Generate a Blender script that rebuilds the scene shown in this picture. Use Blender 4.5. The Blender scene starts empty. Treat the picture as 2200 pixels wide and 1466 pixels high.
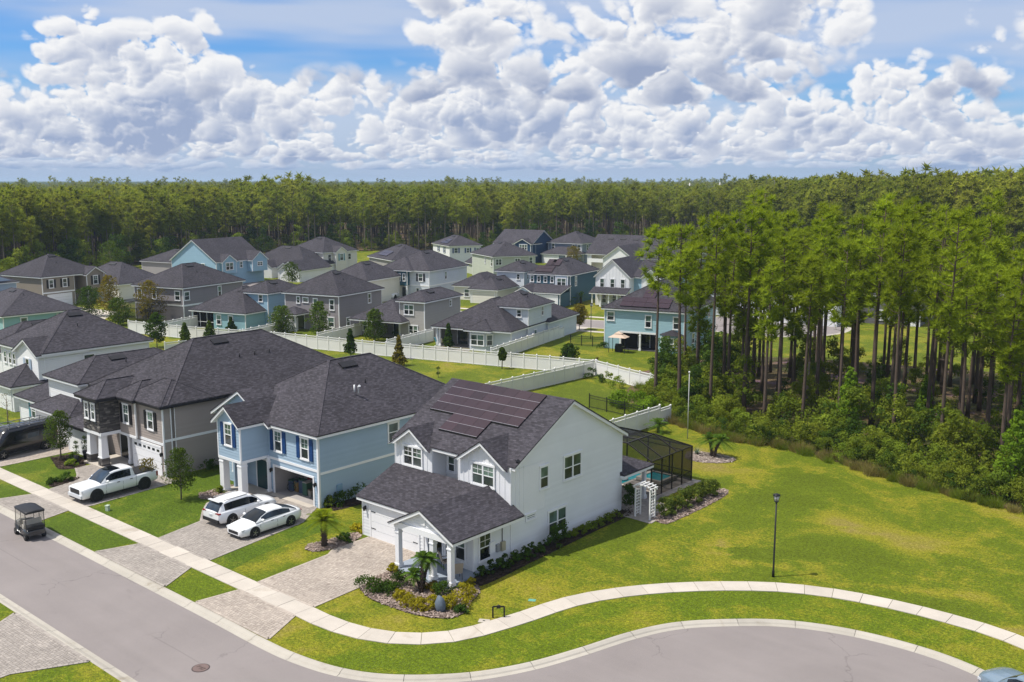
import bpy, bmesh, math, random
from mathutils import Vector, Matrix, noise
R = math.radians
SC = bpy.context.scene
COL = SC.collection
random.seed(7)

# ------------------------------------------------------------------ camera
CAM_H, CAM_YAW, CAM_PITCH = 22.5, 40.78, 9.233
cd = bpy.data.cameras.new('camera')
cd.sensor_width = 36.0
cd.lens = 2116.0 / 2200.0 * 36.0
cd.clip_start, cd.clip_end = 0.5, 30000.0
cam = bpy.data.objects.new('camera', cd)
COL.objects.link(cam)
cam.location = (0, 0, CAM_H)
cam.rotation_euler = (R(90 - CAM_PITCH), 0, R(CAM_YAW))
SC.camera = cam
SC.view_settings.view_transform = 'Standard'
SC.view_settings.look = 'None'
SC.view_settings.exposure = 0.3
SC.view_settings.gamma = 1.0
SC.cycles.max_bounces = 6
SC.cycles.diffuse_bounces = 3
SC.cycles.glossy_bounces = 3
SC.cycles.transparent_max_bounces = 10
SC.cycles.transmission_bounces = 4
SC.cycles.volume_bounces = 1
SC.cycles.caustics_reflective = False
SC.cycles.caustics_refractive = False
SC.cycles.use_denoising = True

# sun: shadows run towards (+0.64, +0.77) with the sun 62.5 degrees high
SUN_TO = Vector((-0.64 * math.cos(R(62.5)), -0.768 * math.cos(R(62.5)), math.sin(R(62.5)))).normalized()
sd = bpy.data.lights.new('sun', 'SUN')
sd.energy, sd.angle, sd.color = 4.3, R(0.53), (1.0, 0.95, 0.87)
sun = bpy.data.objects.new('sun', sd)
COL.objects.link(sun)
sun.rotation_euler = (-SUN_TO).to_track_quat('-Z', 'Y').to_euler()
sun.location = (-60, 20, 80)


# ------------------------------------------------------------------ node helper
class NT:
    def __init__(s, tree):
        s.t = tree
        s.n = tree.nodes
        s.l = tree.links

    def node(s, typ, **kw):
        nd = s.n.new(typ)
        for k, v in kw.items():
            setattr(nd, k, v)
        return nd

    def put(s, sock, v):
        if v is None:
            return
        if isinstance(v, bpy.types.NodeSocket):
            s.l.new(v, sock)
        else:
            if sock.type == 'RGBA' and hasattr(v, '__len__') and len(v) == 3:
                v = (*v, 1.0)
            sock.default_value = v

    def m(s, op, a, b=None, c=None, clamp=False):
        nd = s.node('ShaderNodeMath', operation=op, use_clamp=clamp)
        for i, v in enumerate((a, b, c)):
            s.put(nd.inputs[i], v)
        return nd.outputs[0]

    def sstep(s, x, a, b, lo=0.0, hi=1.0):
        nd = s.node('ShaderNodeMapRange', interpolation_type='SMOOTHSTEP')
        for i, v in enumerate((x, a, b, lo, hi)):
            s.put(nd.inputs[i], v)
        return nd.outputs[0]

    def lstep(s, x, a, b, lo=0.0, hi=1.0):
        nd = s.node('ShaderNodeMapRange')
        for i, v in enumerate((x, a, b, lo, hi)):
            s.put(nd.inputs[i], v)
        return nd.outputs[0]

    def mix(s, f, a, b, blend='MIX'):
        nd = s.node('ShaderNodeMix', data_type='RGBA', blend_type=blend)
        s.put(nd.inputs[0], f)
        s.put(nd.inputs[6], a)
        s.put(nd.inputs[7], b)
        return nd.outputs[2]

    def vec(s, x, y, z=0.0):
        nd = s.node('ShaderNodeCombineXYZ')
        for i, v in enumerate((x, y, z)):
            s.put(nd.inputs[i], v)
        return nd.outputs[0]

    def sep(s, v):
        nd = s.node('ShaderNodeSeparateXYZ')
        s.put(nd.inputs[0], v)
        return nd.outputs

    def noise(s, v, scale, detail=4.0, rough=0.5, dist=0.0, dims='3D', color=False, lac=2.0):
        nd = s.node('ShaderNodeTexNoise', noise_dimensions=dims)
        if v is not None:
            s.put(nd.inputs['Vector'], v)
        nd.inputs['Scale'].default_value = scale
        nd.inputs['Detail'].default_value = detail
        nd.inputs['Roughness'].default_value = rough
        nd.inputs['Distortion'].default_value = dist
        nd.inputs['Lacunarity'].default_value = lac
        return nd.outputs[1 if color else 0]

    def voro(s, v, scale, detail=0.0, rough=0.5, feature='F1', smooth=0.6, dims='2D', out=0):
        nd = s.node('ShaderNodeTexVoronoi', voronoi_dimensions=dims, feature=feature)
        if v is not None:
            s.put(nd.inputs['Vector'], v)
        nd.inputs['Scale'].default_value = scale
        nd.inputs['Detail'].default_value = detail
        nd.inputs['Roughness'].default_value = rough
        if feature == 'SMOOTH_F1':
            nd.inputs['Smoothness'].default_value = smooth
        return nd.outputs[out]

    def ramp(s, f, stops):
        nd = s.node('ShaderNodeValToRGB')
        el = nd.color_ramp.elements
        while len(el) < len(stops):
            el.new(0.5)
        for e, (p, c) in zip(el, stops):
            e.position = p
            e.color = (*c, 1.0) if len(c) == 3 else c
        s.put(nd.inputs[0], f)
        return nd.outputs[0]


# ------------------------------------------------------------------ sky with cumulus
W = bpy.data.worlds.new('World')
SC.world = W
W.use_nodes = True
wt = NT(W.node_tree)
wt.n.clear()
sky = wt.node('ShaderNodeTexSky', sky_type='NISHITA')
sky.sun_disc = False
sky.sun_elevation = R(62.5)
sky.sun_rotation = math.atan2(SUN_TO.x, SUN_TO.y)
sky.altitude = 20.0
sky.air_density = 1.0
sky.dust_density = 0.6
sky.ozone_density = 2.2
dirv = wt.node('ShaderNodeTexCoord').outputs['Generated']
dx, dy, dz = wt.sep(dirv)
yw = R(CAM_YAW)
cr = wt.m('ADD', wt.m('MULTIPLY', dx, math.cos(yw)), wt.m('MULTIPLY', dy, math.sin(yw)))
cf = wt.m('ADD', wt.m('MULTIPLY', dx, -math.sin(yw)), wt.m('MULTIPLY', dy, math.cos(yw)))
AZ = wt.m('MULTIPLY', wt.m('ARCTAN2', cr, cf), 180 / math.pi)          # degrees from the street's diagonal
EL = wt.m('MULTIPLY', wt.m('ARCSINE', dz), 180 / math.pi)


def ridged(v, scale, detail, rough):
    nd = wt.node('ShaderNodeTexNoise', noise_dimensions='3D', noise_type='RIDGED_MULTIFRACTAL', normalize=False)
    wt.put(nd.inputs['Vector'], v)
    for n_, x_ in (('Scale', scale), ('Detail', detail), ('Roughness', rough), ('Offset', 1.0), ('Gain', 1.0), ('Lacunarity', 2.1)):
        nd.inputs[n_].default_value = x_
    return nd.outputs[0]


def blob(az, el, a, e, sx, sy, w):
    """a bank of cloud (w > 0) or a gap of clear sky (w < 0) in one quarter of the sky"""
    x = wt.m('DIVIDE', wt.m('SUBTRACT', az, a), sx)
    y = wt.m('DIVIDE', wt.m('SUBTRACT', el, e), sy)
    r2 = wt.m('MULTIPLY_ADD', x, x, wt.m('MULTIPLY', y, y))
    return wt.m('DIVIDE', w, wt.m('MULTIPLY_ADD', r2, r2, 1.0))


def cloud_density(az, el, seed, base, top, s, cover, aspect, det, extra, rough=0.62):
    """cumulus bank rising from a flat base: big lumps plus cauliflower detail"""
    p = wt.vec(wt.m('MULTIPLY', az, 1.0 / aspect), el, seed)
    big = wt.noise(p, s * 0.5, 1.0, 0.5)
    bill = ridged(p, s * 1.05, det, rough)
    d = wt.m('MULTIPLY_ADD', big, 2.6, cover - 1.3)
    d = wt.m('SUBTRACT', d, wt.m('MULTIPLY', bill, BILL))
    for b in extra:
        d = wt.m('ADD', d, b)
    up = wt.m('POWER', wt.m('MAXIMUM', wt.m('DIVIDE', wt.m('SUBTRACT', el, base), top - base), 0.0), 1.6)
    d = wt.m('SUBTRACT', d, up)
    dn = wt.m('MAXIMUM', wt.m('DIVIDE', wt.m('SUBTRACT', base, el), 0.25 * (top - base)), 0.0)
    return wt.m('SUBTRACT', d, wt.m('MULTIPLY', dn, 1.3))


BILL = 0.66


def cloud_layer(col, seed, base, top, s, cover, aspect, edge, lo, hi, fade=1.0, extra=(), dark=0.35):
    extra = [blob(AZ, EL, *e) for e in extra]
    d0 = cloud_density(AZ, EL, seed, base, top, s, cover, aspect, 6.0, extra)
    # sunlight reaches a point through the cloud that lies between it and the sun (high, to the left)
    o1, o2 = 0.10 / s, 0.34 / s
    d1 = cloud_density(wt.m('SUBTRACT', AZ, o1 * 0.7 * aspect), wt.m('ADD', EL, o1), seed, base, top, s, cover, aspect, 5.0, extra)
    d2 = cloud_density(wt.m('SUBTRACT', AZ, o2 * 0.7 * aspect), wt.m('ADD', EL, o2), seed, base, top, s, cover, aspect, 2.5, extra)
    a = wt.sstep(d0, 0.0, edge)
    lit = wt.m('SUBTRACT', 1.0, wt.m('MULTIPLY', wt.sstep(d1, -0.1, 1.7), 0.44))
    lit = wt.m('SUBTRACT', lit, wt.m('MULTIPLY', wt.sstep(d2, 0.0, 2.2), 0.40))
    grad = wt.sstep(wt.m('SUBTRACT', d0, d1), -0.5, 0.5)
    lit = wt.m('MULTIPLY_ADD', wt.m('SUBTRACT', grad, 0.5), 0.45, lit)
    under = wt.sstep(EL, base + 0.40 * (top - base), base - 0.10 * (top - base))
    lit = wt.m('SUBTRACT', lit, wt.m('MULTIPLY', under, dark), clamp=True)
    c = wt.mix(lit, lo, hi)
    return wt.mix(wt.m('MULTIPLY', a, fade), col, c)


def k(v, f=8.4):
    return tuple(x * f for x in v)


HI, LO = k((0.89, 0.895, 0.91)), k((0.33, 0.405, 0.585))
col = wt.mix(1.0, sky.outputs[0], (0.42, 0.72, 1.12, 1.0), 'MULTIPLY')
# thin high veil
veil = wt.noise(wt.vec(wt.m('MULTIPLY', AZ, 0.045), wt.m('MULTIPLY', EL, 0.34), 3.3), 1.0, 3.0, 0.6)
va = wt.m('MULTIPLY', wt.sstep(veil, 0.30, 0.60), 0.85)
col = wt.mix(va, col, k((0.52, 0.60, 0.76)))
# pale band of haze low down
hz = wt.sstep(EL, 3.4, 0.0)
col = wt.mix(wt.m('MULTIPLY', hz, 0.75), col, k((0.36, 0.47, 0.66)))
# banks, farthest first: seed, base, top, scale, cover, aspect, edge
col = cloud_layer(col, 24.1, 0.75, 2.6, 1.7, 1.12, 3.0, 0.45, k((0.27, 0.37, 0.58)), k((0.70, 0.75, 0.85)), 0.75)
col = cloud_layer(col, 37.7, 1.35, 4.9, 1.2, 1.22, 1.7, 0.42, LO, HI)
col = cloud_layer(col, 52.9, 2.3, 9.6, 0.68, 0.88, 1.25, 0.40, LO, HI, extra=(
    (-20.5, 5.0, 6.0, 4.5, 1.15), (-10.0, 7.6, 5.0, 1.8, -0.8), (-27.5, 7.0, 3.0, 2.0, -0.9), (0.5, 4.6, 6.5, 3.2, 0.8), (17.0, 4.0, 9.0, 2.4, 0.45)))
col = cloud_layer(col, 68.2, 5.2, 13.5, 0.52, 0.98, 1.4, 0.50, k((0.31, 0.375, 0.54)), HI, extra=(
    (-18.0, 8.0, 10.0, 2.4, -1.7), (11.0, 8.0, 9.0, 3.0, 0.7), (-4.0, 9.0, 4.0, 2.0, 0.8), (21.0, 7.0, 1.8, 3.0, -1.0)), dark=0.6)
# overhead, out of view, broken cumulus goes on, made brighter to lift the shadows
inv = wt.m('DIVIDE', 1.0, wt.m('ADD', dz, 0.08))
ov = wt.noise(wt.vec(wt.m('MULTIPLY', dx, inv), wt.m('MULTIPLY', dy, inv), 1.7), 1.1, 2.0, 0.55)
oa = wt.m('MULTIPLY', wt.sstep(ov, 0.43, 0.56), wt.sstep(EL, 12.0, 22.0))
col = wt.mix(oa, col, k((0.80, 0.81, 0.84)))
bg = wt.node('ShaderNodeBackground')
wt.put(bg.inputs['Color'], col)
bg.inputs['Strength'].default_value = 0.1
wo = wt.node('ShaderNodeOutputWorld')
wt.l.new(bg.outputs[0], wo.inputs[0])
W.cycles.sampling_method = 'MANUAL'
W.cycles.sample_map_resolution = 256


# ------------------------------------------------------------------ materials
MATS = {}


def mat(name, build=None):
    if name in MATS:
        return MATS[name]
    m = bpy.data.materials.new(name)
    m.use_nodes = True
    t = NT(m.node_tree)
    p = m.node_tree.nodes['Principled BSDF']
    build(t, p)
    MATS[name] = m
    return m


def pos(t):
    return t.node('ShaderNodeNewGeometry').outputs['Position']


def objc(t):
    return t.node('ShaderNodeTexCoord').outputs['Object']


def orand(t):
    return t.node('ShaderNodeObjectInfo').outputs['Random']


def bump(t, p, h, strength=0.3, dist=0.02):
    b = t.node('ShaderNodeBump')
    b.inputs['Strength'].default_value = strength
    b.inputs['Distance'].default_value = dist
    t.put(b.inputs['Height'], h)
    t.l.new(b.outputs[0], p.inputs['Normal'])


def setp(p, rough=0.6, spec=0.3, metal=0.0):
    p.inputs['Roughness'].default_value = rough
    p.inputs['Specular IOR Level'].default_value = spec
    p.inputs['Metallic'].default_value = metal


def paint(name, c, rough=0.55, var=0.10, scale=0.8, spec=0.3, metal=0.0, fine=0.05):
    """painted or plain surface with soft weathering"""
    def b(t, p):
        g = pos(t)
        n = t.noise(g, scale, 4.0, 0.6)
        f = t.noise(g, 14.0, 2.0, 0.6)
        v = t.m('ADD', t.m('MULTIPLY', t.m('SUBTRACT', n, 0.5), var * 2), t.m('MULTIPLY', t.m('SUBTRACT', f, 0.5), fine * 2))
        k1 = t.m('ADD', v, 1.0)
        cc = t.node('ShaderNodeVectorMath', operation='SCALE')
        cc.inputs[0].default_value = c
        t.put(cc.inputs['Scale'], k1)
        t.l.new(cc.outputs[0], p.inputs['Base Color'])
        setp(p, rough, spec, metal)
    return mat(name, b)


def siding(name, c, far=False):
    """painted lap boards; on distant houses the laps are relief in the finish"""
    def b(t, p):
        g = pos(t)
        z = t.sep(objc(t))[2] if False else t.sep(g)[2]
        row = t.m('FLOOR', t.m('DIVIDE', z, 0.19))
        wn = t.node('ShaderNodeTexWhiteNoise', noise_dimensions='1D')
        t.put(wn.inputs['W'], row)
        n = t.noise(g, 0.5, 4.0, 0.6)
        v = t.m('ADD', t.m('MULTIPLY', t.m('SUBTRACT', n, 0.5), 0.16), t.m('MULTIPLY', t.m('SUBTRACT', wn.outputs[0], 0.5), 0.05))
        cc = t.node('ShaderNodeVectorMath', operation='SCALE')
        cc.inputs[0].default_value = c
        t.put(cc.inputs['Scale'], t.m('ADD', v, 1.0))
        t.l.new(cc.outputs[0], p.inputs['Base Color'])
        setp(p, 0.6, 0.25)
        if far:
            bump(t, p, t.m('FRACT', t.m('DIVIDE', z, -0.19)), 0.6, 0.03)
    return mat(name, b)


def shingle(name, c):
    def b(t, p):
        uv = t.node('ShaderNodeUVMap').outputs[0]
        br = t.node('ShaderNodeTexBrick')
        t.put(br.inputs['Vector'], uv)
        br.offset = 0.5
        for n_, x_ in (('Scale', 1.0), ('Mortar Size', 0.012), ('Mortar Smooth', 0.3), ('Bias', -0.1), ('Brick Width', 0.26), ('Row Height', 0.14)):
            br.inputs[n_].default_value = x_
        br.inputs['Color1'].default_value = (0.50, 0.50, 0.50, 1)
        br.inputs['Color2'].default_value = (1.50, 1.50, 1.50, 1)
        br.inputs['Mortar'].default_value = (0.45, 0.45, 0.45, 1)
        u, v, _ = t.sep(uv)
        streak = t.noise(t.vec(t.m('MULTIPLY', u, 2.2), t.m('MULTIPLY', v, 6.5)), 1.0, 3.0, 0.7)
        big = t.noise(uv, 0.35, 3.0, 0.6)
        s1 = t.m('MULTIPLY', t.sep(br.outputs[0])[0], t.lstep(streak, 0.25, 0.75, 0.45, 1.6))
        s1 = t.m('ADD', t.m('MULTIPLY', s1, 0.7), 0.3)
        s1 = t.m('MULTIPLY', s1, t.lstep(big, 0.3, 0.7, 0.84, 1.18))
        s1 = t.m('MULTIPLY', s1, t.lstep(orand(t), 0.0, 1.0, 0.90, 1.14))
        cc = t.node('ShaderNodeVectorMath', operation='SCALE')
        cc.inputs[0].default_value = c
        t.put(cc.inputs['Scale'], s1)
        t.l.new(cc.outputs[0], p.inputs['Base Color'])
        setp(p, 0.85, 0.2)
        bump(t, p, s1, 0.5, 0.03)
    return mat(name, b)


def glass(name, c, rough=0.04):
    """window pane: dark room behind, gloss mirrors the sky, uneven reflections also put into the colour"""
    def b(t, p):
        n = t.noise(pos(t), 0.9, 2.0, 0.5)
        r = orand(t)
        f = t.m('MULTIPLY', t.lstep(n, 0.35, 0.65, 0.5, 1.5), t.lstep(r, 0.0, 1.0, 0.3, 2.4))
        cc = t.node('ShaderNodeVectorMath', operation='SCALE')
        cc.inputs[0].default_value = c
        t.put(cc.inputs['Scale'], f)
        t.l.new(cc.outputs[0], p.inputs['Base Color'])
        setp(p, rough, 0.5)
    return mat(name, b)


def leafy(name, c1, c2, trans=0.35, rnd=0.35, scale=0.5, alt=None):
    """foliage: two tones through the crown, each plant a little different, light shining through"""
    def b(t, p):
        g = pos(t)
        n = t.noise(g, scale, 3.0, 0.6)
        n2 = t.noise(g, scale * 7, 1.0, 0.5)
        f = t.m('ADD', t.m('MULTIPLY', n, 0.7), t.m('MULTIPLY', n2, 0.5))
        f = t.lstep(f, 0.35, 0.85)
        col = t.mix(f, c1, c2)
        if alt:      # some plants of the kind lean to another tone
            wn = t.node('ShaderNodeTexWhiteNoise', noise_dimensions='1D')
            t.put(wn.inputs['W'], t.m('MULTIPLY', orand(t), 91.7))
            col = t.mix(t.m('MULTIPLY', wn.outputs[0], 0.75), col, t.mix(f, tuple(x * 0.45 for x in alt), alt))
        cc = t.node('ShaderNodeVectorMath', operation='SCALE')
        t.put(cc.inputs[0], col)
        t.put(cc.inputs['Scale'], t.lstep(orand(t), 0.0, 1.0, 1.0 - rnd, 1.0 + rnd))
        d = t.node('ShaderNodeBsdfDiffuse')
        tr = t.node('ShaderNodeBsdfTranslucent')
        t.l.new(cc.outputs[0], d.inputs[0])
        t.put(tr.inputs[0], t.mix(0.5, cc.outputs[0], (c2[0] * 1.6, c2[1] * 1.5, c2[2] * 0.6)))
        mx = t.node('ShaderNodeMixShader')
        mx.inputs[0].default_value = trans
        t.l.new(d.outputs[0], mx.inputs[1])
        t.l.new(tr.outputs[0], mx.inputs[2])
        out = [n_ for n_ in t.n if n_.type == 'OUTPUT_MATERIAL'][0]
        t.l.new(mx.outputs[0], out.inputs[0])
    return mat(name, b)


def lawn(name, green, dry, dryness=0.5, patches=()):
    """mown turf: fine blades, mower-scale blotches, dry and lush patches"""
    def b(t, p):
        g = pos(t)
        big = t.noise(g, 0.16, 4.0, 0.6, 0.6)
        mid = t.noise(g, 1.1, 4.0, 0.65)
        tuft = t.noise(g, 6.0, 3.0, 0.75)
        fine = t.noise(g, 26.0, 2.0, 0.7)
        f = t.m('ADD', t.m('MULTIPLY', big, 1.1), t.m('MULTIPLY', mid, 0.45))
        f = t.lstep(f, 0.55 + (0.5 - dryness) * 0.5, 1.05 + (0.5 - dryness) * 0.5)
        for (x, y, rx, ry, w) in patches:
            sx, sy, _ = t.sep(g)
            a = t.m('DIVIDE', t.m('SUBTRACT', sx, x), rx)
            c = t.m('DIVIDE', t.m('SUBTRACT', sy, y), ry)
            r = t.m('SQRT', t.m('ADD', t.m('MULTIPLY', a, a), t.m('MULTIPLY', c, c)))
            r = t.m('ADD', r, t.m('MULTIPLY', t.m('SUBTRACT', mid, 0.5), 1.2))
            f = t.m('ADD', f, t.m('MULTIPLY', t.sstep(r, 1.1, 0.2), w))
        f = t.m('ADD', f, t.m('MULTIPLY', t.m('SUBTRACT', tuft, 0.5), 0.5), clamp=True)
        tan = tuple(x * y for x, y in zip(dry, (1.05, 0.90, 3.2)))
        col = t.ramp(f, [(0.0, tuple(x * 0.85 for x in green)), (0.35, green), (0.7, dry), (1.0, tan)])
        sh = t.m('MULTIPLY', t.lstep(fine, 0.28, 0.72, 0.50, 1.42), t.lstep(tuft, 0.28, 0.72, 0.52, 1.40))
        sh = t.m('MULTIPLY', sh, t.lstep(t.noise(g, 13.0, 2.0, 0.6), 0.3, 0.7, 0.72, 1.22))
        sh = t.m('MULTIPLY', sh, t.lstep(t.noise(g, 2.6, 4.0, 0.7), 0.3, 0.7, 0.84, 1.14))
        cc = t.node('ShaderNodeVectorMath', operation='SCALE')
        t.put(cc.inputs[0], col)
        t.put(cc.inputs['Scale'], sh)
        t.l.new(cc.outputs[0], p.inputs['Base Color'])
        setp(p, 0.85, 0.15)
        bump(t, p, t.m('ADD', t.m('MULTIPLY', fine, 0.5), tuft), 0.7, 0.06)
    return mat(name, b)


def concrete(name, c, stain=0.5):
    def b(t, p):
        g = pos(t)
        n = t.noise(g, 0.6, 5.0, 0.65)
        n2 = t.noise(g, 22.0, 3.0, 0.7)
        st = t.sstep(t.noise(g, 0.33, 5.0, 0.7, 0.5), 0.56, 0.74)
        v = t.m('ADD', t.lstep(n, 0.3, 0.7, 0.90, 1.08), t.m('MULTIPLY', t.m('SUBTRACT', n2, 0.5), 0.16))
        v = t.m('MULTIPLY', v, t.lstep(orand(t), 0.0, 1.0, 0.92, 1.06))
        cc = t.node('ShaderNodeVectorMath', operation='SCALE')
        t.put(cc.inputs[0], t.mix(t.m('MULTIPLY', st, stain), c, tuple(x * y for x, y in zip(c, (0.62, 0.56, 0.48)))))
        t.put(cc.inputs['Scale'], v)
        t.l.new(cc.outputs[0], p.inputs['Base Color'])
        setp(p, 0.85, 0.2)
        bump(t, p, n2, 0.25, 0.01)
    return mat(name, b)


def asphalt(name, c):
    def b(t, p):
        g = pos(t)
        n = t.noise(g, 0.22, 5.0, 0.6, 0.4)
        lane = t.noise(t.vec(t.m('MULTIPLY', t.sep(g)[0], 0.06), t.m('MULTIPLY', t.sep(g)[1], 1.3)), 1.0, 3.0, 0.6)
        f = t.noise(g, 30.0, 3.0, 0.8)
        dk = t.sstep(t.noise(g, 1.4, 5.0, 0.7, 1.0), 0.64, 0.80)
        v = t.m('ADD', t.lstep(n, 0.3, 0.7, 0.93, 1.07), t.m('MULTIPLY', t.m('SUBTRACT', f, 0.5), 0.30))
        v = t.m('ADD', v, t.m('MULTIPLY', t.m('SUBTRACT', lane, 0.5), 0.14))
        v = t.m('SUBTRACT', v, t.m('MULTIPLY', dk, 0.18))
        wv = t.node('ShaderNodeVectorMath', operation='MULTIPLY_ADD')
        t.put(wv.inputs[0], t.noise(g, 0.8, 3.0, 0.6, color=True))
        wv.inputs[1].default_value = (1.6, 1.6, 0)
        t.put(wv.inputs[2], g)
        ck = t.voro(wv.outputs[0], 0.13, 0.0, 0.5, 'DISTANCE_TO_EDGE', dims='2D')
        ck = t.m('MULTIPLY', t.sstep(ck, 0.0060, 0.0020), t.sstep(t.noise(g, 0.16, 2.0, 0.5), 0.48, 0.56))
        v = t.m('SUBTRACT', v, t.m("MULTIPLY", ck, 0.20))
        seam = t.sstep(t.m('ABSOLUTE', t.m('SUBTRACT', t.m('ADD', t.sep(g)[1], t.m('MULTIPLY', t.noise(g, 0.3, 2.0, 0.5), 0.12)), 23.5)), 0.05, 0.015)
        v = t.m('SUBTRACT', v, t.m('MULTIPLY', t.m('MULTIPLY', seam, 0.16), t.sstep(t.noise(g, 0.2, 1.0, 0.5), 0.42, 0.55)))
        oil = t.sstep(t.noise(g, 0.55, 3.0, 0.6, 0.6), 0.68, 0.80)
        v = t.m('SUBTRACT', v, t.m('MULTIPLY', oil, 0.16))
        cc = t.node('ShaderNodeVectorMath', operation='SCALE')
        cc.inputs[0].default_value = c
        t.put(cc.inputs['Scale'], v)
        t.l.new(cc.outputs[0], p.inputs['Base Color'])
        setp(p, 0.85, 0.2)
        bump(t, p, f, 0.3, 0.01)
    return mat(name, b)


def attr_tint(name, base, spread, rough=0.8, scale=20.0):
    """each piece takes its own shade from the face attribute 'shade'"""
    def b(t, p):
        a = t.node('ShaderNodeAttribute', attribute_name='shade')
        g = pos(t)
        n = t.noise(g, scale, 3.0, 0.6)
        f = t.m('ADD', t.m('MULTIPLY', a.outputs['Fac'], 0.85), t.m('MULTIPLY', n, 0.3))
        col = t.ramp(f, [(0.0, base[0]), (0.5, base[1]), (1.0, base[2])])
        st = t.lstep(t.noise(g, 0.5, 4.0, 0.6), 0.3, 0.7, 1 - spread, 1 + spread)
        cc = t.node('ShaderNodeVectorMath', operation='SCALE')
        t.put(cc.inputs[0], col)
        t.put(cc.inputs['Scale'], st)
        t.l.new(cc.outputs[0], p.inputs['Base Color'])
        setp(p, rough, 0.2)
    return mat(name, b)


def screen_mesh(name, dens, c=(0.012, 0.012, 0.012)):
    """insect screen or tinted vinyl: fine dark weave that lets most of the view through"""
    def b(t, p):
        tr = t.node('ShaderNodeBsdfTransparent')
        p.inputs['Base Color'].default_value = (*c, 1)
        setp(p, 0.6, 0.1)
        mx = t.node('ShaderNodeMixShader')
        mx.inputs[0].default_value = dens
        t.l.new(tr.outputs[0], mx.inputs[1])
        t.l.new(p.outputs[0], mx.inputs[2])
        out = [n_ for n_ in t.n if n_.type == 'OUTPUT_MATERIAL'][0]
        t.l.new(mx.outputs[0], out.inputs[0])
    return mat(name, b)


def carpaint(name, c, rough=0.25):
    def b(t, p):
        p.inputs['Base Color'].default_value = (*c, 1)
        setp(p, rough, 0.5)
        p.inputs['Coat Weight'].default_value = 0.6
        p.inputs['Coat Roughness'].default_value = 0.05
    return mat(name, b)


TRIM = paint('white_trim', (0.78, 0.785, 0.80), 0.5, 0.05)
DRIP = paint('dark_drip_edge', (0.018, 0.017, 0.02), 0.5, 0.1)
BLACK = paint('black_metal', (0.012, 0.012, 0.013), 0.4, 0.1)
ROOF = shingle('charcoal_shingles', (0.050, 0.046, 0.055))
ROOFCAP = shingle('ridge_shingles', (0.058, 0.053, 0.063))
PANE_U = glass('pane_upper', (0.055, 0.085, 0.07))  # greenish reflection and pale blinds of upper sashes put into the colour
PANE_L = glass('pane_lower', (0.022, 0.028, 0.028))
VINYL = paint('white_vinyl', (0.76, 0.75, 0.74), 0.4, 0.06)
CONC = concrete('pale_concrete', (0.47, 0.425, 0.37))
KERB = concrete('kerb_concrete', (0.40, 0.37, 0.32), 0.9)
ASPH = asphalt('worn_asphalt', (0.225, 0.200, 0.193))
PAVER = attr_tint('tan_pavers', ((0.25, 0.205, 0.175), (0.355, 0.305, 0.262), (0.46, 0.40, 0.34)), 0.12)
PAVER2 = attr_tint('grey_pavers', ((0.215, 0.19, 0.17), (0.300, 0.268, 0.24), (0.39, 0.35, 0.31)), 0.12)
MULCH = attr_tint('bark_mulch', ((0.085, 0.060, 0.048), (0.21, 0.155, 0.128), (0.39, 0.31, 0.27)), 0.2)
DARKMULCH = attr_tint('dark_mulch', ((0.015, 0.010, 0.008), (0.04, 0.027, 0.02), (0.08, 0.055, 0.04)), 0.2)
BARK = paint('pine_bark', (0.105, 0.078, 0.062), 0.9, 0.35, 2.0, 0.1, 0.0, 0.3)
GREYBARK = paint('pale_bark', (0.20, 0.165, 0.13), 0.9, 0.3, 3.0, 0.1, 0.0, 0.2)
TYRE = paint('tyre_rubber', (0.012, 0.012, 0.012), 0.7, 0.1)
RIM = paint('alloy_rim', (0.35, 0.35, 0.36), 0.3, 0.05, 1.0, 0.5, 0.8)


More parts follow.
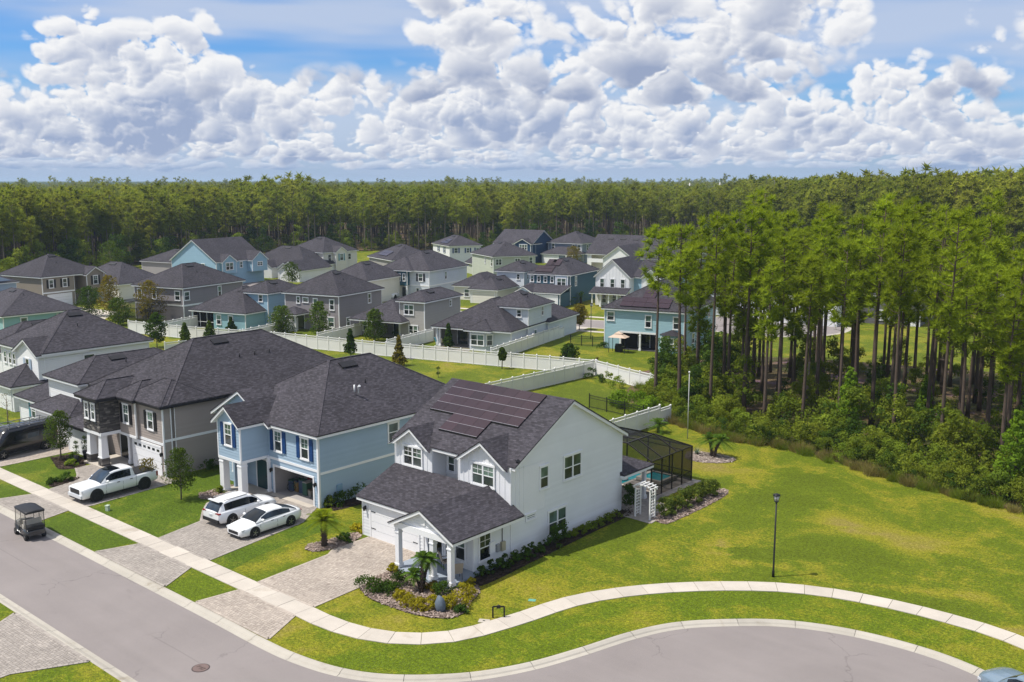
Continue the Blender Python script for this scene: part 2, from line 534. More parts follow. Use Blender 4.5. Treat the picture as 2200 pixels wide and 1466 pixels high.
# ------------------------------------------------------------------ mesh helpers
class MB:
    def __init__(s):
        s.v, s.f, s.sh, s.mi, s.sm = [], [], [], [], []

    def add(s, verts, faces, shade=0.5, mi=0, smooth=False):
        o = len(s.v)
        s.v.extend([tuple(p) for p in verts])
        for f in faces:
            s.f.append(tuple(i + o for i in f))
            s.sh.append(shade)
            s.mi.append(mi)
            s.sm.append(smooth)
        return s

    def box(s, x0, x1, y0, y1, z0, z1, shade=0.5, mi=0):
        return s.add([(x0, y0, z0), (x1, y0, z0), (x1, y1, z0), (x0, y1, z0), (x0, y0, z1), (x1, y0, z1), (x1, y1, z1), (x0, y1, z1)],
                     [(0, 3, 2, 1), (4, 5, 6, 7), (0, 1, 5, 4), (1, 2, 6, 5), (2, 3, 7, 6), (3, 0, 4, 7)], shade, mi)

    def quad(s, a, b, c, d, shade=0.5, mi=0):
        return s.add([a, b, c, d], [(0, 1, 2, 3)], shade, mi)

    def tube(s, pts, radii, n=8, caps=True, shade=0.5, mi=0):
        """tapered tube through points"""
        pts = [Vector(p) for p in pts]
        rings = []
        o = len(s.v)
        for i, p in enumerate(pts):
            d = (pts[min(i + 1, len(pts) - 1)] - pts[max(i - 1, 0)]).normalized()
            a = d.orthogonal().normalized() if abs(d.z) < 0.99 else Vector((1, 0, 0))
            a = (a - d * a.dot(d)).normalized()
            b = d.cross(a)
            for j in range(n):
                t = 2 * math.pi * j / n
                q = p + (a * math.cos(t) + b * math.sin(t)) * radii[i]
                s.v.append(tuple(q))
        for i in range(len(pts) - 1):
            for j in range(n):
                s.f.append((o + i * n + j, o + i * n + (j + 1) % n, o + (i + 1) * n + (j + 1) % n, o + (i + 1) * n + j))
                s.sh.append(shade)
                s.mi.append(mi)
                s.sm.append(True)
        if caps:
            for i, fl in ((0, True), (len(pts) - 1, False)):
                ring = [o + i * n + j for j in range(n)]
                s.f.append(tuple(reversed(ring)) if fl else tuple(ring))
                s.sh.append(shade)
                s.mi.append(mi)
                s.sm.append(False)
        return s

    def bar(s, a, b, w, h=None, shade=0.5, mi=0):
        """square bar from a to b"""
        h = h or w
        a, b = Vector(a), Vector(b)
        d = (b - a).normalized()
        x = d.cross(Vector((0, 0, 1)))
        x = x.normalized() if x.length > 1e-4 else Vector((1, 0, 0))
        y = x.cross(d)
        vs = []
        for p in (a, b):
            for i, j in ((-1, -1), (1, -1), (1, 1), (-1, 1)):
                vs.append(p + x * (w / 2 * i) + y * (h / 2 * j))
        return s.add(vs, [(0, 1, 2, 3), (7, 6, 5, 4), (0, 4, 5, 1), (1, 5, 6, 2), (2, 6, 7, 3), (3, 7, 4, 0)], shade, mi)

    def prism(s, poly, z0, z1, shade=0.5, mi=0):
        n = len(poly)
        vs = [(x, y, z0) for x, y in poly] + [(x, y, z1) for x, y in poly]
        fs = [tuple(range(n - 1, -1, -1)), tuple(range(n, 2 * n))]
        fs += [(i, (i + 1) % n, n + (i + 1) % n, n + i) for i in range(n)]
        return s.add(vs, fs, shade, mi)

    def ball(s, c, rx, ry, rz, nu=8, nv=6, shade=0.5, mi=0, wob=0.0):
        o = len(s.v)
        for i in range(nv + 1):
            th = math.pi * i / nv
            for j in range(nu):
                ph = 2 * math.pi * j / nu
                k_ = 1 + random.uniform(-wob, wob)
                s.v.append((c[0] + rx * k_ * math.sin(th) * math.cos(ph), c[1] + ry * k_ * math.sin(th) * math.sin(ph), c[2] + rz * k_ * math.cos(th)))
        for i in range(nv):
            for j in range(nu):
                s.f.append((o + i * nu + j, o + (i + 1) * nu + j, o + (i + 1) * nu + (j + 1) % nu, o + i * nu + (j + 1) % nu))
                s.sh.append(shade)
                s.mi.append(mi)
                s.sm.append(True)
        return s

    def mesh(s, name, mats, uv=False):
        me = bpy.data.meshes.new(name)
        me.from_pydata(s.v, [], s.f)
        if not isinstance(mats, (list, tuple)):
            mats = [mats]
        for m in mats:
            me.materials.append(m)
        nf = len(s.f)
        if len(mats) > 1:
            me.polygons.foreach_set('material_index', s.mi)
        if any(s.sm):
            me.polygons.foreach_set('use_smooth', s.sm)
        if any(x != 0.5 for x in s.sh):
            at = me.attributes.new('shade', 'FLOAT', 'FACE')
            at.data.foreach_set('value', s.sh)
        if uv:
            lay = me.uv_layers.new(name='UVMap')
            Z = Vector((0, 0, 1))
            for p in me.polygons:
                nrm = p.normal
                if abs(nrm.z) > 0.999 or nrm.length < 0.5:
                    t, b = Vector((1, 0, 0)), Vector((0, 1, 0))
                else:
                    t = Z.cross(nrm).normalized()
                    b = nrm.cross(t)
                for li in p.loop_indices:
                    c = me.vertices[me.loops[li].vertex_index].co
                    lay.data[li].uv = (c.dot(t), c.dot(b))
        return me

    def build(s, name, mats, parent=None, loc=(0, 0, 0), rz=0.0, uv=False):
        return put(name, s.mesh(name, mats, uv), parent, loc, rz)


def put(name, me, parent=None, loc=(0, 0, 0), rz=0.0, scale=None):
    o = bpy.data.objects.new(name, me)
    COL.objects.link(o)
    o.location = loc
    o.rotation_euler = (0, 0, rz)
    if scale is not None:
        o.scale = scale
    if parent is not None:
        o.parent = parent
    return o


def tag(o, label, cat, group=None):
    o['label'] = label
    o['category'] = cat
    if group:
        o['group'] = group
    return o


def thing(name, label, cat, loc=(0, 0, 0), rz=0.0, group=None):
    return tag(put(name, None, None, loc, rz), label, cat, group)


def struct(o, kind='structure'):
    o['kind'] = kind
    return o


UB = {}


def ubox(name, parent, m, x0, x1, y0, y1, z0, z1):
    """a board or block that shares one unit-cube mesh per material"""
    if m.name not in UB:
        UB[m.name] = MB().box(-.5, .5, -.5, .5, -.5, .5).mesh('block_' + m.name, m)
    return put(name, UB[m.name], parent, ((x0 + x1) / 2, (y0 + y1) / 2, (z0 + z1) / 2), 0.0, (x1 - x0, y1 - y0, z1 - z0))


def catmull(pts, step):
    """smooth curve through points, resampled at even steps"""
    P = [Vector(p) for p in pts]
    P = [P[0] * 2 - P[1]] + P + [P[-1] * 2 - P[-2]]
    fine = []
    for i in range(1, len(P) - 2):
        for j in range(20):
            t = j / 20
            a, b, c, d = P[i - 1], P[i], P[i + 1], P[i + 2]
            fine.append(0.5 * ((2 * b) + (c - a) * t + (2 * a - 5 * b + 4 * c - d) * t * t + (3 * b - a - 3 * c + d) * t ** 3))
    fine.append(P[-2])
    out, acc = [fine[0]], 0.0
    for a, b in zip(fine, fine[1:]):
        L = (b - a).length
        while acc + L >= step:
            k_ = (step - acc) / L
            a = a.lerp(b, k_)
            out.append(a.copy())
            L = (b - a).length
            acc = 0.0
        acc += L
    if acc > step * 0.4:
        out.append(fine[-1])
    return out


def normals2(c):
    ns = []
    for i in range(len(c)):
        d = (c[min(i + 1, len(c) - 1)] - c[max(i - 1, 0)]).normalized()
        ns.append(Vector((-d.y, d.x)))
    return ns


# photograph pixel (2200 x 1466) -> point on the level z: used to stand things where their feet are
_p, _y = R(CAM_PITCH), R(CAM_YAW)
FW = Vector((-math.sin(_y) * math.cos(_p), math.cos(_y) * math.cos(_p), -math.sin(_p)))
RT = Vector((math.cos(_y), math.sin(_y), 0))
UPV = RT.cross(FW)


def G(px, py, z=0.0):
    d = FW * 2116.0 + RT * (px - 1100) - UPV * (py - 733)
    t = (z - CAM_H) / d.z
    return Vector((d.x * t, d.y * t))


def pixel(X, Y, Z):
    v = Vector((X, Y, Z - CAM_H))
    w = v.dot(FW)
    return 1100 + 2116 * v.dot(RT) / w, 733 - 2116 * v.dot(UPV) / w


# ------------------------------------------------------------------ ground, road, kerbs, pavement
DROP = -0.12
NK = [(-400 + 20 * i, 26.9) for i in range(18)] + [(-45, 26.88), (-39.3, 26.8), (-36.6, 26.92), (-34.0, 27.45), (-31.8, 28.6), (-29.5, 30.8), (-28.0, 33.3), (-27.0, 36.1), (-26.1, 39.2), (-25.0, 41.6), (-23.3, 43.6),
      (-20.9, 45.6), (-18.0, 46.85), (-14.8, 47.3), (-12.0, 47.0), (-9.0, 45.8), (-6.0, 43.5), (-4.0, 40.5), (-3.0, 37.0), (-3.2, 33.0), (-5.0, 28.5), (-8.5, 24.5), (-13.0, 21.8), (-18.0, 20.4), (-24.0, 20.0)] + [(-40 - 20 * i, 20.0) for i in range(19)]
NKC = catmull([(x, y) for x, y in NK], 0.5)
kn = normals2(NKC)
front = [p - n * 0.6 for p, n in zip(NKC, kn)]
FIELD = lawn('field_turf', (0.106, 0.142, 0.006), (0.218, 0.206, 0.015), 0.48, (
    (-22.9, 61.4, 5.0, 3.6, 0.36), (-18.4, 61.5, 4.0, 3.0, 0.26), (-30.6, 70.5, 3.4, 2.0, -0.55), (-26.6, 53.0, 2.3, 1.4, -0.75), (-24.4, 54.6, 2.2, 1.2, -0.55),
    (-31.3, 64.2, 3.5, 2.2, -0.35), (-28.1, 64.4, 2.4, 1.6, -0.35), (-16.5, 60.0, 2.0, 1.2, -0.4), (-38.5, 69.5, 5.0, 5.5, 0.35), (-35.0, 33.0, 4.0, 3.0, 0.30), (-47.3, 33.5, 1.4, 3.4, 0.35),
    (-84.0, 80.0, 7.0, 2.5, 0.25), (-104.0, 76.0, 6.0, 3.0, 0.45), (-60.0, 82.0, 7.0, 6.0, -0.5), (-40.0, 46.0, 3.0, 3.0, 0.2)))
LUSH = lawn('lush_turf', (0.076, 0.122, 0.006), (0.150, 0.172, 0.014), 0.40)
STRIP = lawn('verge_turf', (0.102, 0.145, 0.005), (0.195, 0.195, 0.012), 0.46)
WOODFLOOR = lawn('forest_floor', (0.05, 0.055, 0.015), (0.14, 0.095, 0.045), 0.6)

FAR = 14000.0
outline = [(-FAR, 26.9)] + [(p.x, p.y) for p in NKC] + [(-FAR, 20.0), (-FAR, -2000), (6000, -2000), (6000, FAR), (-FAR, FAR)]
me = bpy.data.meshes.new('ground')
me.from_pydata([(x, y, 0.0) for x, y in reversed(outline)], [], [tuple(range(len(outline)))])
me.materials.append(FIELD)
struct(put('ground', me))

road = MB()
road.add([(-FAR, 15, DROP), (4, 15, DROP), (4, 52, DROP), (-FAR, 52, DROP)], [(0, 1, 2, 3)])
struct(road.build('road', ASPH))
# two hairline cracks and a patch
kerb = struct(put('kerb', None))
PROF = [(0.0, -0.03), (0.0, 0.008), (0.13, 0.012), (0.30, -0.045), (0.36, -0.100), (0.60, -0.114), (0.60, -0.14)]
i = 0
while i < len(NKC) - 7:
    j = i + 6
    if NKC[i].x < -82 or (NKC[i].x > -8 and i > 300):
        i = j
        continue
    m = MB()
    n_ = len(PROF)
    vs = []
    for q in range(i, j + 1):
        off = Vector((0, 0)) if i < q < j else (NKC[min(q + 1, len(NKC) - 1)] - NKC[q - 1]).normalized() * (0.012 if q == i else -0.012)
        for (d, z) in PROF:
            p = NKC[q] - kn[q] * d + off
            vs.append((p.x, p.y, z))
    fs = []
    for q in range(j - i):
        for a in range(n_ - 1):
            fs.append((q * n_ + a, q * n_ + a + 1, (q + 1) * n_ + a + 1, (q + 1) * n_ + a))
    m.add(vs, fs)
    m.build('kerb_segment', KERB, kerb)
    i = j

SWC = catmull([(-84, 30.05), (-75, 30.05), (-66, 30.05), (-57, 30.05), (-48, 30.05), (-43, 30.05), (-40.5, 30.03), (-38.2, 30.02), (-35.9, 30.45), (-33.9, 31.5), (-32.3, 33.4), (-31.3, 36.6), (-30.5, 40.2), (-29.0, 43.2), (-26.6, 46.2), (-23.5, 48.9),
               (-20.9, 50.3), (-18.0, 51.1), (-15.0, 51.4), (-11.5, 51.2), (-7.5, 49.6), (-3, 46.5)], 1.5)
swn = normals2(SWC)
walk = struct(put('sidewalk', None))
for a, b, na, nb in zip(SWC, SWC[1:], swn, swn[1:]):
    d = (b - a).normalized() * 0.012
    w = 0.63
    poly = [a - na * w + d, b - nb * w - d, b + nb * w - d, a + na * w + d]
    h = 0.035 + random.uniform(-0.004, 0.006)
    MB().prism([(p.x, p.y) for p in poly], -0.02, h).build('slab', CONC, walk)


def inside(p, poly):
    c = False
    for (x1, y1), (x2, y2) in zip(poly, poly[1:] + poly[:1]):
        if (y1 > p[1]) != (y2 > p[1]) and p[0] < (x2 - x1) * (p[1] - y1) / (y2 - y1) + x1:
            c = not c
    return c


def pavers(name, label, poly, m, along='y', seed=1):
    """interlocking concrete pavers, three sizes, laid in courses on a sand bed"""
    rnd = random.Random(seed)
    x0, x1 = min(p[0] for p in poly), max(p[0] for p in poly)
    y0, y1 = min(p[1] for p in poly), max(p[1] for p in poly)
    root = struct(put(name, None))
    root['label'] = label
    bed = MB()
    bed.prism(poly, -0.02, 0.012, 0.25)
    bed.build('sand_bed', m, root)
    mb = MB()
    y = y0
    while y < y1:
        rh = rnd.choice((0.12, 0.18, 0.18))
        x = x0 - rnd.random() * 0.2
        while x < x1:
            w = rnd.choice((0.13, 0.19, 0.19, 0.26))
            c = (x + w / 2, y + rh / 2)
            if inside(c, poly):
                sh = min(1, max(0, rnd.gauss(0.52, 0.16)))
                z = 0.032 + rnd.uniform(-0.002, 0.003)
                a, b_, e, f = x + 0.006, x + w - 0.006, y + 0.006, y + rh - 0.006
                mb.add([(a, e, 0.013), (b_, e, 0.013), (b_, f, 0.013), (a, f, 0.013), (a + .006, e + .006, z), (b_ - .006, e + .006, z), (b_ - .006, f - .006, z), (a + .006, f - .006, z)],
                       [(4, 5, 6, 7), (0, 1, 5, 4), (1, 2, 6, 5), (2, 3, 7, 6), (3, 0, 4, 7)], sh)
            x += w
        y += rh
    o = mb.build('pavers', m, root)
    o['kind'] = 'stuff'
    bd = MB()          # border course along the edges
    for (ax, ay), (bx, by) in zip(poly, poly[1:] + poly[:1]):
        a_, b_ = Vector((ax, ay, 0.028)), Vector((bx, by, 0.028))
        n_ = max(1, int((b_ - a_).length / 0.21))
        for q in range(n_):
            p0, p1 = a_.lerp(b_, (q + 0.03) / n_), a_.lerp(b_, (q + 0.97) / n_)
            bd.bar(p0, p1, 0.16, 0.022, min(1, max(0, rnd.gauss(0.6, 0.15))))
    o = bd.build('border_pavers', m, root)
    o['kind'] = 'stuff'
    return root


pavers('driveway', 'tan paver driveway of the white solar house', [(-45.5, 30.7), (-40.5, 30.7), (-40.8, 37.0), (-40.3, 37.2), (-40.3, 39.6), (-46.2, 39.6), (-46.2, 36.6), (-45.8, 36.0)], PAVER, seed=1)
pavers('driveway_apron', 'paver apron of the white solar house', [(-45.4, 29.4), (-45.8, 26.95), (-39.2, 26.9), (-40.4, 29.4)], PAVER, seed=2)
pavers('driveway', 'grey paver driveway of the blue house', [(-56.2, 30.7), (-50.5, 30.7), (-51.7, 38.5), (-53.4, 41.0), (-59.4, 41.0), (-60.2, 38.4), (-60.0, 36.6), (-58.8, 35.5), (-57.0, 34.2)], PAVER2, seed=3)
pavers('driveway_apron', 'paver apron of the blue house', [(-56.2, 29.4), (-57.0, 26.95), (-49.0, 26.95), (-50.4, 29.4)], PAVER2, seed=4)
pavers('driveway', 'grey paver driveway of the stone fronted house', [(-71.6, 30.7), (-65.7, 30.7), (-66.2, 37.9), (-72.6, 37.9), (-75.2, 36.6), (-75.6, 34.6), (-73.6, 33.8), (-72.2, 33.0)], PAVER2, seed=5)
pavers('driveway_apron', 'paver apron of the stone fronted house', [(-71.4, 29.4), (-72.2, 26.95), (-65.2, 26.95), (-65.9, 29.4)], PAVER2, seed=6)
pavers('driveway', 'pale paver driveway across the street', [(-51.8, 19.95), (-43.7, 19.95), (-45.3, 17.0), (-45.3, 12), (-50.6, 12), (-50.6, 18.0)], PAVER2, seed=7)
pavers('driveway', 'paver driveway under the black van', [(-91.0, 30.7), (-80.5, 30.7), (-80.5, 37.3), (-89.0, 37.3), (-91.0, 36.0)], PAVER, seed=8)


def sheet(name, poly, z, m, kind='structure'):
    me = bpy.data.meshes.new(name)
    me.from_pydata([(x, y, z) for x, y in poly], [], [tuple(range(len(poly)))])
    me.materials.append(m)
    o = put(name, me)
    if me.polygons[0].normal.z < 0:
        me.flip_normals()
    if kind:
        struct(o, kind)
    return o


def blobby(poly, amp=0.15, step=0.6, seed=0):
    rnd = random.Random(seed)
    c = catmull(list(poly) + [poly[0]], step)[:-1]
    return [(p.x + rnd.uniform(-amp, amp), p.y + rnd.uniform(-amp, amp)) for p in c]


sheet('lawn', [(-65.6, 30.72), (-56.3, 30.72), (-57.2, 34.2), (-59.0, 35.5), (-60.3, 36.8), (-60.6, 41), (-67.5, 50), (-67.5, 39), (-66.2, 37.9)], 0.006, LUSH)
sheet('lawn', [(-100, 30.72), (-91.2, 30.72), (-91.2, 38), (-100, 38)], 0.006, LUSH)
sheet('lawn', [(-80.4, 30.72), (-71.7, 30.72), (-72.3, 33.1), (-73.6, 33.9), (-75.6, 34.6), (-80.4, 36.2)], 0.006, LUSH)
sheet('lawn', blobby([(-50.4, 30.75), (-48.4, 30.75), (-48.9, 33), (-49.2, 36), (-49.8, 40), (-53, 40.9), (-51.9, 38.5), (-51.2, 35)], 0.03, 0.4, 3), 0.006, LUSH)
for x0, x1, m in ((-80, -72.3, LUSH), (-65.1, -57.1, LUSH), (-48.9, -45.9, STRIP)):
    sheet('verge', [(x0, 26.92), (x1, 26.92), (x1 + 0.4, 29.4), (x0 - 0.4, 29.4)], 0.006, m)
vg = [(p - n * 0.66) for p, n in zip(SWC, swn) if p.x > -40.2]
kv = [p + n * 0.03 for p, n in zip(NKC, kn) if p.x > -39.0 and p.y > 26.5][::3]
kv = [p for p in kv if p.y > 26.5 and not (p.x > -3.4 and p.y < 40)]
sheet('verge', [(p.x, p.y) for p in kv] + [(p.x, p.y) for p in reversed(vg)], 0.006, STRIP)
sheet('lawn', [(-60, 19.97), (-52.0, 19.97), (-50.8, 17.8), (-50.8, 5), (-70, 5), (-70, 19.97)], 0.006, STRIP)
sheet('lawn', [(-43.6, 19.97), (-30, 19.97), (-30, 5), (-45.1, 5), (-45.1, 17.0)], 0.006, STRIP)

# second street behind the fences, its turning circle and the drives that meet it
A2 = R(14)


def F2W(x, y):
    """frame of the second row of houses, turned 14 degrees, to world"""
    return (x * math.cos(A2) - y * math.sin(A2), x * math.sin(A2) + y * math.cos(A2))


def ring(cx, cy, r, n=40, a0=0.0, a1=2 * math.pi):
    return [(cx + r * math.cos(a0 + (a1 - a0) * i / n), cy + r * math.sin(a0 + (a1 - a0) * i / n)) for i in range(n + 1)]


edge2 = [(-260, 141), (-47, 141)] + ring(-33, 156, 11.5, 30, R(205), R(505)) + [(-47, 148.2), (-260, 148.2)]
sheet('street', [F2W(x, y) for x, y in edge2], 0.008, ASPH)
big2 = [(-260, 140.3), (-46.5, 140.3)] + ring(-33, 156, 12.2, 30, R(207), R(503)) + [(-46.5, 148.9), (-260, 148.9)]
sheet('street_kerb', [F2W(x, y) for x, y in big2], 0.004, KERB)
sheet('street_walk', [F2W(x, y) for x, y in ((-260, 151.4), (-49, 151.4), (-49, 152.7), (-260, 152.7))], 0.006, CONC)
sheet('street_walk', [F2W(x, y) for x, y in ((-260, 136.4), (-49, 136.4), (-49, 137.7), (-260, 137.7))], 0.006, CONC)
for x0, x1, y0, y1 in ((-62, -57.5, 131, 140.6), (-76, -71, 131, 140.6), (-91, -86, 131, 140.6), (-72, -67, 148.6, 158), (-99, -94, 148.6, 157), (-83, -78, 148.6, 157), (-23, -17, 166, 176), (-160, -155, 118, 140.6)):
    sheet('house_drive', [F2W(x, y) for x, y in ((x0, y0), (x1, y0), (x1, y1), (x0, y1))], 0.010, CONC)
sheet('house_drive', [(-182, 82), (-163, 84), (-156, 78), (-152, 74), (-160, 72), (-176, 78)], 0.010, CONC)
sheet('street', [(-300, 108), (-165, 122), (-160, 128), (-166, 133), (-300, 117)], 0.012, ASPH)


# ------------------------------------------------------------------ houses
def wface(mb, org, t, n, w, z0, z1, rise=0.0, lap=True, apex=0.5, step=0.21):
    """one wall face from org along t, outward n; lap boards course by course, gable above z1 if rise"""
    top = z1 + rise
    org, t, n = Vector((*org, 0)), Vector((*t, 0)), Vector((*n, 0))
    Z = Vector((0, 0, 1))

    def lim(z):
        if z <= z1 or rise <= 0:
            return 0.0, w
        f = (z - z1) / rise
        return f * w * apex, w - f * w * (1 - apex)
    if not lap:
        vs = [org + Z * z0, org + t * w + Z * z0, org + t * w + Z * z1]
        if rise > 0:
            vs.append(org + t * (w * apex) + Z * top)
        vs.append(org + Z * z1)
        mb.add(vs, [tuple(range(len(vs)))])
        return
    z = z0
    while z < top - 0.02:
        zt = min(z + step, top)
        a0, b0 = lim(z)
        a1, b1 = lim(zt)
        p = 0.024
        mb.add([org + t * a0 + n * p + Z * z, org + t * b0 + n * p + Z * z, org + t * b1 + n * 0.002 + Z * zt, org + t * a1 + n * 0.002 + Z * zt,
                org + t * a0 + Z * z, org + t * b0 + Z * z], [(0, 1, 2, 3), (4, 5, 1, 0)])
        z = zt


WINCACHE = {}


def win_meshes(w, h, n, grid):
    key = (round(w, 2), round(h, 2), n, grid)
    if key in WINCACHE:
        return WINCACHE[key]
    f = MB()
    c = 0.10
    f.box(-w / 2 - c, -w / 2, -0.06, 0.0, -0.02, h)
    f.box(w / 2, w / 2 + c, -0.06, 0.0, -0.02, h)
    f.box(-w / 2 - c - 0.03, w / 2 + c + 0.03, -0.075, 0.0, h, h + 0.13)
    f.box(-w / 2 - c - 0.03, w / 2 + c + 0.03, -0.085, 0.0, -0.12, -0.02)
    uw = w / n
    for i in range(n):
        a = -w / 2 + i * uw
        if i:
            f.box(a - 0.06, a + 0.06, -0.055, 0.0, -0.02, h)
        f.box(a + 0.0, a + uw, -0.045, 0.0, h * 0.5 - 0.03, h * 0.5 + 0.03)
        f.box(a + 0.0, a + 0.035, -0.04, 0.0, 0.0, h)
        f.box(a + uw - 0.035, a + uw, -0.04, 0.0, 0.0, h)
        f.box(a + 0.035, a + uw - 0.035, -0.04, 0.0, h - 0.04, h)
        f.box(a + 0.035, a + uw - 0.035, -0.04, 0.0, 0.0, 0.04)
        if grid:
            f.box(a + uw / 2 - 0.013, a + uw / 2 + 0.013, -0.034, 0.0, h * 0.5, h)
            f.box(a, a + uw, -0.0335, 0.0, h * 0.75 - 0.013, h * 0.75 + 0.013)
    fm = f.mesh('window_frame', TRIM)
    pu = MB().add([(-uw / 2, 0, 0), (uw / 2, 0, 0), (uw / 2, 0, h / 2), (-uw / 2, 0, h / 2)], [(0, 1, 2, 3)]).mesh('upper_pane', PANE_U)
    pl = MB().add([(-uw / 2, 0, 0), (uw / 2, 0, 0), (uw / 2, 0, h / 2), (-uw / 2, 0, h / 2)], [(0, 1, 2, 3)]).mesh('lower_pane', PANE_L)
    WINCACHE[key] = (fm, pu, pl, uw)
    return WINCACHE[key]


SIDE = {'F': (0.0, (1, 0), (0, -1)), 'R': (R(90), (0, 1), (1, 0)), 'B': (R(180), (-1, 0), (0, 1)), 'L': (R(-90), (0, -1), (-1, 0))}


def cut(bm, co, no):
    """keep what lies on the side of the plane that no points to, and close the cut"""
    r_ = bmesh.ops.bisect_plane(bm, geom=bm.verts[:] + bm.edges[:] + bm.faces[:], plane_co=co, plane_no=no, clear_inner=True)
    ed = [e for e in r_['geom_cut'] if isinstance(e, bmesh.types.BMEdge)]
    if ed:
        bmesh.ops.holes_fill(bm, edges=ed)


class House:
    def __init__(s, name, label, x, y, ang=0.0, cat='house', group=None):
        s.root = thing(name, label, cat, (x, y, 0), R(ang), group)

    def walls(s, x0, x1, y0, y1, z0, z1, m, lap=False, sides='FRBL', gx=0.0, gy=0.0, corners=True, tm=None, hole=None):
        """gx: gable rise on the F/B faces, gy: on the R/L faces"""
        mb = MB()
        if 'F' in sides and hole:
            a, b, ht = hole
            wface(mb, (x0, y0), (1, 0), (0, -1), a - x0, z0, z1, 0, lap)
            wface(mb, (b, y0), (1, 0), (0, -1), x1 - b, z0, z1, 0, lap)
            wface(mb, (a, y0), (1, 0), (0, -1), b - a, ht, z1, 0, lap)
        elif 'F' in sides:
            wface(mb, (x0, y0), (1, 0), (0, -1), x1 - x0, z0, z1, gx, lap)
        if 'R' in sides:
            wface(mb, (x1, y0), (0, 1), (1, 0), y1 - y0, z0, z1, gy, lap)
        if 'B' in sides:
            wface(mb, (x1, y1), (-1, 0), (0, 1), x1 - x0, z0, z1, gx, False)
        if 'L' in sides:
            wface(mb, (x0, y1), (0, -1), (-1, 0), y1 - y0, z0, z1, gy, False)
        w = mb.build('wall', m, s.root)
        if corners:
            tm = tm or TRIM
            c = 0.11
            for cx, cy, ok in ((x0, y0, 'F' in sides), (x1, y0, 'F' in sides or 'R' in sides), (x1, y1, 'R' in sides)):
                if ok:
                    ubox('corner_board', w, tm, cx - c + (0.03 if cx == x1 else 0.08), cx + c - (0.08 if cx == x1 else 0.03), cy - c + (0.08 if cy == y0 else 0.08), cy + 0.03 if cy == y1 else cy + 0.08, z0, z1 - 0.01)
        return w

    def band(s, side, c, a, b, z, h=0.16, m=None):
        m = m or TRIM
        if side == 'F':
            return ubox('band_board', s.root, m, a, b, c - 0.045, c + 0.02, z, z + h)
        if side == 'R':
            return ubox('band_board', s.root, m, c - 0.02, c + 0.045, a, b, z, z + h)
        if side == 'L':
            return ubox('band_board', s.root, m, c - 0.045, c + 0.02, a, b, z, z + h)

    def win(s, side, c, u, z, w, h, n=1, grid=False, shut=None):
        fm, pu, pl, uw = win_meshes(w, h, n, grid)
        rz, t, nn = SIDE[side]
        x, y = (u, c) if side in 'FB' else (c, u)
        o = put('window', fm, s.root, (x + nn[0] * 0.018, y + nn[1] * 0.018, z), rz)
        for i in range(n):
            a = -w / 2 + (i + 0.5) * uw
            put('pane', pu, o, (a, -0.022, h / 2))
            put('pane', pl, o, (a, -0.012, 0))
        if shut:
            for d in (-1, 1):
                ubox('shutter', o, shut, d * (w / 2 + 0.34) - 0.17, d * (w / 2 + 0.34) + 0.17, -0.075, 0.0, -0.05, h + 0.05)
        return o

    def solid(s, name, m, prof, axis, a, b, uv=True, parent=None, clip=None):
        """extrude a (u,z) profile along an axis"""
        mb = MB()
        n = len(prof)
        if axis == 'x':
            vs = [(a, u, z) for u, z in prof] + [(b, u, z) for u, z in prof]
        else:
            vs = [(u, a, z) for u, z in prof] + [(u, b, z) for u, z in prof]
        fs = [tuple(range(n - 1, -1, -1)), tuple(range(n, 2 * n))] + [(i, (i + 1) % n, n + (i + 1) % n, n + i) for i in range(n)]
        mb.add(vs, fs)
        me = mb.mesh(name, m, False)
        bm = bmesh.new()
        bm.from_mesh(me)
        bmesh.ops.recalc_face_normals(bm, faces=bm.faces)
        if clip:
            cut(bm, *clip)
        bm.to_mesh(me)
        bm.free()
        if uv:
            adduv(me)
        return put(name, me, parent or s.root)

    def gable(s, x0, x1, y0, y1, z, rise, axis, o=0.35, rake=0.3, trim=None, roof=None, vent=False, back=None, clip=None, o0=None):
        """two slopes, ridge along axis; dark shingle skin over a white eave and rake board"""
        if axis == 'x':
            u0, u1, a, b = y0, y1, x0 - rake, x1 + (rake if back is None else back)
        else:
            u0, u1, a, b = x0, x1, y0 - rake, y1 + (rake if back is None else back)
        h = (u1 - u0) / 2
        k = rise / h
        um = (u0 + u1) / 2
        e0, e1 = u0 - (o if o0 is None else o0), u1 + o
        ze = z - k * o
        za = z - k * (o if o0 is None else o0)
        t, f = 0.10, 0.30
        r = s.solid('roof', roof or ROOF, [(e0, za + 0.02), (e0, za + t), (um, z + rise + t), (e1, ze + t), (e1, ze + 0.02), (um, z + rise + 0.02)], axis, a, b, clip=clip)
        i = 0.035
        s.solid('fascia', trim or TRIM, [(e0 + i, za - f + 0.12 + k * i), (e0 + i, za + 0.015 + k * i), (um, z + rise + 0.015), (e1 - i, ze + 0.015 + k * i), (e1 - i, ze - f + 0.12 + k * i), (um, z + rise - f + 0.12)], axis, a + i, b - i, False, r, clip)
        return r

    def shed(s, x0, x1, y0, y1, z0, z1, o=0.3, side=0.25, trim=None):
        """single slope rising from y0 (height z0) to y1 (height z1)"""
        k = (z1 - z0) / (y1 - y0)
        ye, ze = y0 - o, z0 - k * o
        r = s.solid('roof', ROOF, [(ye, ze + 0.02), (ye, ze + 0.10), (y1, z1 + 0.10), (y1, z1 + 0.02)], 'x', x0 - side, x1 + side)
        s.solid('fascia', trim or TRIM, [(ye + .035, ze - 0.17), (ye + .035, ze + 0.015), (y1, z1 + 0.015), (y1, z1 - 0.17)], 'x', x0 - side + .035, x1 + side - .035, False, r)
        return r

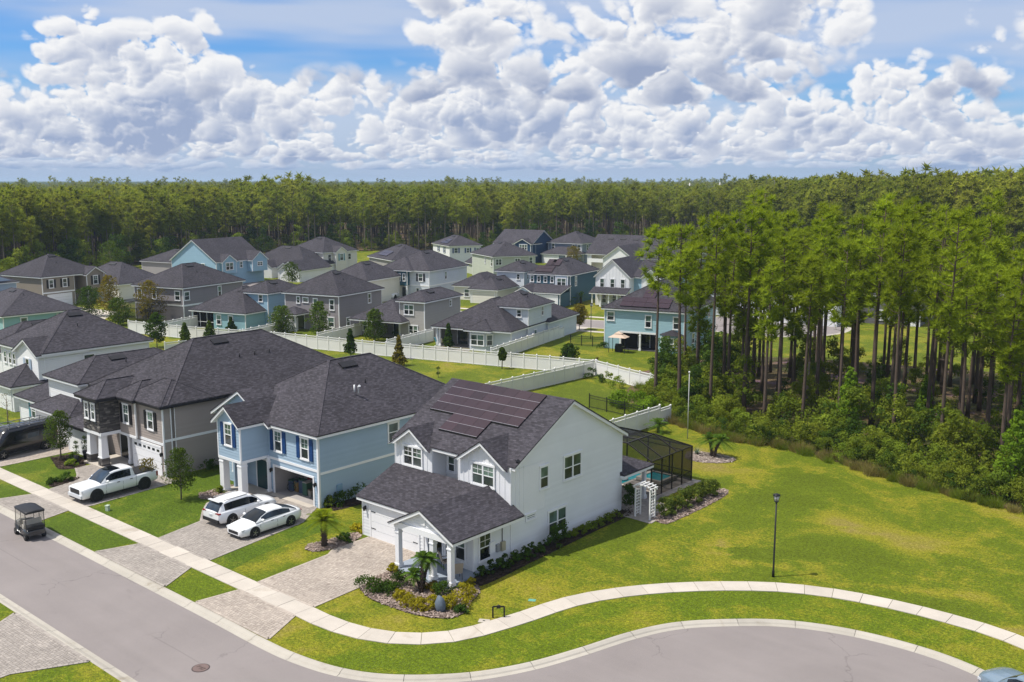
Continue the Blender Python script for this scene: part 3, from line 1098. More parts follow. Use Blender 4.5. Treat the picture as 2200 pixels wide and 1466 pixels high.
    def hip(s, x0, x1, y0, y1, z, pitch=0.5, o=0.4, trim=None, vent=True, roof=None, pipes=1, clip=None):
        X0, X1, Y0, Y1 = x0 - o, x1 + o, y0 - o, y1 + o
        w, d = X1 - X0, Y1 - Y0
        ze = z + 0.02
        h = min(w, d) / 2 * pitch
        if w >= d:
            ra, rb = (X0 + d / 2, (Y0 + Y1) / 2), (X1 - d / 2, (Y0 + Y1) / 2)
        else:
            ra, rb = ((X0 + X1) / 2, Y0 + w / 2), ((X0 + X1) / 2, Y1 - w / 2)
        e = 0.09
        mb = MB()
        vs = [(X0, Y0, ze), (X1, Y0, ze), (X1, Y1, ze), (X0, Y1, ze), (X0, Y0, ze + e), (X1, Y0, ze + e), (X1, Y1, ze + e), (X0, Y1, ze + e), (*ra, ze + e + h), (*rb, ze + e + h)]
        if w >= d:
            fs = [(4, 5, 9, 8), (5, 6, 9), (6, 7, 8, 9), (7, 4, 8)]
        else:
            fs = [(4, 5, 8), (5, 6, 9, 8), (6, 7, 9), (7, 4, 8, 9)]
        if abs(w - d) < 0.05:
            fs = [(4, 5, 8), (5, 6, 8), (6, 7, 8), (7, 4, 8)]
        fs += [(0, 3, 2, 1), (0, 1, 5, 4), (1, 2, 6, 5), (2, 3, 7, 6), (3, 0, 4, 7)]
        mb.add(vs, fs)
        me = mb.mesh('roof', roof or ROOF)
        if clip:
            bm = bmesh.new()
            bm.from_mesh(me)
            cut(bm, *clip)
            bm.to_mesh(me)
            bm.free()
        adduv(me)
        r = put('roof', me, s.root)
        i = 0.035
        ubox('fascia', r, trim or TRIM, X0 + i, X1 - i, max(Y0 + i, clip[0][1] if clip else -1e9), Y1 - i, z - 0.16, z + 0.015)
        if clip:
            return r
        cap = MB()
        A, B = Vector((*ra, ze + e + h)), Vector((*rb, ze + e + h))
        for c, q in (((X0, Y0), A), ((X1, Y0), A if w < d else B), ((X1, Y1), B), ((X0, Y1), B if w < d else A)):
            cap.bar(Vector((*c, ze + e)), q, 0.20, 0.014)
        if (A - B).length > 0.2:
            cap.bar(A, B, 0.20, 0.014)
        me = cap.mesh('ridge_cap', ROOFCAP)
        adduv(me)
        put('ridge_cap', me, r)
        if vent:
            # long dark off-ridge vent on the slope facing -y (or +x on deep roofs)
            if w >= d:
                m_ = ((A + B) / 2)
                s.vent(r, (m_.x, m_.y - 0.75, m_.z - 0.75 * pitch), 0.0, pitch)
            else:
                q = A + (B - A) * 0.3
                s.vent(r, (q.x + 0.75, q.y, q.z - 0.75 * pitch), R(90), pitch)
        for q in range(pipes):
            px, py = (X0 + X1) / 2 + w * 0.22, (Y0 + Y1) / 2 + (q - 0.5) * 1.5
            dist = min(px - X0, X1 - px, py - Y0, Y1 - py)
            zz = ze + e + dist * pitch
            pm = MB().tube([(px, py, zz - 0.1), (px, py, zz + 0.35)], [0.05, 0.05], 6)
            pm.build('vent_pipe', DRIP, r)
        return r

    def vent(s, r, loc, rz, pitch):
        m = MB().box(-0.75, 0.75, -0.3, 0.3, 0.0, 0.12)
        if 'vent' not in UB:
            UB['vent'] = m.mesh('roof_vent', DRIP)
        o = put('roof_vent', UB['vent'], r, loc, rz)
        o.rotation_euler = (math.atan(pitch), 0, rz)
        return o

    def column(s, x, y, z0, z1, w=0.3, m=None, base=0.42):
        mb = MB()
        mb.box(x - w / 2, x + w / 2, y - w / 2, y + w / 2, z0 + 0.25, z1)
        mb.box(x - w / 2 - 0.05, x + w / 2 + 0.05, y - w / 2 - 0.05, y + w / 2 + 0.05, z0, z0 + 0.25)
        mb.box(x - w / 2 - 0.03, x + w / 2 + 0.03, y - w / 2 - 0.03, y + w / 2 + 0.03, z1 - 0.34, z1 - 0.26)
        return mb.build('column', m or TRIM, s.root)

    def garage(s, side, c, a, b, h, m=None, rows=4, lights=False):
        """sectional door: each section its own panel"""
        rz, t, nn = SIDE[side]
        u = (a + b) / 2
        x, y = (u, c) if side in 'FB' else (c, u)
        m = m or TRIM
        w = abs(b - a)
        fr = MB()
        fr.box(-w / 2 - 0.14, -w / 2, -0.05, 0.0, 0, h)
        fr.box(w / 2, w / 2 + 0.14, -0.05, 0.0, 0, h)
        fr.box(-w / 2 - 0.14, w / 2 + 0.14, -0.055, 0.0, h, h + 0.16)
        o = fr.build('garage_door', TRIM, s.root, (x + nn[0] * 0.018, y + nn[1] * 0.018, 0), rz)
        ph = h / rows
        for i in range(rows):
            ubox('panel', o, m, -w / 2 + 0.005, w / 2 - 0.005, -0.03, 0.0, i * ph + 0.012, (i + 1) * ph - 0.012)
        if lights:
            for i in range(6):
                q = -w / 2 + (i + 0.5) * w / 6
                ubox('door_light', o, PANE_L, q - 0.2, q + 0.2, -0.036, -0.028, h - 0.36, h - 0.16)
        return o

    def door(s, side, c, u, w, h, m, z=0.0):
        rz, t, nn = SIDE[side]
        x, y = (u, c) if side in 'FB' else (c, u)
        fr = MB()
        fr.box(-w / 2 - 0.1, -w / 2, -0.06, 0.0, z, h + z)
        fr.box(w / 2, w / 2 + 0.1, -0.06, 0.0, z, h + z)
        fr.box(-w / 2 - 0.1, w / 2 + 0.1, -0.06, 0.0, h + z, h + z + 0.12)
        o = fr.build('door', TRIM, s.root, (x + nn[0] * 0.018, y + nn[1] * 0.018, 0), rz)
        ubox('leaf', o, m, -w / 2, w / 2, -0.03, 0.0, z + 0.01, h + z)
        ubox('handle', o, BLACK, w / 2 - 0.14, w / 2 - 0.09, -0.07, -0.03, z + 0.95, z + 1.1)
        return o

    def battens(s, wall, side, c, a, b, z0, ztop, m, step=0.42):
        """vertical battens; ztop(u) gives the top at u"""
        n = max(1, round((b - a) / step))
        for i in range(n + 1):
            u = a + (b - a) * i / n
            zt = ztop(u) if callable(ztop) else ztop
            if zt - z0 < 0.1:
                continue
            if side == 'F':
                ubox('batten', wall, m, u - 0.028, u + 0.028, c - 0.024, c + 0.01, z0, zt)
            else:
                ubox('batten', wall, m, c - 0.01, c + 0.024, u - 0.028, u + 0.028, z0, zt)


def adduv(me):
    lay = me.uv_layers.new(name='UVMap')
    Z = Vector((0, 0, 1))
    for p in me.polygons:
        nrm = p.normal
        if abs(nrm.z) > 0.999 or nrm.length < 0.5:
            t, b = Vector((1, 0, 0)), Vector((0, 1, 0))
        else:
            t = Z.cross(nrm).normalized()
            b = nrm.cross(t)
        for li in p.loop_indices:
            c = me.vertices[me.loops[li].vertex_index].co
            lay.data[li].uv = (c.dot(t), c.dot(b))


def lantern(h, x, y, z, side='F'):
    mb = MB()
    d = -1 if side == 'F' else 1
    mb.box(x - 0.05, x + 0.05, y - 0.04, y, z - 0.1, z + 0.15)
    mb.tube([(x, y - 0.02, z + 0.12), (x, y - 0.16, z + 0.16)], [0.015, 0.015], 5)
    mb.tube([(x, y - 0.16, z - 0.16), (x, y - 0.16, z - 0.10), (x, y - 0.16, z + 0.08), (x, y - 0.16, z + 0.16)], [0.05, 0.07, 0.10, 0.02], 6)
    return mb.build('wall_lantern', BLACK, h.root)


WHITE_SIDING = siding('white_lap_siding', (0.72, 0.735, 0.75))
WHITE_BOARD = paint('white_board_and_batten', (0.76, 0.765, 0.79), 0.55, 0.05)
BLUE_SIDING = siding('blue_lap_siding', (0.32, 0.425, 0.53))
GREIGE = siding('greige_lap_siding', (0.33, 0.285, 0.26))
NAVY = paint('navy_shutter', (0.008, 0.045, 0.16), 0.5)
TEALSH = paint('teal_shutter', (0.09, 0.26, 0.32), 0.5)
BLACKSH = paint('black_shutter', (0.014, 0.013, 0.016), 0.5)
STONE = attr_tint('ledge_stone', ((0.035, 0.033, 0.035), (0.09, 0.083, 0.08), (0.24, 0.22, 0.20)), 0.15)
DARKDOOR = paint('dark_teal_door', (0.012, 0.05, 0.06), 0.35)
BLACKDOOR = paint('black_glazed_door', (0.015, 0.016, 0.018), 0.15)
INSIDE = paint('garage_interior', (0.32, 0.30, 0.29), 0.8, 0.2)
BLUEGREY_SLAB = paint('painted_porch_floor', (0.26, 0.30, 0.36), 0.5)

# ---- white farmhouse with the solar roof: origin at the front corner of its long shaded wall
h = House('white_solar_house', 'white two storey house with solar panels and board and batten gables', -37.05, 42.83)
w1 = h.walls(-10.15, 0, 0.0, 11.65, 0, 5.6, WHITE_SIDING, True, 'RBL', gy=3.15)
# recessed middle front of the upper floor
h.walls(-6.6, -4.35, 1.25, 1.5, 2.6, 5.55, WHITE_SIDING, True, 'F', corners=False)
wl = h.walls(-10.15, -6.62, 0.0, 3.2, 2.6, 5.45, WHITE_BOARD, False, 'FRL', gx=1.22, corners=False)
wr = h.walls(-4.36, 0.025, 0.0, 3.2, 2.4, 5.4, WHITE_BOARD, False, 'FLR', gx=1.45, corners=False)
h.battens(wl, 'F', 0.0, -10.1, -6.68, 3.3, lambda u: 5.4 + 1.2 * (1 - abs(u + 8.385) / 1.77), TRIM)
h.battens(wr, 'F', 0.0, -4.3, -0.05, 2.4, lambda u: 5.35 + 1.43 * (1 - abs(u + 2.17) / 2.2), TRIM)
h.battens(wr, 'R', 0.025, 0.05, 1.2, 2.45, 5.5, TRIM, 0.38)
h.band('R', 0.025, 0.0, 1.25, 2.36, 0.1)
h.gable(-10.15, 0.0, 0.0, 11.65, 5.6, 3.15, 'x', 0.35, 0.32, o0=-0.03)
MAINCUT = ((0, 0, 5.6 + 0.055), (0, -0.5408, 1.0))
h.gable(-10.15, -6.62, 0.0, 4.0, 5.47, 1.22, 'y', 0.34, 0.38, back=0, clip=MAINCUT)
h.gable(-4.36, 0.0, 0.0, 4.6, 5.42, 1.45, 'y', 0.34, 0.38, back=0, clip=MAINCUT)
h.win('F', 0.0, -8.4, 4.18, 1.65, 1.22, 2, True)
h.win('F', 0.0, -2.2, 4.15, 1.75, 1.25, 2, True)
h.win('F', 1.25, -6.1, 3.95, 0.55, 1.0)
h.win('R', 0.0, 3.15, 3.68, 0.75, 1.35)
h.win('R', 0.0, 6.05, 3.68, 1.75, 1.48, 2)
h.win('R', 0.0, 4.5, 0.40, 1.75, 1.52, 2)
o = h.win('R', 0.0, 1.85, 2.03, 0.8, 0.24)
h.win('B', 11.65, -3.0, 3.7, 1.6, 1.4, 2)
h.win('B', 11.65, -7.5, 3.7, 1.6, 1.4, 2)
# garage wing and its lean-to roof
h.walls(-9.9, -4.3, -3.1, 0.05, 0, 2.5, WHITE_SIDING, True, 'FL', tm=TRIM)
h.walls(-9.9, -9.7, -3.0, 0.0, 2.5, 2.55, WHITE_SIDING, False, 'L', corners=False)
h.garage('F', -3.1, -9.05, -4.75, 2.2)
for z in (0.62, 1.72):
    for x in (-9.02, -4.78):
        ubox('strap_hinge', h.root, BLACK, x + (0.0 if x < -7 else -0.42), x + (0.42 if x < -7 else 0.0), -3.16, -3.145, z, z + 0.05)
h.shed(-9.9, -2.2, -3.1, 0.02, 2.66, 3.95, 0.32, 0.28)
h.solid('wall', WHITE_SIDING, [(-3.1, 2.4), (0.0, 2.4), (0.0, 3.9), (-3.1, 2.6)], 'x', -9.9, -9.75, False)
lantern(h, -9.55, -3.12, 1.85)
# front room right of the door and the porch
h.walls(-2.55, -0.03, -3.25, 0.05, 0, 2.62, WHITE_SIDING, True, 'FR')
h.walls(-4.3, -2.5, -0.6, -0.5, 0, 2.62, WHITE_SIDING, True, 'F', corners=False)
h.door('F', -0.6, -3.45, 0.95, 2.1, BLACKDOOR, 0.15)
h.win('F', -3.25, -1.45, 0.62, 1.55, 1.55, 2, True)
h.win('R', -0.03, -2.3, 0.62, 0.95, 1.55, 1, True)
ubox('porch_floor', h.root, BLUEGREY_SLAB, -4.25, 0.35, -5.9, -0.62, -0.05, 0.15)
for x in (-3.85, -1.0, 0.42 - 0.02):
    h.column(x - 0.0, -5.55, 0.15, 2.62, 0.30)
h.column(-3.85, -3.2, 0.15, 2.62, 0.26)
ubox('porch_beam', h.root, TRIM, -4.05, 0.60, -5.72, -5.38, 2.60, 2.95)
ubox('porch_beam', h.root, TRIM, 0.24, 0.58, -5.36, -3.2, 2.605, 2.90)
ubox('porch_beam', h.root, TRIM, -4.03, -3.68, -5.36, -3.1, 2.605, 2.90)
pg = MB()
pg.add([(-4.1, -5.60, 2.95), (0.62, -5.60, 2.95), (-1.74, -5.60, 4.15)], [(0, 1, 2)])
pg.build('porch_gable', WHITE_BOARD, h.root)
for z in (3.15, 3.35, 3.55, 3.75, 3.95):
    f = (z - 2.95) / 1.2
    ubox('gable_board', h.root, TRIM, -4.1 + 2.36 * f, 0.62 - 2.36 * f, -5.625, -5.60, z - 0.012, z + 0.012)
ubox('gable_vent', h.root, TRIM, -1.95, -1.53, -5.66, -5.60, 3.2, 3.75)
h.gable(-4.1, 0.62, -5.6, 0.2, 2.92, 1.2, 'y', 0.30, 0.32, back=0)
# meters, pipe and floodlight on the shaded wall
ub = ubox('meter_box', h.root, TRIM, -0.03, 0.09, -1.95, -1.5, 0.85, 1.55)
ubox('meter_box', h.root, paint('tan_box', (0.42, 0.38, 0.27), 0.5), -0.03, 0.16, -0.95, -0.62, 0.75, 1.3)
ubox('meter_box', h.root, paint('grey_box', (0.3, 0.31, 0.32), 0.5), -0.03, 0.12, -1.35, -1.1, 0.8, 1.25)
ubox('conduit', h.root, paint('grey_conduit', (0.18, 0.18, 0.19), 0.5), 0.0, 0.04, -0.80, -0.76, 1.3, 2.5)
MB().tube([(0.03, 0.35, 6.05), (0.35, 0.25, 6.1)], [0.03, 0.03], 6).tube([(0.30, 0.25, 6.0), (0.42, 0.22, 6.1)], [0.10, 0.12], 8).build('flood_light', BLACK, h.root)
HOUSE1 = h

# solar array: seven by four and a block of three by two
SOLAR = mat('solar_glass', lambda t, p: (t.put(p.inputs['Base Color'], t.mix(orand(t), (0.026, 0.014, 0.017), (0.042, 0.022, 0.027))), setp(p, 0.22, 0.5)))
arr = thing('solar_array', 'dark purple rooftop solar array on the white house', 'solar panels', (-46.67, 45.66, 0))
k = 0.5405
nrm = Vector((0, -k, 1)).normalized()
tilt = math.atan(k)


def rz_(y):
    return 5.6 + (y + 45.66 - 42.83) * k + 0.10 + 0.09


pm = MB().box(0.008, 1.108, 0.006, 0.805, -0.02, 0.02).mesh('solar_panel', SOLAR)
rail = paint('alu_rail', (0.42, 0.40, 0.43), 0.3, 0.05, 1.0, 0.5, 0.6)
rm = MB().box(0.0, 1.116, -0.012, 0.012, 0.0, 0.03).mesh('rail', rail)
for r in range(-2, 4):
    for c in (range(7) if r >= 0 else range(2, 5)):
        yy = r * 0.811 * math.cos(tilt)
        o = put('solar_panel', pm, arr, (c * 1.116, yy, rz_(yy)))
        o.rotation_euler = (tilt, 0, 0)
        o = put('rail', rm, arr, (c * 1.116, yy - 0.003, rz_(yy) - 0.003))
        o.rotation_euler = (tilt, 0, 0)
for r, c0, c1 in ((0, 0, 7), (-2, 2, 5)):
    yy = r * 0.811 * math.cos(tilt)
    sk = ubox('skirt', arr, BLACK, c0 * 1.116, c1 * 1.116, yy - 0.05, yy - 0.01, rz_(yy) - 0.13, rz_(yy) - 0.01)

# ---- blue house with the open garage
h = House('blue_house', 'blue two storey house with navy shutters and open garage', -53.1, 41.1)
h.walls(-11.3, 0, 0.02, 15.4, 0, 5.2, BLUE_SIDING, True, 'RBL')
fw = MB()
for (a, b, z0, z1) in ((-6.2, -5.15, 0, 5.2), (-5.15, -0.62, 2.05, 5.2), (-0.62, 0, 0, 5.2), (-11.3, -6.2, 0, 5.2)):
    wface(fw, (a, 0), (1, 0), (0, -1), b - a, z0, z1)
w = fw.build('wall', BLUE_SIDING, h.root)
for x in (-0.08,):
    ubox('corner_board', w, TRIM, x - 0.06, x + 0.11, -0.05, 0.1, 0, 5.18)
h.hip(-11.3, 0, 0, 15.4, 5.2, 0.62)
h.band('R', 0.0, 0.12, 15.3, 2.36, 0.18)
h.band('F', 0.0, -6.4, 0.0, 2.55, 0.18)
h.win('F', 0.0, -4.55, 3.3, 0.78, 1.45, 1, True, NAVY)
h.win('F', 0.0, -1.45, 3.3, 0.78, 1.45, 1, True, NAVY)
h.win('R', 0.0, 6.95, 3.45, 0.95, 1.35)
h.win('R', 0.0, 12.0, 3.45, 0.95, 1.35)
# open garage: jambs, dark room, raised door under the ceiling
gr = MB()
gr.add([(-5.15, 0.05, 0.02), (-0.62, 0.05, 0.02), (-0.62, 6.0, 0.02), (-5.15, 6.0, 0.02), (-5.15, 0.05, 2.5), (-0.62, 0.05, 2.5), (-0.62, 6, 2.5), (-5.15, 6, 2.5)],
       [(0, 1, 2, 3), (7, 6, 5, 4), (3, 2, 6, 7), (0, 3, 7, 4), (2, 1, 5, 6)])
gr.build('garage_room', INSIDE, h.root)
for a, b, z0, z1 in ((-5.27, -5.13, 0, 2.05), (-0.64, -0.50, 0, 2.05), (-5.27, -0.50, 2.05, 2.2)):
    ubox('garage_jamb', h.root, TRIM, a, b, -0.06, 0.02, z0, z1)
ubox('raised_door', h.root, TRIM, -5.1, -0.67, 0.3, 2.7, 2.32, 2.38)
ubox('garage_threshold', h.root, CONC, -5.2, -0.6, -0.5, 0.04, -0.02, 0.045)
# entry tower on square columns
tw = h.walls(-8.6, -5.8, -2.35, 0.05, 2.65, 5.55, BLUE_SIDING, True, 'FRL', gx=1.05)
h.gable(-8.6, -5.8, -2.35, 3.0, 5.57, 1.07, 'y', 0.33, 0.38, back=0)
h.gable(-12.0, -5.2, -0.3, 3.4, 5.25, 1.95, 'y', 0.3, 0.3, back=0)
g2 = MB()
wface(g2, (-12.0, -0.3), (1, 0), (0, -1), 6.8, 5.0, 5.25, 1.95)
g2.build('wall', BLUE_SIDING, h.root)
h.walls(-11.3, -8.7, -0.3, 0.3, 0, 5.2, BLUE_SIDING, True, 'FL')
h.band('F', -2.35, -8.6, -5.8, 2.58, 0.2)
h.band('R', -5.8, -2.35, 0.0, 2.58, 0.2)
h.win('F', -2.35, -7.2, 3.75, 0.78, 1.55, 1, True, NAVY)
for x in (-8.32, -6.05):
    h.column(x, -2.1, 0.0, 2.65, 0.5)
h.column(-5.62, -0.15, 0.0, 2.65, 0.2)
h.door('F', -0.02, -6.55, 1.3, 2.2, DARKDOOR, 0.1)
h.walls(-8.6, -8.4, -1.2, 0.0, 0, 2.6, BLUE_SIDING, False, 'FLR', corners=False)
h.win('F', -0.32, -9.3, 0.9, 1.1, 1.4, 2, True)
ubox('porch_floor', h.root, CONC, -8.7, -5.4, -2.5, 0.0, -0.05, 0.1)
ubox('meter_box', h.root, paint('blue_box', (0.20, 0.33, 0.45), 0.5), -0.03, 0.12, 1.5, 1.95, 0.5, 1.35)
lantern(h, -5.38, -0.02, 1.75)
lantern(h, -0.33, -0.02, 1.65)
MB().tube([(-2.2, 5.2, 7.1), (-2.2, 5.2, 7.65)], [0.06, 0.06], 6).tube([(-2.0, 5.4, 7.0), (-2.0, 5.4, 7.5), (-1.85, 5.4, 7.6)], [0.07, 0.07, 0.1], 6).build('vent_pipe', TRIM, h.root)
HOUSE2 = h

# ---- greige house with the stone tower
h = House('stone_fronted_house', 'greige two storey house with stacked stone entry tower', -67.8, 37.9)
h.walls(-11.6, 0, 0.6, 19.0, 0, 5.6, GREIGE, True, 'FRBL', corners=False)
w = h.walls(-4.75, 0, 0.0, 1.0, 0, 5.58, GREIGE, True, 'FRL')
w2 = h.walls(-6.3, -3.55, -0.28, 1.0, 2.55, 5.58, GREIGE, True, 'FRL')
h.hip(-11.6, 0, 0.6, 19.0, 5.62, 0.60, 0.45, DRIP, pipes=3)
h.hip(-4.75, 0, 0.0, 4.0, 5.6, 0.60, 0.46, DRIP, False, pipes=0)
h.hip(-6.3, -3.55, -0.28, 4.0, 5.61, 0.60, 0.45, DRIP, False, pipes=0)
h.band('R', 0.0, 0.1, 18.9, 2.75, 0.2)
h.band('F', -0.0, -3.6, 0.0, 2.5, 0.2)
h.band('F', -0.28, -6.2, -3.55, 2.5, 0.2)
h.win('F', 0.0, -1.75, 3.55, 0.75, 1.35, 1, True, BLACKSH)
h.win('F', -0.28, -4.95, 3.6, 0.75, 1.45, 1, True, BLACKSH)
h.garage('F', 0.0, -4.55, -0.5, 2.25, lights=True)
lantern(h, -0.25, -0.02, 1.8)
ubox('downspout', h.root, TRIM, -0.01, 0.07, 0.62, 0.70, 0.1, 5.45)
# tower: every ledge stone proud by its own amount
tx0, tx1, ty0, ty1 = -8.75, -6.1, -1.9, 0.7
core = h.walls(tx0, tx1, ty0, ty1, 2.75, 5.58, STONE, False, 'FRL', corners=False)
rnd = random.Random(5)
smb = MB()
for side in 'FRL':
    z = 2.85
    while z < 5.5:
        hh = rnd.choice((0.08, 0.1, 0.13))
        u, end = (tx0, tx1) if side == 'F' else (ty0, ty1)
        while u < end - 0.02:
            ww = min(rnd.uniform(0.18, 0.55), end - u)
            d = rnd.uniform(0.03, 0.085)
            sh = min(1, max(0, rnd.gauss(0.35, 0.25)))
            if side == 'F':
                smb.box(u + 0.006, u + ww - 0.006, ty0 - d, ty0, z + 0.004, z + hh - 0.004, sh)
            elif side == 'R':
                smb.box(tx1, tx1 + d, u + 0.006, u + ww - 0.006, z + 0.004, z + hh - 0.004, sh)
            else:
                smb.box(tx0 - d, tx0, u + 0.006, u + ww - 0.006, z + 0.004, z + hh - 0.004, sh)
            u += ww
        z += hh
st = smb.build('ledge_stones', STONE, h.root)
st['kind'] = 'stuff'
h.hip(tx0, tx1, ty0, 3.0, 5.6, 0.60, 0.5, DRIP, False, pipes=0)
for u in (-7.95, -6.9):
    o = h.win('F', ty0 - 0.09, u, 3.85, 0.5, 1.25, 1, True)
h.band('F', ty0, tx0 - 0.1, tx1 + 0.1, 2.6, 0.25)
h.band('R', tx1 + 0.06, ty0, ty1, 2.6, 0.25)
for x in (-8.35, -6.45):
    mb = MB()
    z0, z1 = 0.75, 2.62
    vs = []
    for (hw, z) in ((0.30, 0.75), (0.22, 2.62)):
        vs += [(x - hw, ty0 + 0.3 - hw, z), (x + hw, ty0 + 0.3 - hw, z), (x + hw, ty0 + 0.3 + hw, z), (x - hw, ty0 + 0.3 + hw, z)]
    mb.add(vs, [(0, 1, 5, 4), (1, 2, 6, 5), (2, 3, 7, 6), (3, 0, 4, 7), (4, 5, 6, 7)])
    mb.box(x - 0.34, x + 0.34, ty0 - 0.04, ty0 + 0.64, 0.75, 0.84)
    mb.build('column', TRIM, h.root)
    pb = MB()
    z = 0.0
    while z < 0.74:
        for a in range(3):
            pb.box(x - 0.33 + a * 0.22, x - 0.115 + a * 0.22, ty0 - 0.02 - rnd.uniform(0, .03), ty0 + 0.62 + rnd.uniform(0, .03), z + 0.004, z + 0.12, min(1, max(0, rnd.gauss(.35, .25))))
        z += 0.124
    o = pb.build('pier', STONE, h.root)
    o['kind'] = 'stuff'
ubox('porch_floor', h.root, CONC, -8.9, -5.4, -2.1, 0.6, -0.05, 0.12)
h.door('F', 0.6, -6.9, 1.7, 2.35, BLACKDOOR, 0.12)
h.column(-5.35, 0.1, 0.1, 2.6, 0.28)
HOUSE3 = h


# ------------------------------------------------------------------ the houses further off
def fs(name, c):
    return siding(name, c, True)


PALEGREY = fs('pale_grey_siding', (0.56, 0.60, 0.65))
WHITE_FAR = fs('white_siding_far', (0.74, 0.745, 0.75))
CREAM = fs('cream_siding', (0.68, 0.655, 0.585))
TAUPE = fs('taupe_siding', (0.235, 0.215, 0.225))
TAUPE2 = fs('warm_taupe_siding', (0.25, 0.215, 0.18))
STONEGREY = fs('stone_grey_siding', (0.33, 0.315, 0.30))
AQUA = fs('aqua_siding', (0.25, 0.42, 0.47))
SKYBLUE = fs('sky_blue_siding', (0.27, 0.42, 0.53))
TEAL = fs('teal_blue_siding', (0.29, 0.45, 0.51))
STEEL = fs('steel_blue_siding', (0.035, 0.095, 0.135))
PALEBLUE = fs('pale_blue_siding', (0.36, 0.44, 0.54))
SAGE = fs('sage_siding', (0.46, 0.49, 0.42))
NAVYS = fs('navy_siding', (0.020, 0.055, 0.12))
GREYBLUE = fs('grey_blue_siding', (0.20, 0.24, 0.30))
DARKGREY = fs('dark_grey_siding', (0.12, 0.115, 0.12))
SEAFOAM = fs('seafoam_siding', (0.26, 0.44, 0.44))
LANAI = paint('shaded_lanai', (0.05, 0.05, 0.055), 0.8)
SCREEN = screen_mesh('insect_screen', 0.64)
BRONZE = paint('bronze_frame', (0.022, 0.019, 0.018), 0.4)
SUNROOM = paint('pale_frame', (0.5, 0.47, 0.42), 0.5)


def wins(h, side, c, lst, shut=None):
    for (u, z, w, hh, *r) in lst:
        h.win(side, c, u, z, w, hh, *(r or [1]), shut=shut)


def lanai(h, x0, x1, y0, y1, z1, cols=(), screen=False, m=None):
    """open back porch: dark recess, floor, ceiling, posts, optional screens"""
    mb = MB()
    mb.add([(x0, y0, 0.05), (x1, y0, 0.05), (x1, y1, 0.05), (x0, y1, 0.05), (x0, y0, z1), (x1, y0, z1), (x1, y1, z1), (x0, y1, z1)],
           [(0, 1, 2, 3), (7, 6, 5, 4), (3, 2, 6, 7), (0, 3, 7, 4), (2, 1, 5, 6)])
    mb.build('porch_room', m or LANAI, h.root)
    h.door('F', y1 - 0.05, (x0 + x1) / 2, 1.6, 2.1, PANE_L, 0.06)
    for c in cols:
        h.column(c, y0 + 0.12, 0.0, z1, 0.24)
    ubox('porch_beam', h.root, TRIM, x0, x1, y0 - 0.01, y0 + 0.2, z1, z1 + 0.25)
    if screen:
        n = max(1, round((x1 - x0) / 1.6))
        for i in range(n):
            a, b = x0 + (x1 - x0) * i / n, x0 + (x1 - x0) * (i + 1) / n
            ubox('screen_panel', h.root, SCREEN, a + 0.03, b - 0.03, y0 + 0.10, y0 + 0.11, 0.1, z1)
            ubox('screen_post', h.root, TRIM, a - 0.03, a + 0.03, y0 + 0.06, y0 + 0.14, 0.05, z1)
        ubox('screen_rail', h.root, TRIM, x0, x1, y0 + 0.07, y0 + 0.13, 0.85, 0.92)


def rooftop_panels(label, h, spots, y0, z0, k, rz=None):
    """small solar array lying on a slope that rises towards +y of the house"""
    a = thing('solar_array', label, 'solar panels', h.root.location, h.root.rotation_euler.z)
    t = math.atan(k)
    pmesh = MB().box(-0.85, 0.85, -0.5, 0.5, -0.02, 0.02).mesh('solar_panel', SOLAR)
    for (x, d) in spots:
        o = put('solar_panel', pmesh, a, (x, y0 + d * math.cos(t), z0 + d * math.sin(t) + 0.16))
        o.rotation_euler = (t, 0, 0)
    return a


# -- front row, on towards the van
h = House('white_teal_shutter_house', 'white house with teal shutters beside the black van', -83.5, 37.9)
h.walls(-6.0, 0, 1.2, 13.0, 0, 5.0, WHITE_FAR, False)
h.hip(-6.0, 0, 1.2, 13.0, 5.0, 0.5)
h.walls(-11.2, -5.4, 0.6, 12.0, 0, 2.5, WHITE_FAR, False)
h.hip(-11.2, -5.4, 0.6, 12.0, 2.5, 0.5, vent=False)
h.walls(-5.4, 1.2, -0.4, 5.0, 0, 2.5, WHITE_FAR, False)
h.hip(-5.4, 1.2, -0.4, 5.0, 2.5, 0.5, vent=False, pipes=0)
h.walls(2.4, 5.7, -1.2, 5.0, 0, 2.4, WHITE_FAR, False)
h.hip(2.4, 5.7, -1.2, 5.0, 2.4, 0.5, vent=False, pipes=0, trim=DRIP)
h.garage('F', -0.4, -4.9, -0.6, 2.1)
h.win('F', 0.6, -8.2, 0.8, 0.75, 1.3, 1, False, TEALSH)
h.win('R', 0.0, 9.0, 3.6, 0.8, 1.2)
h = House('white_gabled_house', 'white two storey house with small blue shuttered gable window', -98.9, 42.9)
h.walls(-10.2, 0, 0, 11.3, 0, 5.4, WHITE_FAR, False)
h.hip(-10.2, 0, 0, 11.3, 5.4, 0.62)
h.walls(-5.0, -0.02, -0.6, 2.0, 2.5, 5.4, WHITE_FAR, False, 'FRL', gx=1.3)
h.gable(-5.0, 0, -0.6, 4.5, 5.42, 1.3, 'y', 0.33, 0.35, back=0)
h.win('F', -0.6, -2.4, 3.5, 0.7, 1.2, 1, False, PALEBLUE)
wins(h, 'F', 0.0, [(u, 3.5, 0.55, 1.1) for u in (-6.0, -7.0, -8.0, -9.2)])
h.win('R', 0.0, 4.6, 3.2, 1.1, 1.55)
h.walls(-5.4, -0.05, -3.2, 0.0, 0, 2.5, WHITE_FAR, False, 'FRL')
h.hip(-5.4, -0.05, -3.2, 3.0, 2.5, 0.55, vent=False, pipes=0)
h.garage('F', -3.2, -5.0, -0.6, 2.1)
p = G(120, 745, 5.2)
h = House('charcoal_roofed_white_house', 'white house whose charcoal hip roof shows behind the gabled one', -110.6, 43.6)
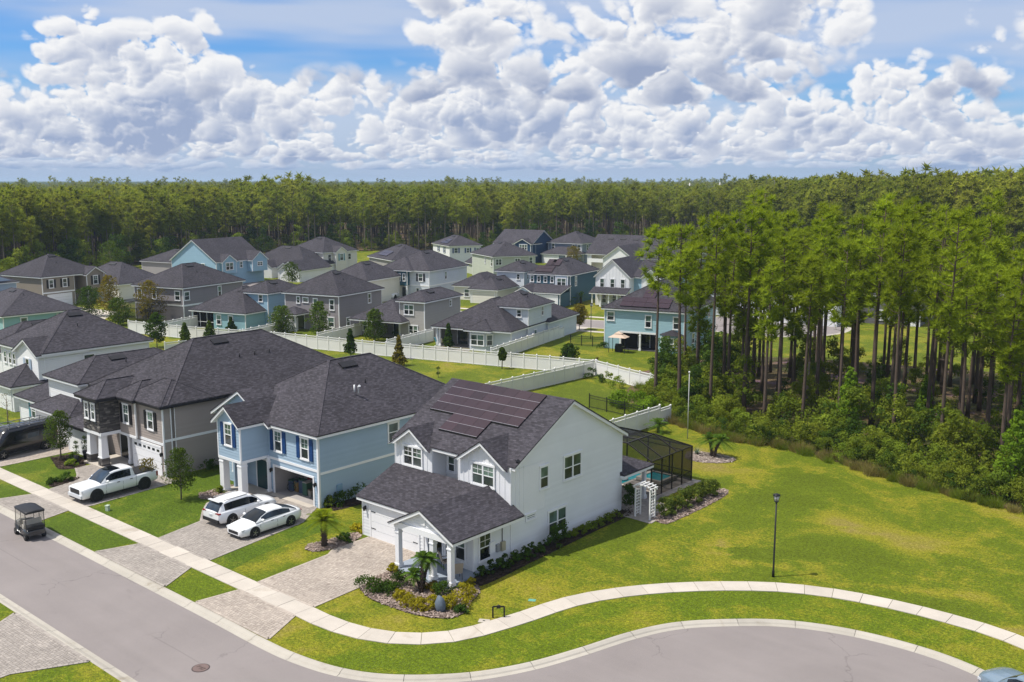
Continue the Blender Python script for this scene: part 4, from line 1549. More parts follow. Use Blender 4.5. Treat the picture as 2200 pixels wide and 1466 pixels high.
h.walls(-8.4, 0, 0, 13, 0, 4.2, WHITE_FAR, False)
h.hip(-8.4, 0, 0, 13, 4.2, 0.52)
h = House('seafoam_cottage', 'single storey seafoam cottage with long low charcoal roof', -152.0, 60.4)
h.walls(-16, 0, 0, 11.5, 0, 2.6, SEAFOAM, False)
h.hip(-16, 0, 0, 11.5, 2.6, 0.5)
wins(h, 'R', 0.0, [(3.0, 0.9, 0.9, 1.2), (8.5, 0.9, 0.9, 1.2)])
wins(h, 'F', 0.0, [(-4.0, 0.9, 1.2, 1.2, 2), (-10.0, 0.9, 1.2, 1.2, 2)])

# -- second row: their backs to us, behind the white fence
h = House('teal_lanai_house', 'teal two storey house with open lanai, bay window and rooftop panels', -66.2, 111.3, 14)
h.walls(-11.2, 0, 0, 15.2, 0, 5.5, TEAL, False, hole=(-9.0, -3.6, 2.3))
h.hip(-11.2, 0, 0, 15.2, 5.5, 0.56)
wins(h, 'F', 0.0, [(-10.3, 3.9, 0.95, 1.1), (-4.95, 3.25, 0.75, 1.55), (-1.1, 3.25, 0.75, 1.55)])
wins(h, 'R', 0.0, [(3.0, 3.5, 0.8, 1.3), (11.5, 3.5, 0.8, 1.3), (4.0, 0.9, 0.9, 1.3)])
lanai(h, -9.0, -3.6, -0.02, 0.0 + 2.4, 2.3, (-8.9, -6.1, -3.75))
for (x0, y0, x1, y1) in ((-3.2, 0.0, -2.4, -0.75), (-2.4, -0.75, -0.95, -0.75), (-0.95, -0.75, -0.1, 0.0)):
    mb = MB()
    mb.add([(x0, y0, 0), (x1, y1, 0), (x1, y1, 2.4), (x0, y0, 2.4)], [(0, 1, 2, 3)])
    mb.build('wall', TEAL, h.root)
h.win('F', -0.77, -1.68, 0.65, 0.95, 1.4)
for (cx, cy, a) in ((-0.52, -0.38, 41), (-2.8, -0.38, -41)):
    fm, pu, pl, uw = win_meshes(0.62, 1.4, 1, False)
    o = put('window', fm, h.root, (cx + 0.02, cy - 0.02, 0.65), R(a))
    put('pane', pu, o, (0, -0.022, 0.7))
    put('pane', pl, o, (0, -0.012, 0))
rf = MB()
rf.add([(-3.6, 0.3, 2.45), (-2.6, -1.1, 2.45), (-0.75, -1.1, 2.45), (0.3, 0.2, 2.45), (-1.7, 0.1, 3.15), (-1.6, 0.02, 3.15)], [(0, 1, 4), (1, 2, 5, 4), (2, 3, 5), (0, 3, 2, 1)])
rf.build('roof', ROOF, h.root)
rooftop_panels('dark panels on the teal house roof', h, [(-8.2 + 1.72 * i, 0.9) for i in range(4)] + [(-8.2 + 1.72 * i, 1.95) for i in range(4)] + [(-5.6, 3.0), (-5.6, 4.05)], -0.4, 5.6, 0.56)
TEALH = h

h = House('white_bay_house', 'white house with covered patio and bay window behind the fence', -84.4, 97.4, 14)
h.walls(-11.6, 0, 0.4, 12.0, 0, 2.7, PALEGREY, False, hole=(-11.2, -6.4, 2.45))
h.hip(-11.6, 0, 0.0, 14.0, 2.75, 0.56, pipes=2)
h.walls(-6.0, 0.3, 5.0, 12.5, 0, 5.4, PALEGREY, False)
h.hip(-6.0, 0.3, 5.0, 12.5, 5.4, 0.5)
h.walls(-6.0, 0.6, 11.0, 21.0, 0, 2.7, PALEGREY, False)
h.hip(-6.0, 0.6, 11.0, 21.0, 2.72, 0.55, vent=False)
wins(h, 'F', 5.0, [(-1.1, 4.1, 0.6, 0.95)])
wins(h, 'R', 0.3, [(9.5, 3.9, 0.6, 1.2), (7.2, 0.8, 0.7, 1.3), (11.5, 0.8, 0.6, 1.5)])
lanai(h, -11.2, -6.4, 0.3, 3.0, 2.45, (-11.0,), False, STONEGREY)
for (x0, y0, x1, y1) in ((-6.3, 0.4, -5.7, -0.6), (-5.7, -0.6, -3.4, -0.6), (-3.4, -0.6, -2.6, 0.4)):
    MB().add([(x0, y0, 0), (x1, y1, 0), (x1, y1, 2.6), (x0, y0, 2.6)], [(0, 1, 2, 3)]).build('wall', PALEGREY, h.root)
h.win('F', -0.62, -4.55, 0.75, 1.9, 1.4, 2)
fm, pu, pl, uw = win_meshes(0.8, 1.4, 1, False)
o = put('window', fm, h.root, (-2.98, -0.12, 0.75), R(51))
put('pane', pu, o, (0, -0.022, 0.7))
put('pane', pl, o, (0, -0.012, 0))
h.hip(-6.2, -2.7, -0.7, 3.2, 2.72, 0.56, 0.35, vent=False, pipes=0)

h = House('grey_patio_house', 'warm grey two storey house with low patio wing', -100.1, 97.0, 14)
h.walls(-4.2, 0, 0, 10.2, 0, 5.5, STONEGREY, False)
h.hip(-4.3, 0, 0, 10.2, 5.5, 0.5)
h.walls(-11.4, -3.9, 0.2, 10.0, 0, 2.6, STONEGREY, False, hole=(-8.0, -4.25, 2.4))
h.hip(-11.4, -3.0, -1.6, 10.0, 2.62, 0.55, vent=False)
wins(h, 'F', 0.0, [(-2.6, 3.6, 1.5, 1.35, 2), (-1.9, 0.75, 1.4, 1.25, 2)])
wins(h, 'R', 0.0, [(7.3, 4.2, 0.45, 0.8)])
wins(h, 'F', 0.2, [(-10.0, 0.75, 1.5, 1.4, 2)])
lanai(h, -8.0, -4.25, 0.15, 2.6, 2.4, (-4.4,), False, STONEGREY)

h = House('taupe_hip_house', 'tall taupe house with square hip roof and back porch', -115.6, 94.2, 14)
h.walls(-10.2, 0, 0, 11.3, 0, 5.5, TAUPE, False)
h.hip(-10.2, 0, 0, 11.3, 5.5, 0.56)
wins(h, 'F', 0.0, [(-7.6, 4.0, 0.55, 0.95), (-6.2, 4.2, 0.95, 0.65), (-4.35, 3.3, 0.7, 1.5), (-1.25, 3.3, 0.75, 1.5), (-1.5, 0.7, 1.1, 1.4)])
wins(h, 'R', 0.0, [(7.9, 3.6, 0.7, 1.4), (2.2, 0.7, 0.8, 1.2)])
h.hip(-9.0, -5.9, -2.8, 0.3, 2.6, 0.5, 0.3, vent=False, pipes=0)
for x in (-8.7, -6.2):
    h.column(x, -2.6, 0, 2.6, 0.22)
h.door('F', 0.0, -7.4, 1.7, 2.1, PANE_L, 0.05)

h = House('aqua_lanai_house', 'aqua house with screened lanai and small upper storey', -127.2, 85.6, 14)
h.walls(-10.8, 0, 0, 12.0, 0, 2.6, AQUA, False, hole=(-10.6, -6.4, 2.4))
h.hip(-10.8, 0, 0, 12.0, 2.62, 0.58)
h.walls(-4.6, 0.7, 4.4, 12.8, 0, 5.3, SKYBLUE, False)
h.hip(-4.6, 0.7, 4.4, 12.8, 5.3, 0.5)
wins(h, 'F', 0.0, [(-5.3, 0.7, 0.8, 1.4), (-2.9, 0.7, 0.8, 1.4)])
wins(h, 'F', 4.4, [(-0.7, 4.0, 0.7, 1.0)])
wins(h, 'R', 0.7, [(5.6, 0.9, 1.0, 1.1)])
lanai(h, -10.6, -6.4, -0.02, 2.6, 2.4, (), True, STONEGREY)

h = House('taupe_screened_house', 'taupe two storey house with dark screened pool cage', -142.9, 84.7, 14)
h.walls(-10.8, 0, 0, 13.9, 0, 5.5, TAUPE, False)
h.hip(-10.8, 0, 0, 13.9, 5.5, 0.56)
wins(h, 'F', 0.0, [(-9.6, 3.3, 0.8, 1.6), (-6.3, 3.5, 0.8, 1.5), (-1.2, 3.5, 1.0, 1.4)])
wins(h, 'R', 0.0, [(0.8, 3.5, 1.0, 1.3), (8.2, 3.4, 0.7, 1.6)])
h.band('F', 0.0, -10.8, 0, 2.5, 0.25)
h.band('R', 0.0, 0, 13.9, 2.5, 0.25)
cage = MB()
for x in (-10.6, -8.1, -5.6, -3.1, -0.6):
    cage.bar((x, -4.5, 0), (x, -4.5, 2.4), 0.07)
    cage.bar((x, -4.5, 2.4), (x, -3.0, 3.3), 0.07)
    cage.bar((x, -3.0, 3.3), (x, 0.0, 3.3), 0.07)
for z in (0.8, 2.4):
    cage.bar((-10.6, -4.5, z), (-0.6, -4.5, z), 0.07)
cage.bar((-10.6, -3.0, 3.3), (-0.6, -3.0, 3.3), 0.07)
cage.build('cage_frame', BRONZE, h.root)
sc = MB()
sc.quad((-10.6, -4.48, 0), (-0.6, -4.48, 0), (-0.6, -4.48, 2.4), (-10.6, -4.48, 2.4))
sc.quad((-10.6, -4.48, 2.4), (-0.6, -4.48, 2.4), (-0.6, -3.0, 3.3), (-10.6, -3.0, 3.3))
sc.quad((-10.6, -3.0, 3.3), (-0.6, -3.0, 3.3), (-0.6, 0, 3.3), (-10.6, 0, 3.3))
sc.build('cage_screen', SCREEN, h.root)

h = House('brown_shutter_house', 'warm taupe two storey house with black shutters and projecting gable', -177.8, 77.8, 12)
h.walls(-12.0, 0, 0, 6.6, 0, 5.5, TAUPE2, False)
h.hip(-12.0, 0.0, 0, 12.5, 5.5, 0.55)
h.walls(-9.0, -2.2, 6.0, 12.4, 0, 5.5, TAUPE2, False)
h.walls(-2.3, 0.9, 8.6, 12.4, 2.6, 5.5, TAUPE2, False, 'FRL', gy=1.2)
h.gable(-5.0, 0.9, 8.6, 12.4, 5.5, 1.2, 'x', 0.35, 0.35)
h.win('R', 0.9, 10.5, 3.5, 0.9, 1.5, 1, True, BLACKSH)
wins(h, 'R', 0.0, [(1.8, 3.5, 0.8, 1.4), (4.6, 3.5, 0.8, 1.4)], BLACKSH)
h.win('F', 0.0, -9.5, 3.6, 0.8, 1.3)
h.band('R', 0.0, 0, 6.6, 2.5, 0.25)
h.garage('R', 0.0, 1.0, 5.8, 2.15)
for y in (8.9, 12.1):
    h.column(0.7, y, 0, 2.6, 0.28)
h.door('R', -2.2, 10.2, 1.1, 2.2, BLACKDOOR, 0.1)

# -- third row, facing us across the second street
h = House('steel_blue_house', 'steel blue house with four small upper windows and white garage', -109.1, 142.8, 14)
h.walls(-8.2, 0, 0, 13.0, 0, 5.5, STEEL, False)
h.hip(-8.2, 0, 0, 13.0, 5.5, 0.56)
h.walls(-2.9, -0.4, -0.25, 0.3, 2.8, 5.48, PALEBLUE, False, 'FRL')
wins(h, 'F', 0.0, [(-7.7 + 1.35 * i, 4.0, 0.55, 1.05) for i in range(4)])
h.win('F', -0.25, -1.65, 3.6, 1.7, 1.25, 2)
wins(h, 'R', 0.0, [(2.5, 3.4, 0.75, 1.6)])
h.walls(-5.2, 0.0, -4.6, 0.1, 0, 2.5, STEEL, False)
h.shed(-8.3, 0.0, -4.6, 0.0, 2.65, 3.6, 0.3, 0.25)
h.garage('F', -4.6, -4.8, -0.5, 2.1)
h.gable(-8.6, -5.6, -5.0, -1.0, 2.75, 0.85, 'y', 0.3, 0.2, back=0)
MB().add([(-8.6, -5.0, 2.65), (-5.6, -5.0, 2.65), (-7.1, -5.0, 3.55)], [(0, 1, 2)]).build('wall', PALEBLUE, h.root)
for x in (-8.4, -5.8):
    h.column(x, -4.8, 0, 2.6, 0.22)
h.door('F', 0.0, -6.9, 1.1, 2.1, BLACKDOOR, 0.1)
rooftop_panels('stepped dark panels on the steel blue house roof', h, [(-6.3 + 1.72 * i, 0.9) for i in range(2)] + [(-6.3 + 1.72 * i, 1.95) for i in range(2)] + [(-5.0, 3.1), (-3.9, 3.1), (-5.0, 4.1), (-3.9, 4.1)], -0.4, 5.6, 0.56)

h = House('white_batten_house', 'white board and batten house with steep front gable and porch', -99.6, 148.0, 14)
h.walls(-6.6, 0, 0, 12.0, 0, 5.5, WHITE_FAR, False, gx=2.9)
h.gable(-6.6, 0, 0, 12.0, 5.5, 2.9, 'y', 0.35, 0.35)
w = h.walls(-6.58, -0.02, -0.03, 0.1, 3.0, 5.45, WHITE_BOARD, False, 'F', gx=2.85, corners=False)
h.battens(w, 'F', -0.03, -6.4, -0.2, 3.0, lambda u: 5.4 + 2.8 * (1 - abs(u + 3.3) / 3.3), TRIM, 0.6)
wins(h, 'F', -0.04, [(-5.3, 3.35, 0.75, 1.5), (-3.3, 3.35, 0.75, 1.5), (-1.3, 3.35, 0.75, 1.5)])
h.shed(-6.6, 0, -2.3, 0.0, 2.55, 3.3, 0.3, 0.3)
for x in (-6.4, -4.8, -3.2, -1.6, -0.1):
    h.column(x, -2.1, 0, 2.5, 0.22)
wins(h, 'F', 0.0, [(-4.9, 0.5, 0.75, 1.6), (-2.9, 0.5, 0.75, 1.6)])
h.door('F', 0.0, -1.1, 1.0, 2.1, BLACKDOOR, 0.1)
h.walls(0.0, 8.8, 2.0, 13.0, 0, 5.4, SKYBLUE, False, 'FRBL', gy=2.6)
h.gable(0.3, 8.8, 2.0, 13.0, 5.4, 2.6, 'x', 0.35, 0.35)
h.walls(1.8, 5.2, 1.4, 2.1, 2.8, 5.4, WHITE_BOARD, False, 'FRL', gx=1.4)
h.gable(1.8, 5.2, 1.4, 6.0, 5.4, 1.4, 'y', 0.3, 0.3, back=0)
h.win('F', 1.4, 3.5, 3.5, 0.9, 1.4)
h.win('F', 2.0, 7.4, 3.5, 0.8, 1.3)

h = House('pale_grey_navy_house', 'pale grey house with navy entry tower and black shutters', -134.6, 131.8, 14)
h.walls(-10.6, 0, 0, 14.6, 0, 5.5, PALEGREY, False)
h.hip(-10.6, 0, 0, 14.6, 5.5, 0.58)
h.walls(-6.9, -4.4, -0.9, 0.3, 2.6, 5.5, STEEL, False, 'FRL')
h.hip(-10.6, -3.6, -0.9, 6.0, 5.52, 0.58, vent=False, pipes=0)
wins(h, 'F', 0.0, [(-9.6, 3.5, 0.8, 1.4), (-7.7, 3.5, 0.7, 1.4), (-1.9, 3.5, 0.9, 1.4)], BLACKSH)
wins(h, 'F', -0.9, [(-6.2, 3.5, 0.5, 1.3), (-5.1, 3.5, 0.5, 1.3)])
wins(h, 'R', 0.0, [(6.2, 3.5, 0.6, 1.4)])
h.band('R', 0.0, 0, 14.6, 2.5, 0.25)
h.band('F', 0.0, -10.6, 0, 2.5, 0.25)
for x in (-6.7, -4.6):
    h.column(x, -0.7, 0, 2.6, 0.3)
h.garage('F', 0.0, -10.3, -7.3, 2.1, NAVYS)
h.door('F', 0.0, -5.6, 1.0, 2.1, PANE_L, 0.1)
h.win('F', 0.0, -2.6, 0.6, 0.6, 1.5)

h = House('beige_garage_house', 'beige house with front garage and stepped charcoal roofs', -120.0, 134.9, 14)
h.walls(-5.6, 0, 0, 9.0, 0, 2.6, CREAM, False)
h.hip(-5.6, 0, 0, 12.0, 2.62, 0.6)
h.walls(-11.2, -5.0, 3.6, 12.0, 0, 2.6, CREAM, False)
h.hip(-11.2, -4.0, 3.6, 14.0, 2.64, 0.55, vent=False)
h.walls(-4.4, 1.4, 8.4, 17.0, 0, 5.4, PALEGREY, False)
h.hip(-4.4, 1.4, 8.4, 17.0, 5.4, 0.5)
h.garage('F', 0.0, -5.2, -0.5, 2.15, CREAM)
h.win('F', 3.6, -8.4, 0.7, 1.0, 1.3)
wins(h, 'F', 8.4, [(0.2, 3.9, 0.6, 1.0)])
wins(h, 'R', 1.4, [(10.0, 3.9, 0.5, 1.0)])

# -- houses beyond: near corner from the photograph, wings running back from it
def far_house(name, label, px, py, z, ang, wl, wr, m, k=0.52, lw=(), rw=(), shut=None, roof='hip', trim=None, vent=True):
    q = G(px, py, z)
    h = House(name, label, q.x, q.y, ang)
    h.walls(-wl, 0, 0, wr, 0, z, m, False, gy=(wr / 2 * k if roof == 'gx' else 0), gx=(wl / 2 * k if roof == 'gy' else 0))
    if roof == 'hip':
        h.hip(-wl, 0, 0, wr, z, k, vent=vent)
    elif roof == 'gx':
        h.gable(-wl, 0, 0, wr, z, wr / 2 * k, 'x', 0.35, 0.35)
    else:
        h.gable(-wl, 0, 0, wr, z, wl / 2 * k, 'y', 0.35, 0.35)
    wins(h, 'F', 0.0, lw, shut)
    wins(h, 'R', 0.0, rw, shut)
    return h


h = far_house('sage_house', 'sage green two storey house behind the beige garage', 1060, 552, 5.4, -26, 13.5, 10.5, SAGE, 0.52, [(-5.0, 3.6, 0.5, 1.3), (-1.0, 3.2, 0.8, 1.6)], [(1.3, 3.5, 1.4, 1.3, 2), (6.0, 3.6, 1.2, 1.2, 2), (9.4, 3.5, 0.8, 1.5)])
h.walls(-20, -13.0, 1.0, 6.0, 0, 2.6, SAGE, False)
h.hip(-20, -13.0, 1.0, 6.0, 2.6, 0.9, vent=False)
h = far_house('white_navy_shutter_house', 'white square house with navy shutters below the treeline', 966, 529, 5.4, -25, 13.0, 9.0, WHITE_FAR, 0.5, [(-8.5, 3.6, 0.6, 1.3), (-4.0, 3.4, 0.6, 1.5)], [(1.8, 3.5, 1.0, 1.3), (5.2, 3.5, 0.8, 1.2), (8.0, 3.5, 0.8, 1.2)], NAVY)
rooftop_panels('panels on the white navy shuttered house roof', h, [(-7 + 1.75 * i, 1.2) for i in range(3)] + [(-6 + 1.75 * i, 2.4) for i in range(2)], -0.4, 5.5, 0.5)
q = G(1143, 524, 5.4)
h = House('navy_gable_house', 'navy house with broad gable roof at the edge of the trees', q.x, q.y, 8)
h.walls(-12.5, 0, 0, 12.0, 0, 5.4, NAVYS, False, gy=3.4)
h.gable(-12.5, 0, 0, 12.0, 5.4, 3.4, 'x', 0.35, 0.35)
h.walls(-5.2, -0.02, -0.7, 2, 2.6, 5.4, NAVYS, False, 'FRL', gx=1.3)
h.gable(-5.2, 0, -0.7, 5.0, 5.42, 1.3, 'y', 0.35, 0.35, back=0)
h.win('F', -0.7, -2.4, 3.7, 2.4, 1.4, 3)
wins(h, 'F', 0.0, [(-9.5, 3.6, 1.2, 1.3, 2)])
h = far_house('grey_blue_house', 'grey blue house with stepped hip roofs by the treeline', 1250, 524, 5.4, 6, 11.0, 12.0, GREYBLUE, 0.5, [(-9.3, 3.6, 0.9, 1.5), (-2.6, 4.2, 0.7, 0.8)], [(3, 3.5, 0.8, 1.4)])
h.walls(-9.8, 0.5, -5.0, 0, 0, 2.6, GREYBLUE, False)
h.hip(-9.8, 0.5, -5.0, 1.5, 2.6, 0.5, vent=False)
for x in (-1.8, 0.2):
    h.column(x, -5.2, 0, 2.6, 0.3)
h.garage('F', -5.0, -9.2, -4.4, 2.1)
h.win('F', 0.0, -0.9, 3.5, 1.0, 1.5)
q = G(1262, 545, 5.0)
h = House('white_long_roof_house', 'white house with long plain gable roof and balcony', q.x, q.y, 8)
h.walls(0, 18.0, 0, 12.0, 0, 5.2, WHITE_FAR, False, gy=4.2, hole=(0.9, 7.2, 5.0))
h.gable(0, 18.0, 0, 12.0, 5.2, 4.2, 'x', 0.35, 0.35)
for i in range(4):
    h.vent(h.root, (4.0 + 3.4 * i, 4.6, 8.5), 0, 0.7)
lanai(h, 0.9, 7.2, -0.02, 2.0, 5.0, (1.0, 7.1), False, CREAM)
h.walls(8.0, 16.0, -7.0, 0.0, 0, 4.8, WHITE_FAR, False, 'FRL', gx=2.8)
h.gable(8.0, 16.0, -7.0, 4.0, 4.8, 2.8, 'y', 0.35, 0.35, back=0)
h.win('F', 0.0, 17.0, 3.4, 1.0, 1.6)
ubox('balcony_rail', h.root, TRIM, 0.9, 7.2, -0.5, -0.44, 3.0, 3.9)
h = far_house('cream_shutter_house', 'cream two storey house with blue grey shutters and tall gable bay', 694, 543, 5.5, 3, 13.0, 11.0, CREAM, 0.55, [(-6.0, 3.4, 0.5, 1.4)], [(2.0, 3.3, 0.9, 1.6), (8.5, 3.4, 0.9, 1.4)], None)
for sh in (h,):
    sh.walls(-3.0, 1.2, 3.0, 6.5, 0, 5.6, CREAM, False, 'FRL', gy=1.2)
    sh.gable(-5.0, 1.2, 3.0, 6.5, 5.6, 1.2, 'x', 0.3, 0.3)
    sh.win('R', 1.2, 4.8, 3.4, 1.0, 1.6, 1, True, TEALSH)
    sh.win('R', 0.0, 1.4, 0.7, 1.0, 1.5, 1, True, TEALSH)
q = G(464, 562, 5.4)
h = House('sky_blue_gable_house', 'sky blue house with big side gable and twin front gables', q.x, q.y, 10)
h.walls(-14.0, 0, 0, 14.0, 0, 5.4, SKYBLUE, False, gx=4.4)
h.gable(-14.0, 0, 0, 14.0, 5.4, 4.4, 'y', 0.35, 0.35)
h.walls(-1.0, 0.6, 1.2, 5.2, 2.6, 5.3, SKYBLUE, False, 'FRB', gy=1.4)
h.gable(-4.0, 0.6, 1.2, 5.2, 5.3, 1.4, 'x', 0.3, 0.3)
h.walls(-1.0, 1.6, 9.0, 13.6, 2.6, 5.3, SKYBLUE, False, 'FRB', gy=1.7)
h.gable(-4.6, 1.6, 9.0, 13.6, 5.3, 1.7, 'x', 0.3, 0.3)
h.win('R', 0.6, 3.2, 3.4, 2.0, 1.5, 2)
h.win('R', 0.0, 7.2, 3.6, 0.7, 1.2)
h.win('R', 1.6, 11.3, 3.8, 1.4, 0.8, 2)
h.win('F', 0.0, -4.0, 3.2, 0.9, 1.5)
h = far_house('dark_panel_roof_house', 'grey house with a tilted block of panels on its roof', 843, 560, 5.2, -20, 14.0, 11.0, STONEGREY, 0.5)
rooftop_panels('tilted panel block on the grey house roof', h, [(-9 + 1.75 * i, 1.5 + 1.05 * j) for i in range(3) for j in range(2)], -0.4, 5.3, 0.5)
h.walls(-1.0, 0.6, 4.0, 9.0, 2.6, 5.2, WHITE_FAR, False, 'FRL', gy=1.3)
h.gable(-5.0, 0.6, 4.0, 9.0, 5.2, 1.3, 'x', 0.3, 0.3)
h = far_house('dark_roofed_house', 'charcoal roofed house in front of the cream shuttered one', 788, 604, 4.4, 14, 9.0, 12.0, CREAM, 0.6)
h = far_house('brown_roof_house', 'low house with charcoal roof by the brown shuttered one', 255, 612, 3.4, 12, 14.0, 11.0, CREAM, 0.6)
h = far_house('plain_grey_house', 'plain grey house with twin vents behind the taupe screened house', 400, 566, 3.4, 12, 15.0, 11.0, STONEGREY, 0.45)
q = G(480, 583, 2.6)
h = House('palm_court_house', 'single storey white house with porch gables and palm in front', -200.0, 137.5, 16)
h.walls(-3, 15.0, 0, 13.0, 0, 2.7, WHITE_FAR, False)
h.hip(-3, 15.0, 0, 13.0, 2.7, 0.62)
h.walls(3.4, 7.0, -2.2, 1.0, 0, 2.7, WHITE_FAR, False, 'FRL', gx=1.3)
h.gable(3.4, 7.0, -2.2, 4.0, 2.7, 1.3, 'y', 0.3, 0.3, back=0)
h.walls(9.5, 13.0, -3.0, 1.0, 0, 2.7, WHITE_FAR, False, 'FRL', gx=1.2)
h.gable(9.5, 13.0, -3.0, 4.0, 2.7, 1.2, 'y', 0.3, 0.3, back=0)
h.win('F', -3.0, 11.2, 0.6, 1.6, 1.5, 2, True, BLACKSH)
h.walls(13.0, 18.5, -7.0, 5.0, 0, 2.7, WHITE_FAR, False, 'FRL', gx=1.9)
h.gable(13.0, 18.5, -7.0, 5.0, 2.7, 1.9, 'y', 0.3, 0.3)
for x in (4.0, 6.4):
    h.column(x, -2.0, 0, 2.6, 0.3)
q = G(0, 615, 5.2)
h = House('pale_blue_gable_house', 'pale blue house with navy porch gable', -172.0, 60.5, 14)
h.walls(-12, 0, 0, 12.0, 0, 5.4, PALEBLUE, False, gy=2.2)
h.hip(-12, 0, 0, 12.0, 5.4, 0.5)
h.win('R', 0.0, 2.2, 3.3, 0.9, 1.5)
h.walls(0, 4.2, 2.6, 8.6, 0, 2.5, WHITE_FAR, False, 'FRL', gy=1.6)
h.gable(-1, 4.2, 2.6, 8.6, 2.5, 1.6, 'x', 0.3, 0.3)
MB().add([(4.23, 2.8, 2.55), (4.23, 8.4, 2.55), (4.23, 5.6, 4.0)], [(0, 1, 2)]).build('gable_infill', NAVYS, h.root)
# -- beyond the pines on the right
for (nm, lb, px, py, ang, wl, wr, m, rf) in (
        ('white_garage_house', 'white house glimpsed between the pine trunks, drive beside it', 1800, 640, 10, 12.0, 12.0, WHITE_FAR, 'hip'),
        ('grey_carport_house', 'dark grey house glimpsed low behind the pine trunks', 1980, 640, 8, 13.0, 12.0, DARKGREY, 'hip'),
        ('white_side_gable_house', 'white house with plain side gable behind the pines', 2195, 605, 8, 14.0, 12.0, WHITE_FAR, 'gx'),
        ('pale_porch_house', 'pale grey house with white porch behind the pine stand', 1640, 625, 12, 13.0, 11.0, PALEGREY, 'hip')):
    h = far_house(nm, lb, px, py, 4.6, ang, wl, wr, m, 0.5, [(-wl * 0.8, 0.7, 1.2, 1.5, 2), (-wl * 0.45, 0.7, 1.2, 1.5, 2)], (), None, rf)
    h.garage('F', 0.0, -4.6, -0.5, 2.1)
for (nm, lb, px, py, m) in (('pale_far_house', 'pale far roof half hidden among the pines by the white gable house', 1560, 545, PALEGREY), ('steel_far_house', 'slate blue house between the lone pine and the stand', 1480, 560, GREYBLUE)):
    far_house(nm, lb, px, py, 5.2, 10, 12.0, 12.0, m, 0.5, [(-9, 3.4, 0.9, 1.4), (-4, 3.4, 0.9, 1.4)])


# ------------------------------------------------------------------ plants
PINE = leafy('pine_needles', (0.085, 0.155, 0.012), (0.320, 0.400, 0.024), 0.42, 0.25, 0.35, (0.31, 0.385, 0.03))
PINEFAR = leafy('distant_pine_needles', (0.085, 0.140, 0.020), (0.270, 0.315, 0.036), 0.42, 0.38, 0.06, (0.34, 0.33, 0.05))
HARDWOOD = leafy('dark_hardwood_leaves', (0.022, 0.055, 0.012), (0.080, 0.130, 0.018), 0.35, 0.35, 0.3)
BRUSH = leafy('brush_leaves', (0.070, 0.125, 0.015), (0.215, 0.265, 0.030), 0.40, 0.35, 0.4)
BRUSH2 = leafy('sunlit_brush_leaves', (0.090, 0.140, 0.014), (0.260, 0.295, 0.036), 0.40, 0.3, 0.4)  # lighter copy of the brush leaves, sunlight put into the colour
LIME = leafy('lime_leaves', (0.075, 0.150, 0.012), (0.20, 0.30, 0.025), 0.40, 0.15, 0.8)
YARD = leafy('yard_tree_leaves', (0.035, 0.070, 0.012), (0.10, 0.145, 0.022), 0.35, 0.20, 0.8)
AUTUMN = leafy('yellowing_leaves', (0.06, 0.075, 0.010), (0.21, 0.155, 0.020), 0.35, 0.20, 0.8)
SHRUB = leafy('shrub_leaves', (0.022, 0.055, 0.010), (0.075, 0.125, 0.018), 0.30, 0.25, 1.0)
GOLD = leafy('golden_shrub_leaves', (0.16, 0.16, 0.010), (0.42, 0.36, 0.025), 0.35, 0.15, 1.0)
HEDGE = leafy('variegated_hedge_leaves', (0.05, 0.085, 0.014), (0.16, 0.20, 0.035), 0.35, 0.15, 1.0)
PALM = leafy('palm_fronds', (0.045, 0.105, 0.016), (0.14, 0.23, 0.03), 0.40, 0.12, 1.0)
PALMY = leafy('bright_palm_fronds', (0.09, 0.15, 0.010), (0.26, 0.31, 0.02), 0.40, 0.10, 1.0)
REED = leafy('pale_grass', (0.14, 0.12, 0.04), (0.30, 0.26, 0.09), 0.3, 0.2, 1.0)


def tuft(mb, p, d, n, L, w, rnd, spread=0.9):
    """brush of needles fanning out from p around direction d"""
    for _ in range(n):
        a = Vector((rnd.gauss(0, 1), rnd.gauss(0, 1), rnd.gauss(0, 1))).normalized()
        v = (d + a * spread).normalized()
        s = v.cross(Vector((rnd.gauss(0, 1), rnd.gauss(0, 1), rnd.gauss(0, 1)))).normalized() * (w / 2)
        l = L * rnd.uniform(0.7, 1.15)
        q = p + v * l
        q.z -= 0.10 * l
        mb.add([p - s, p + s, q], [(0, 1, 2)])


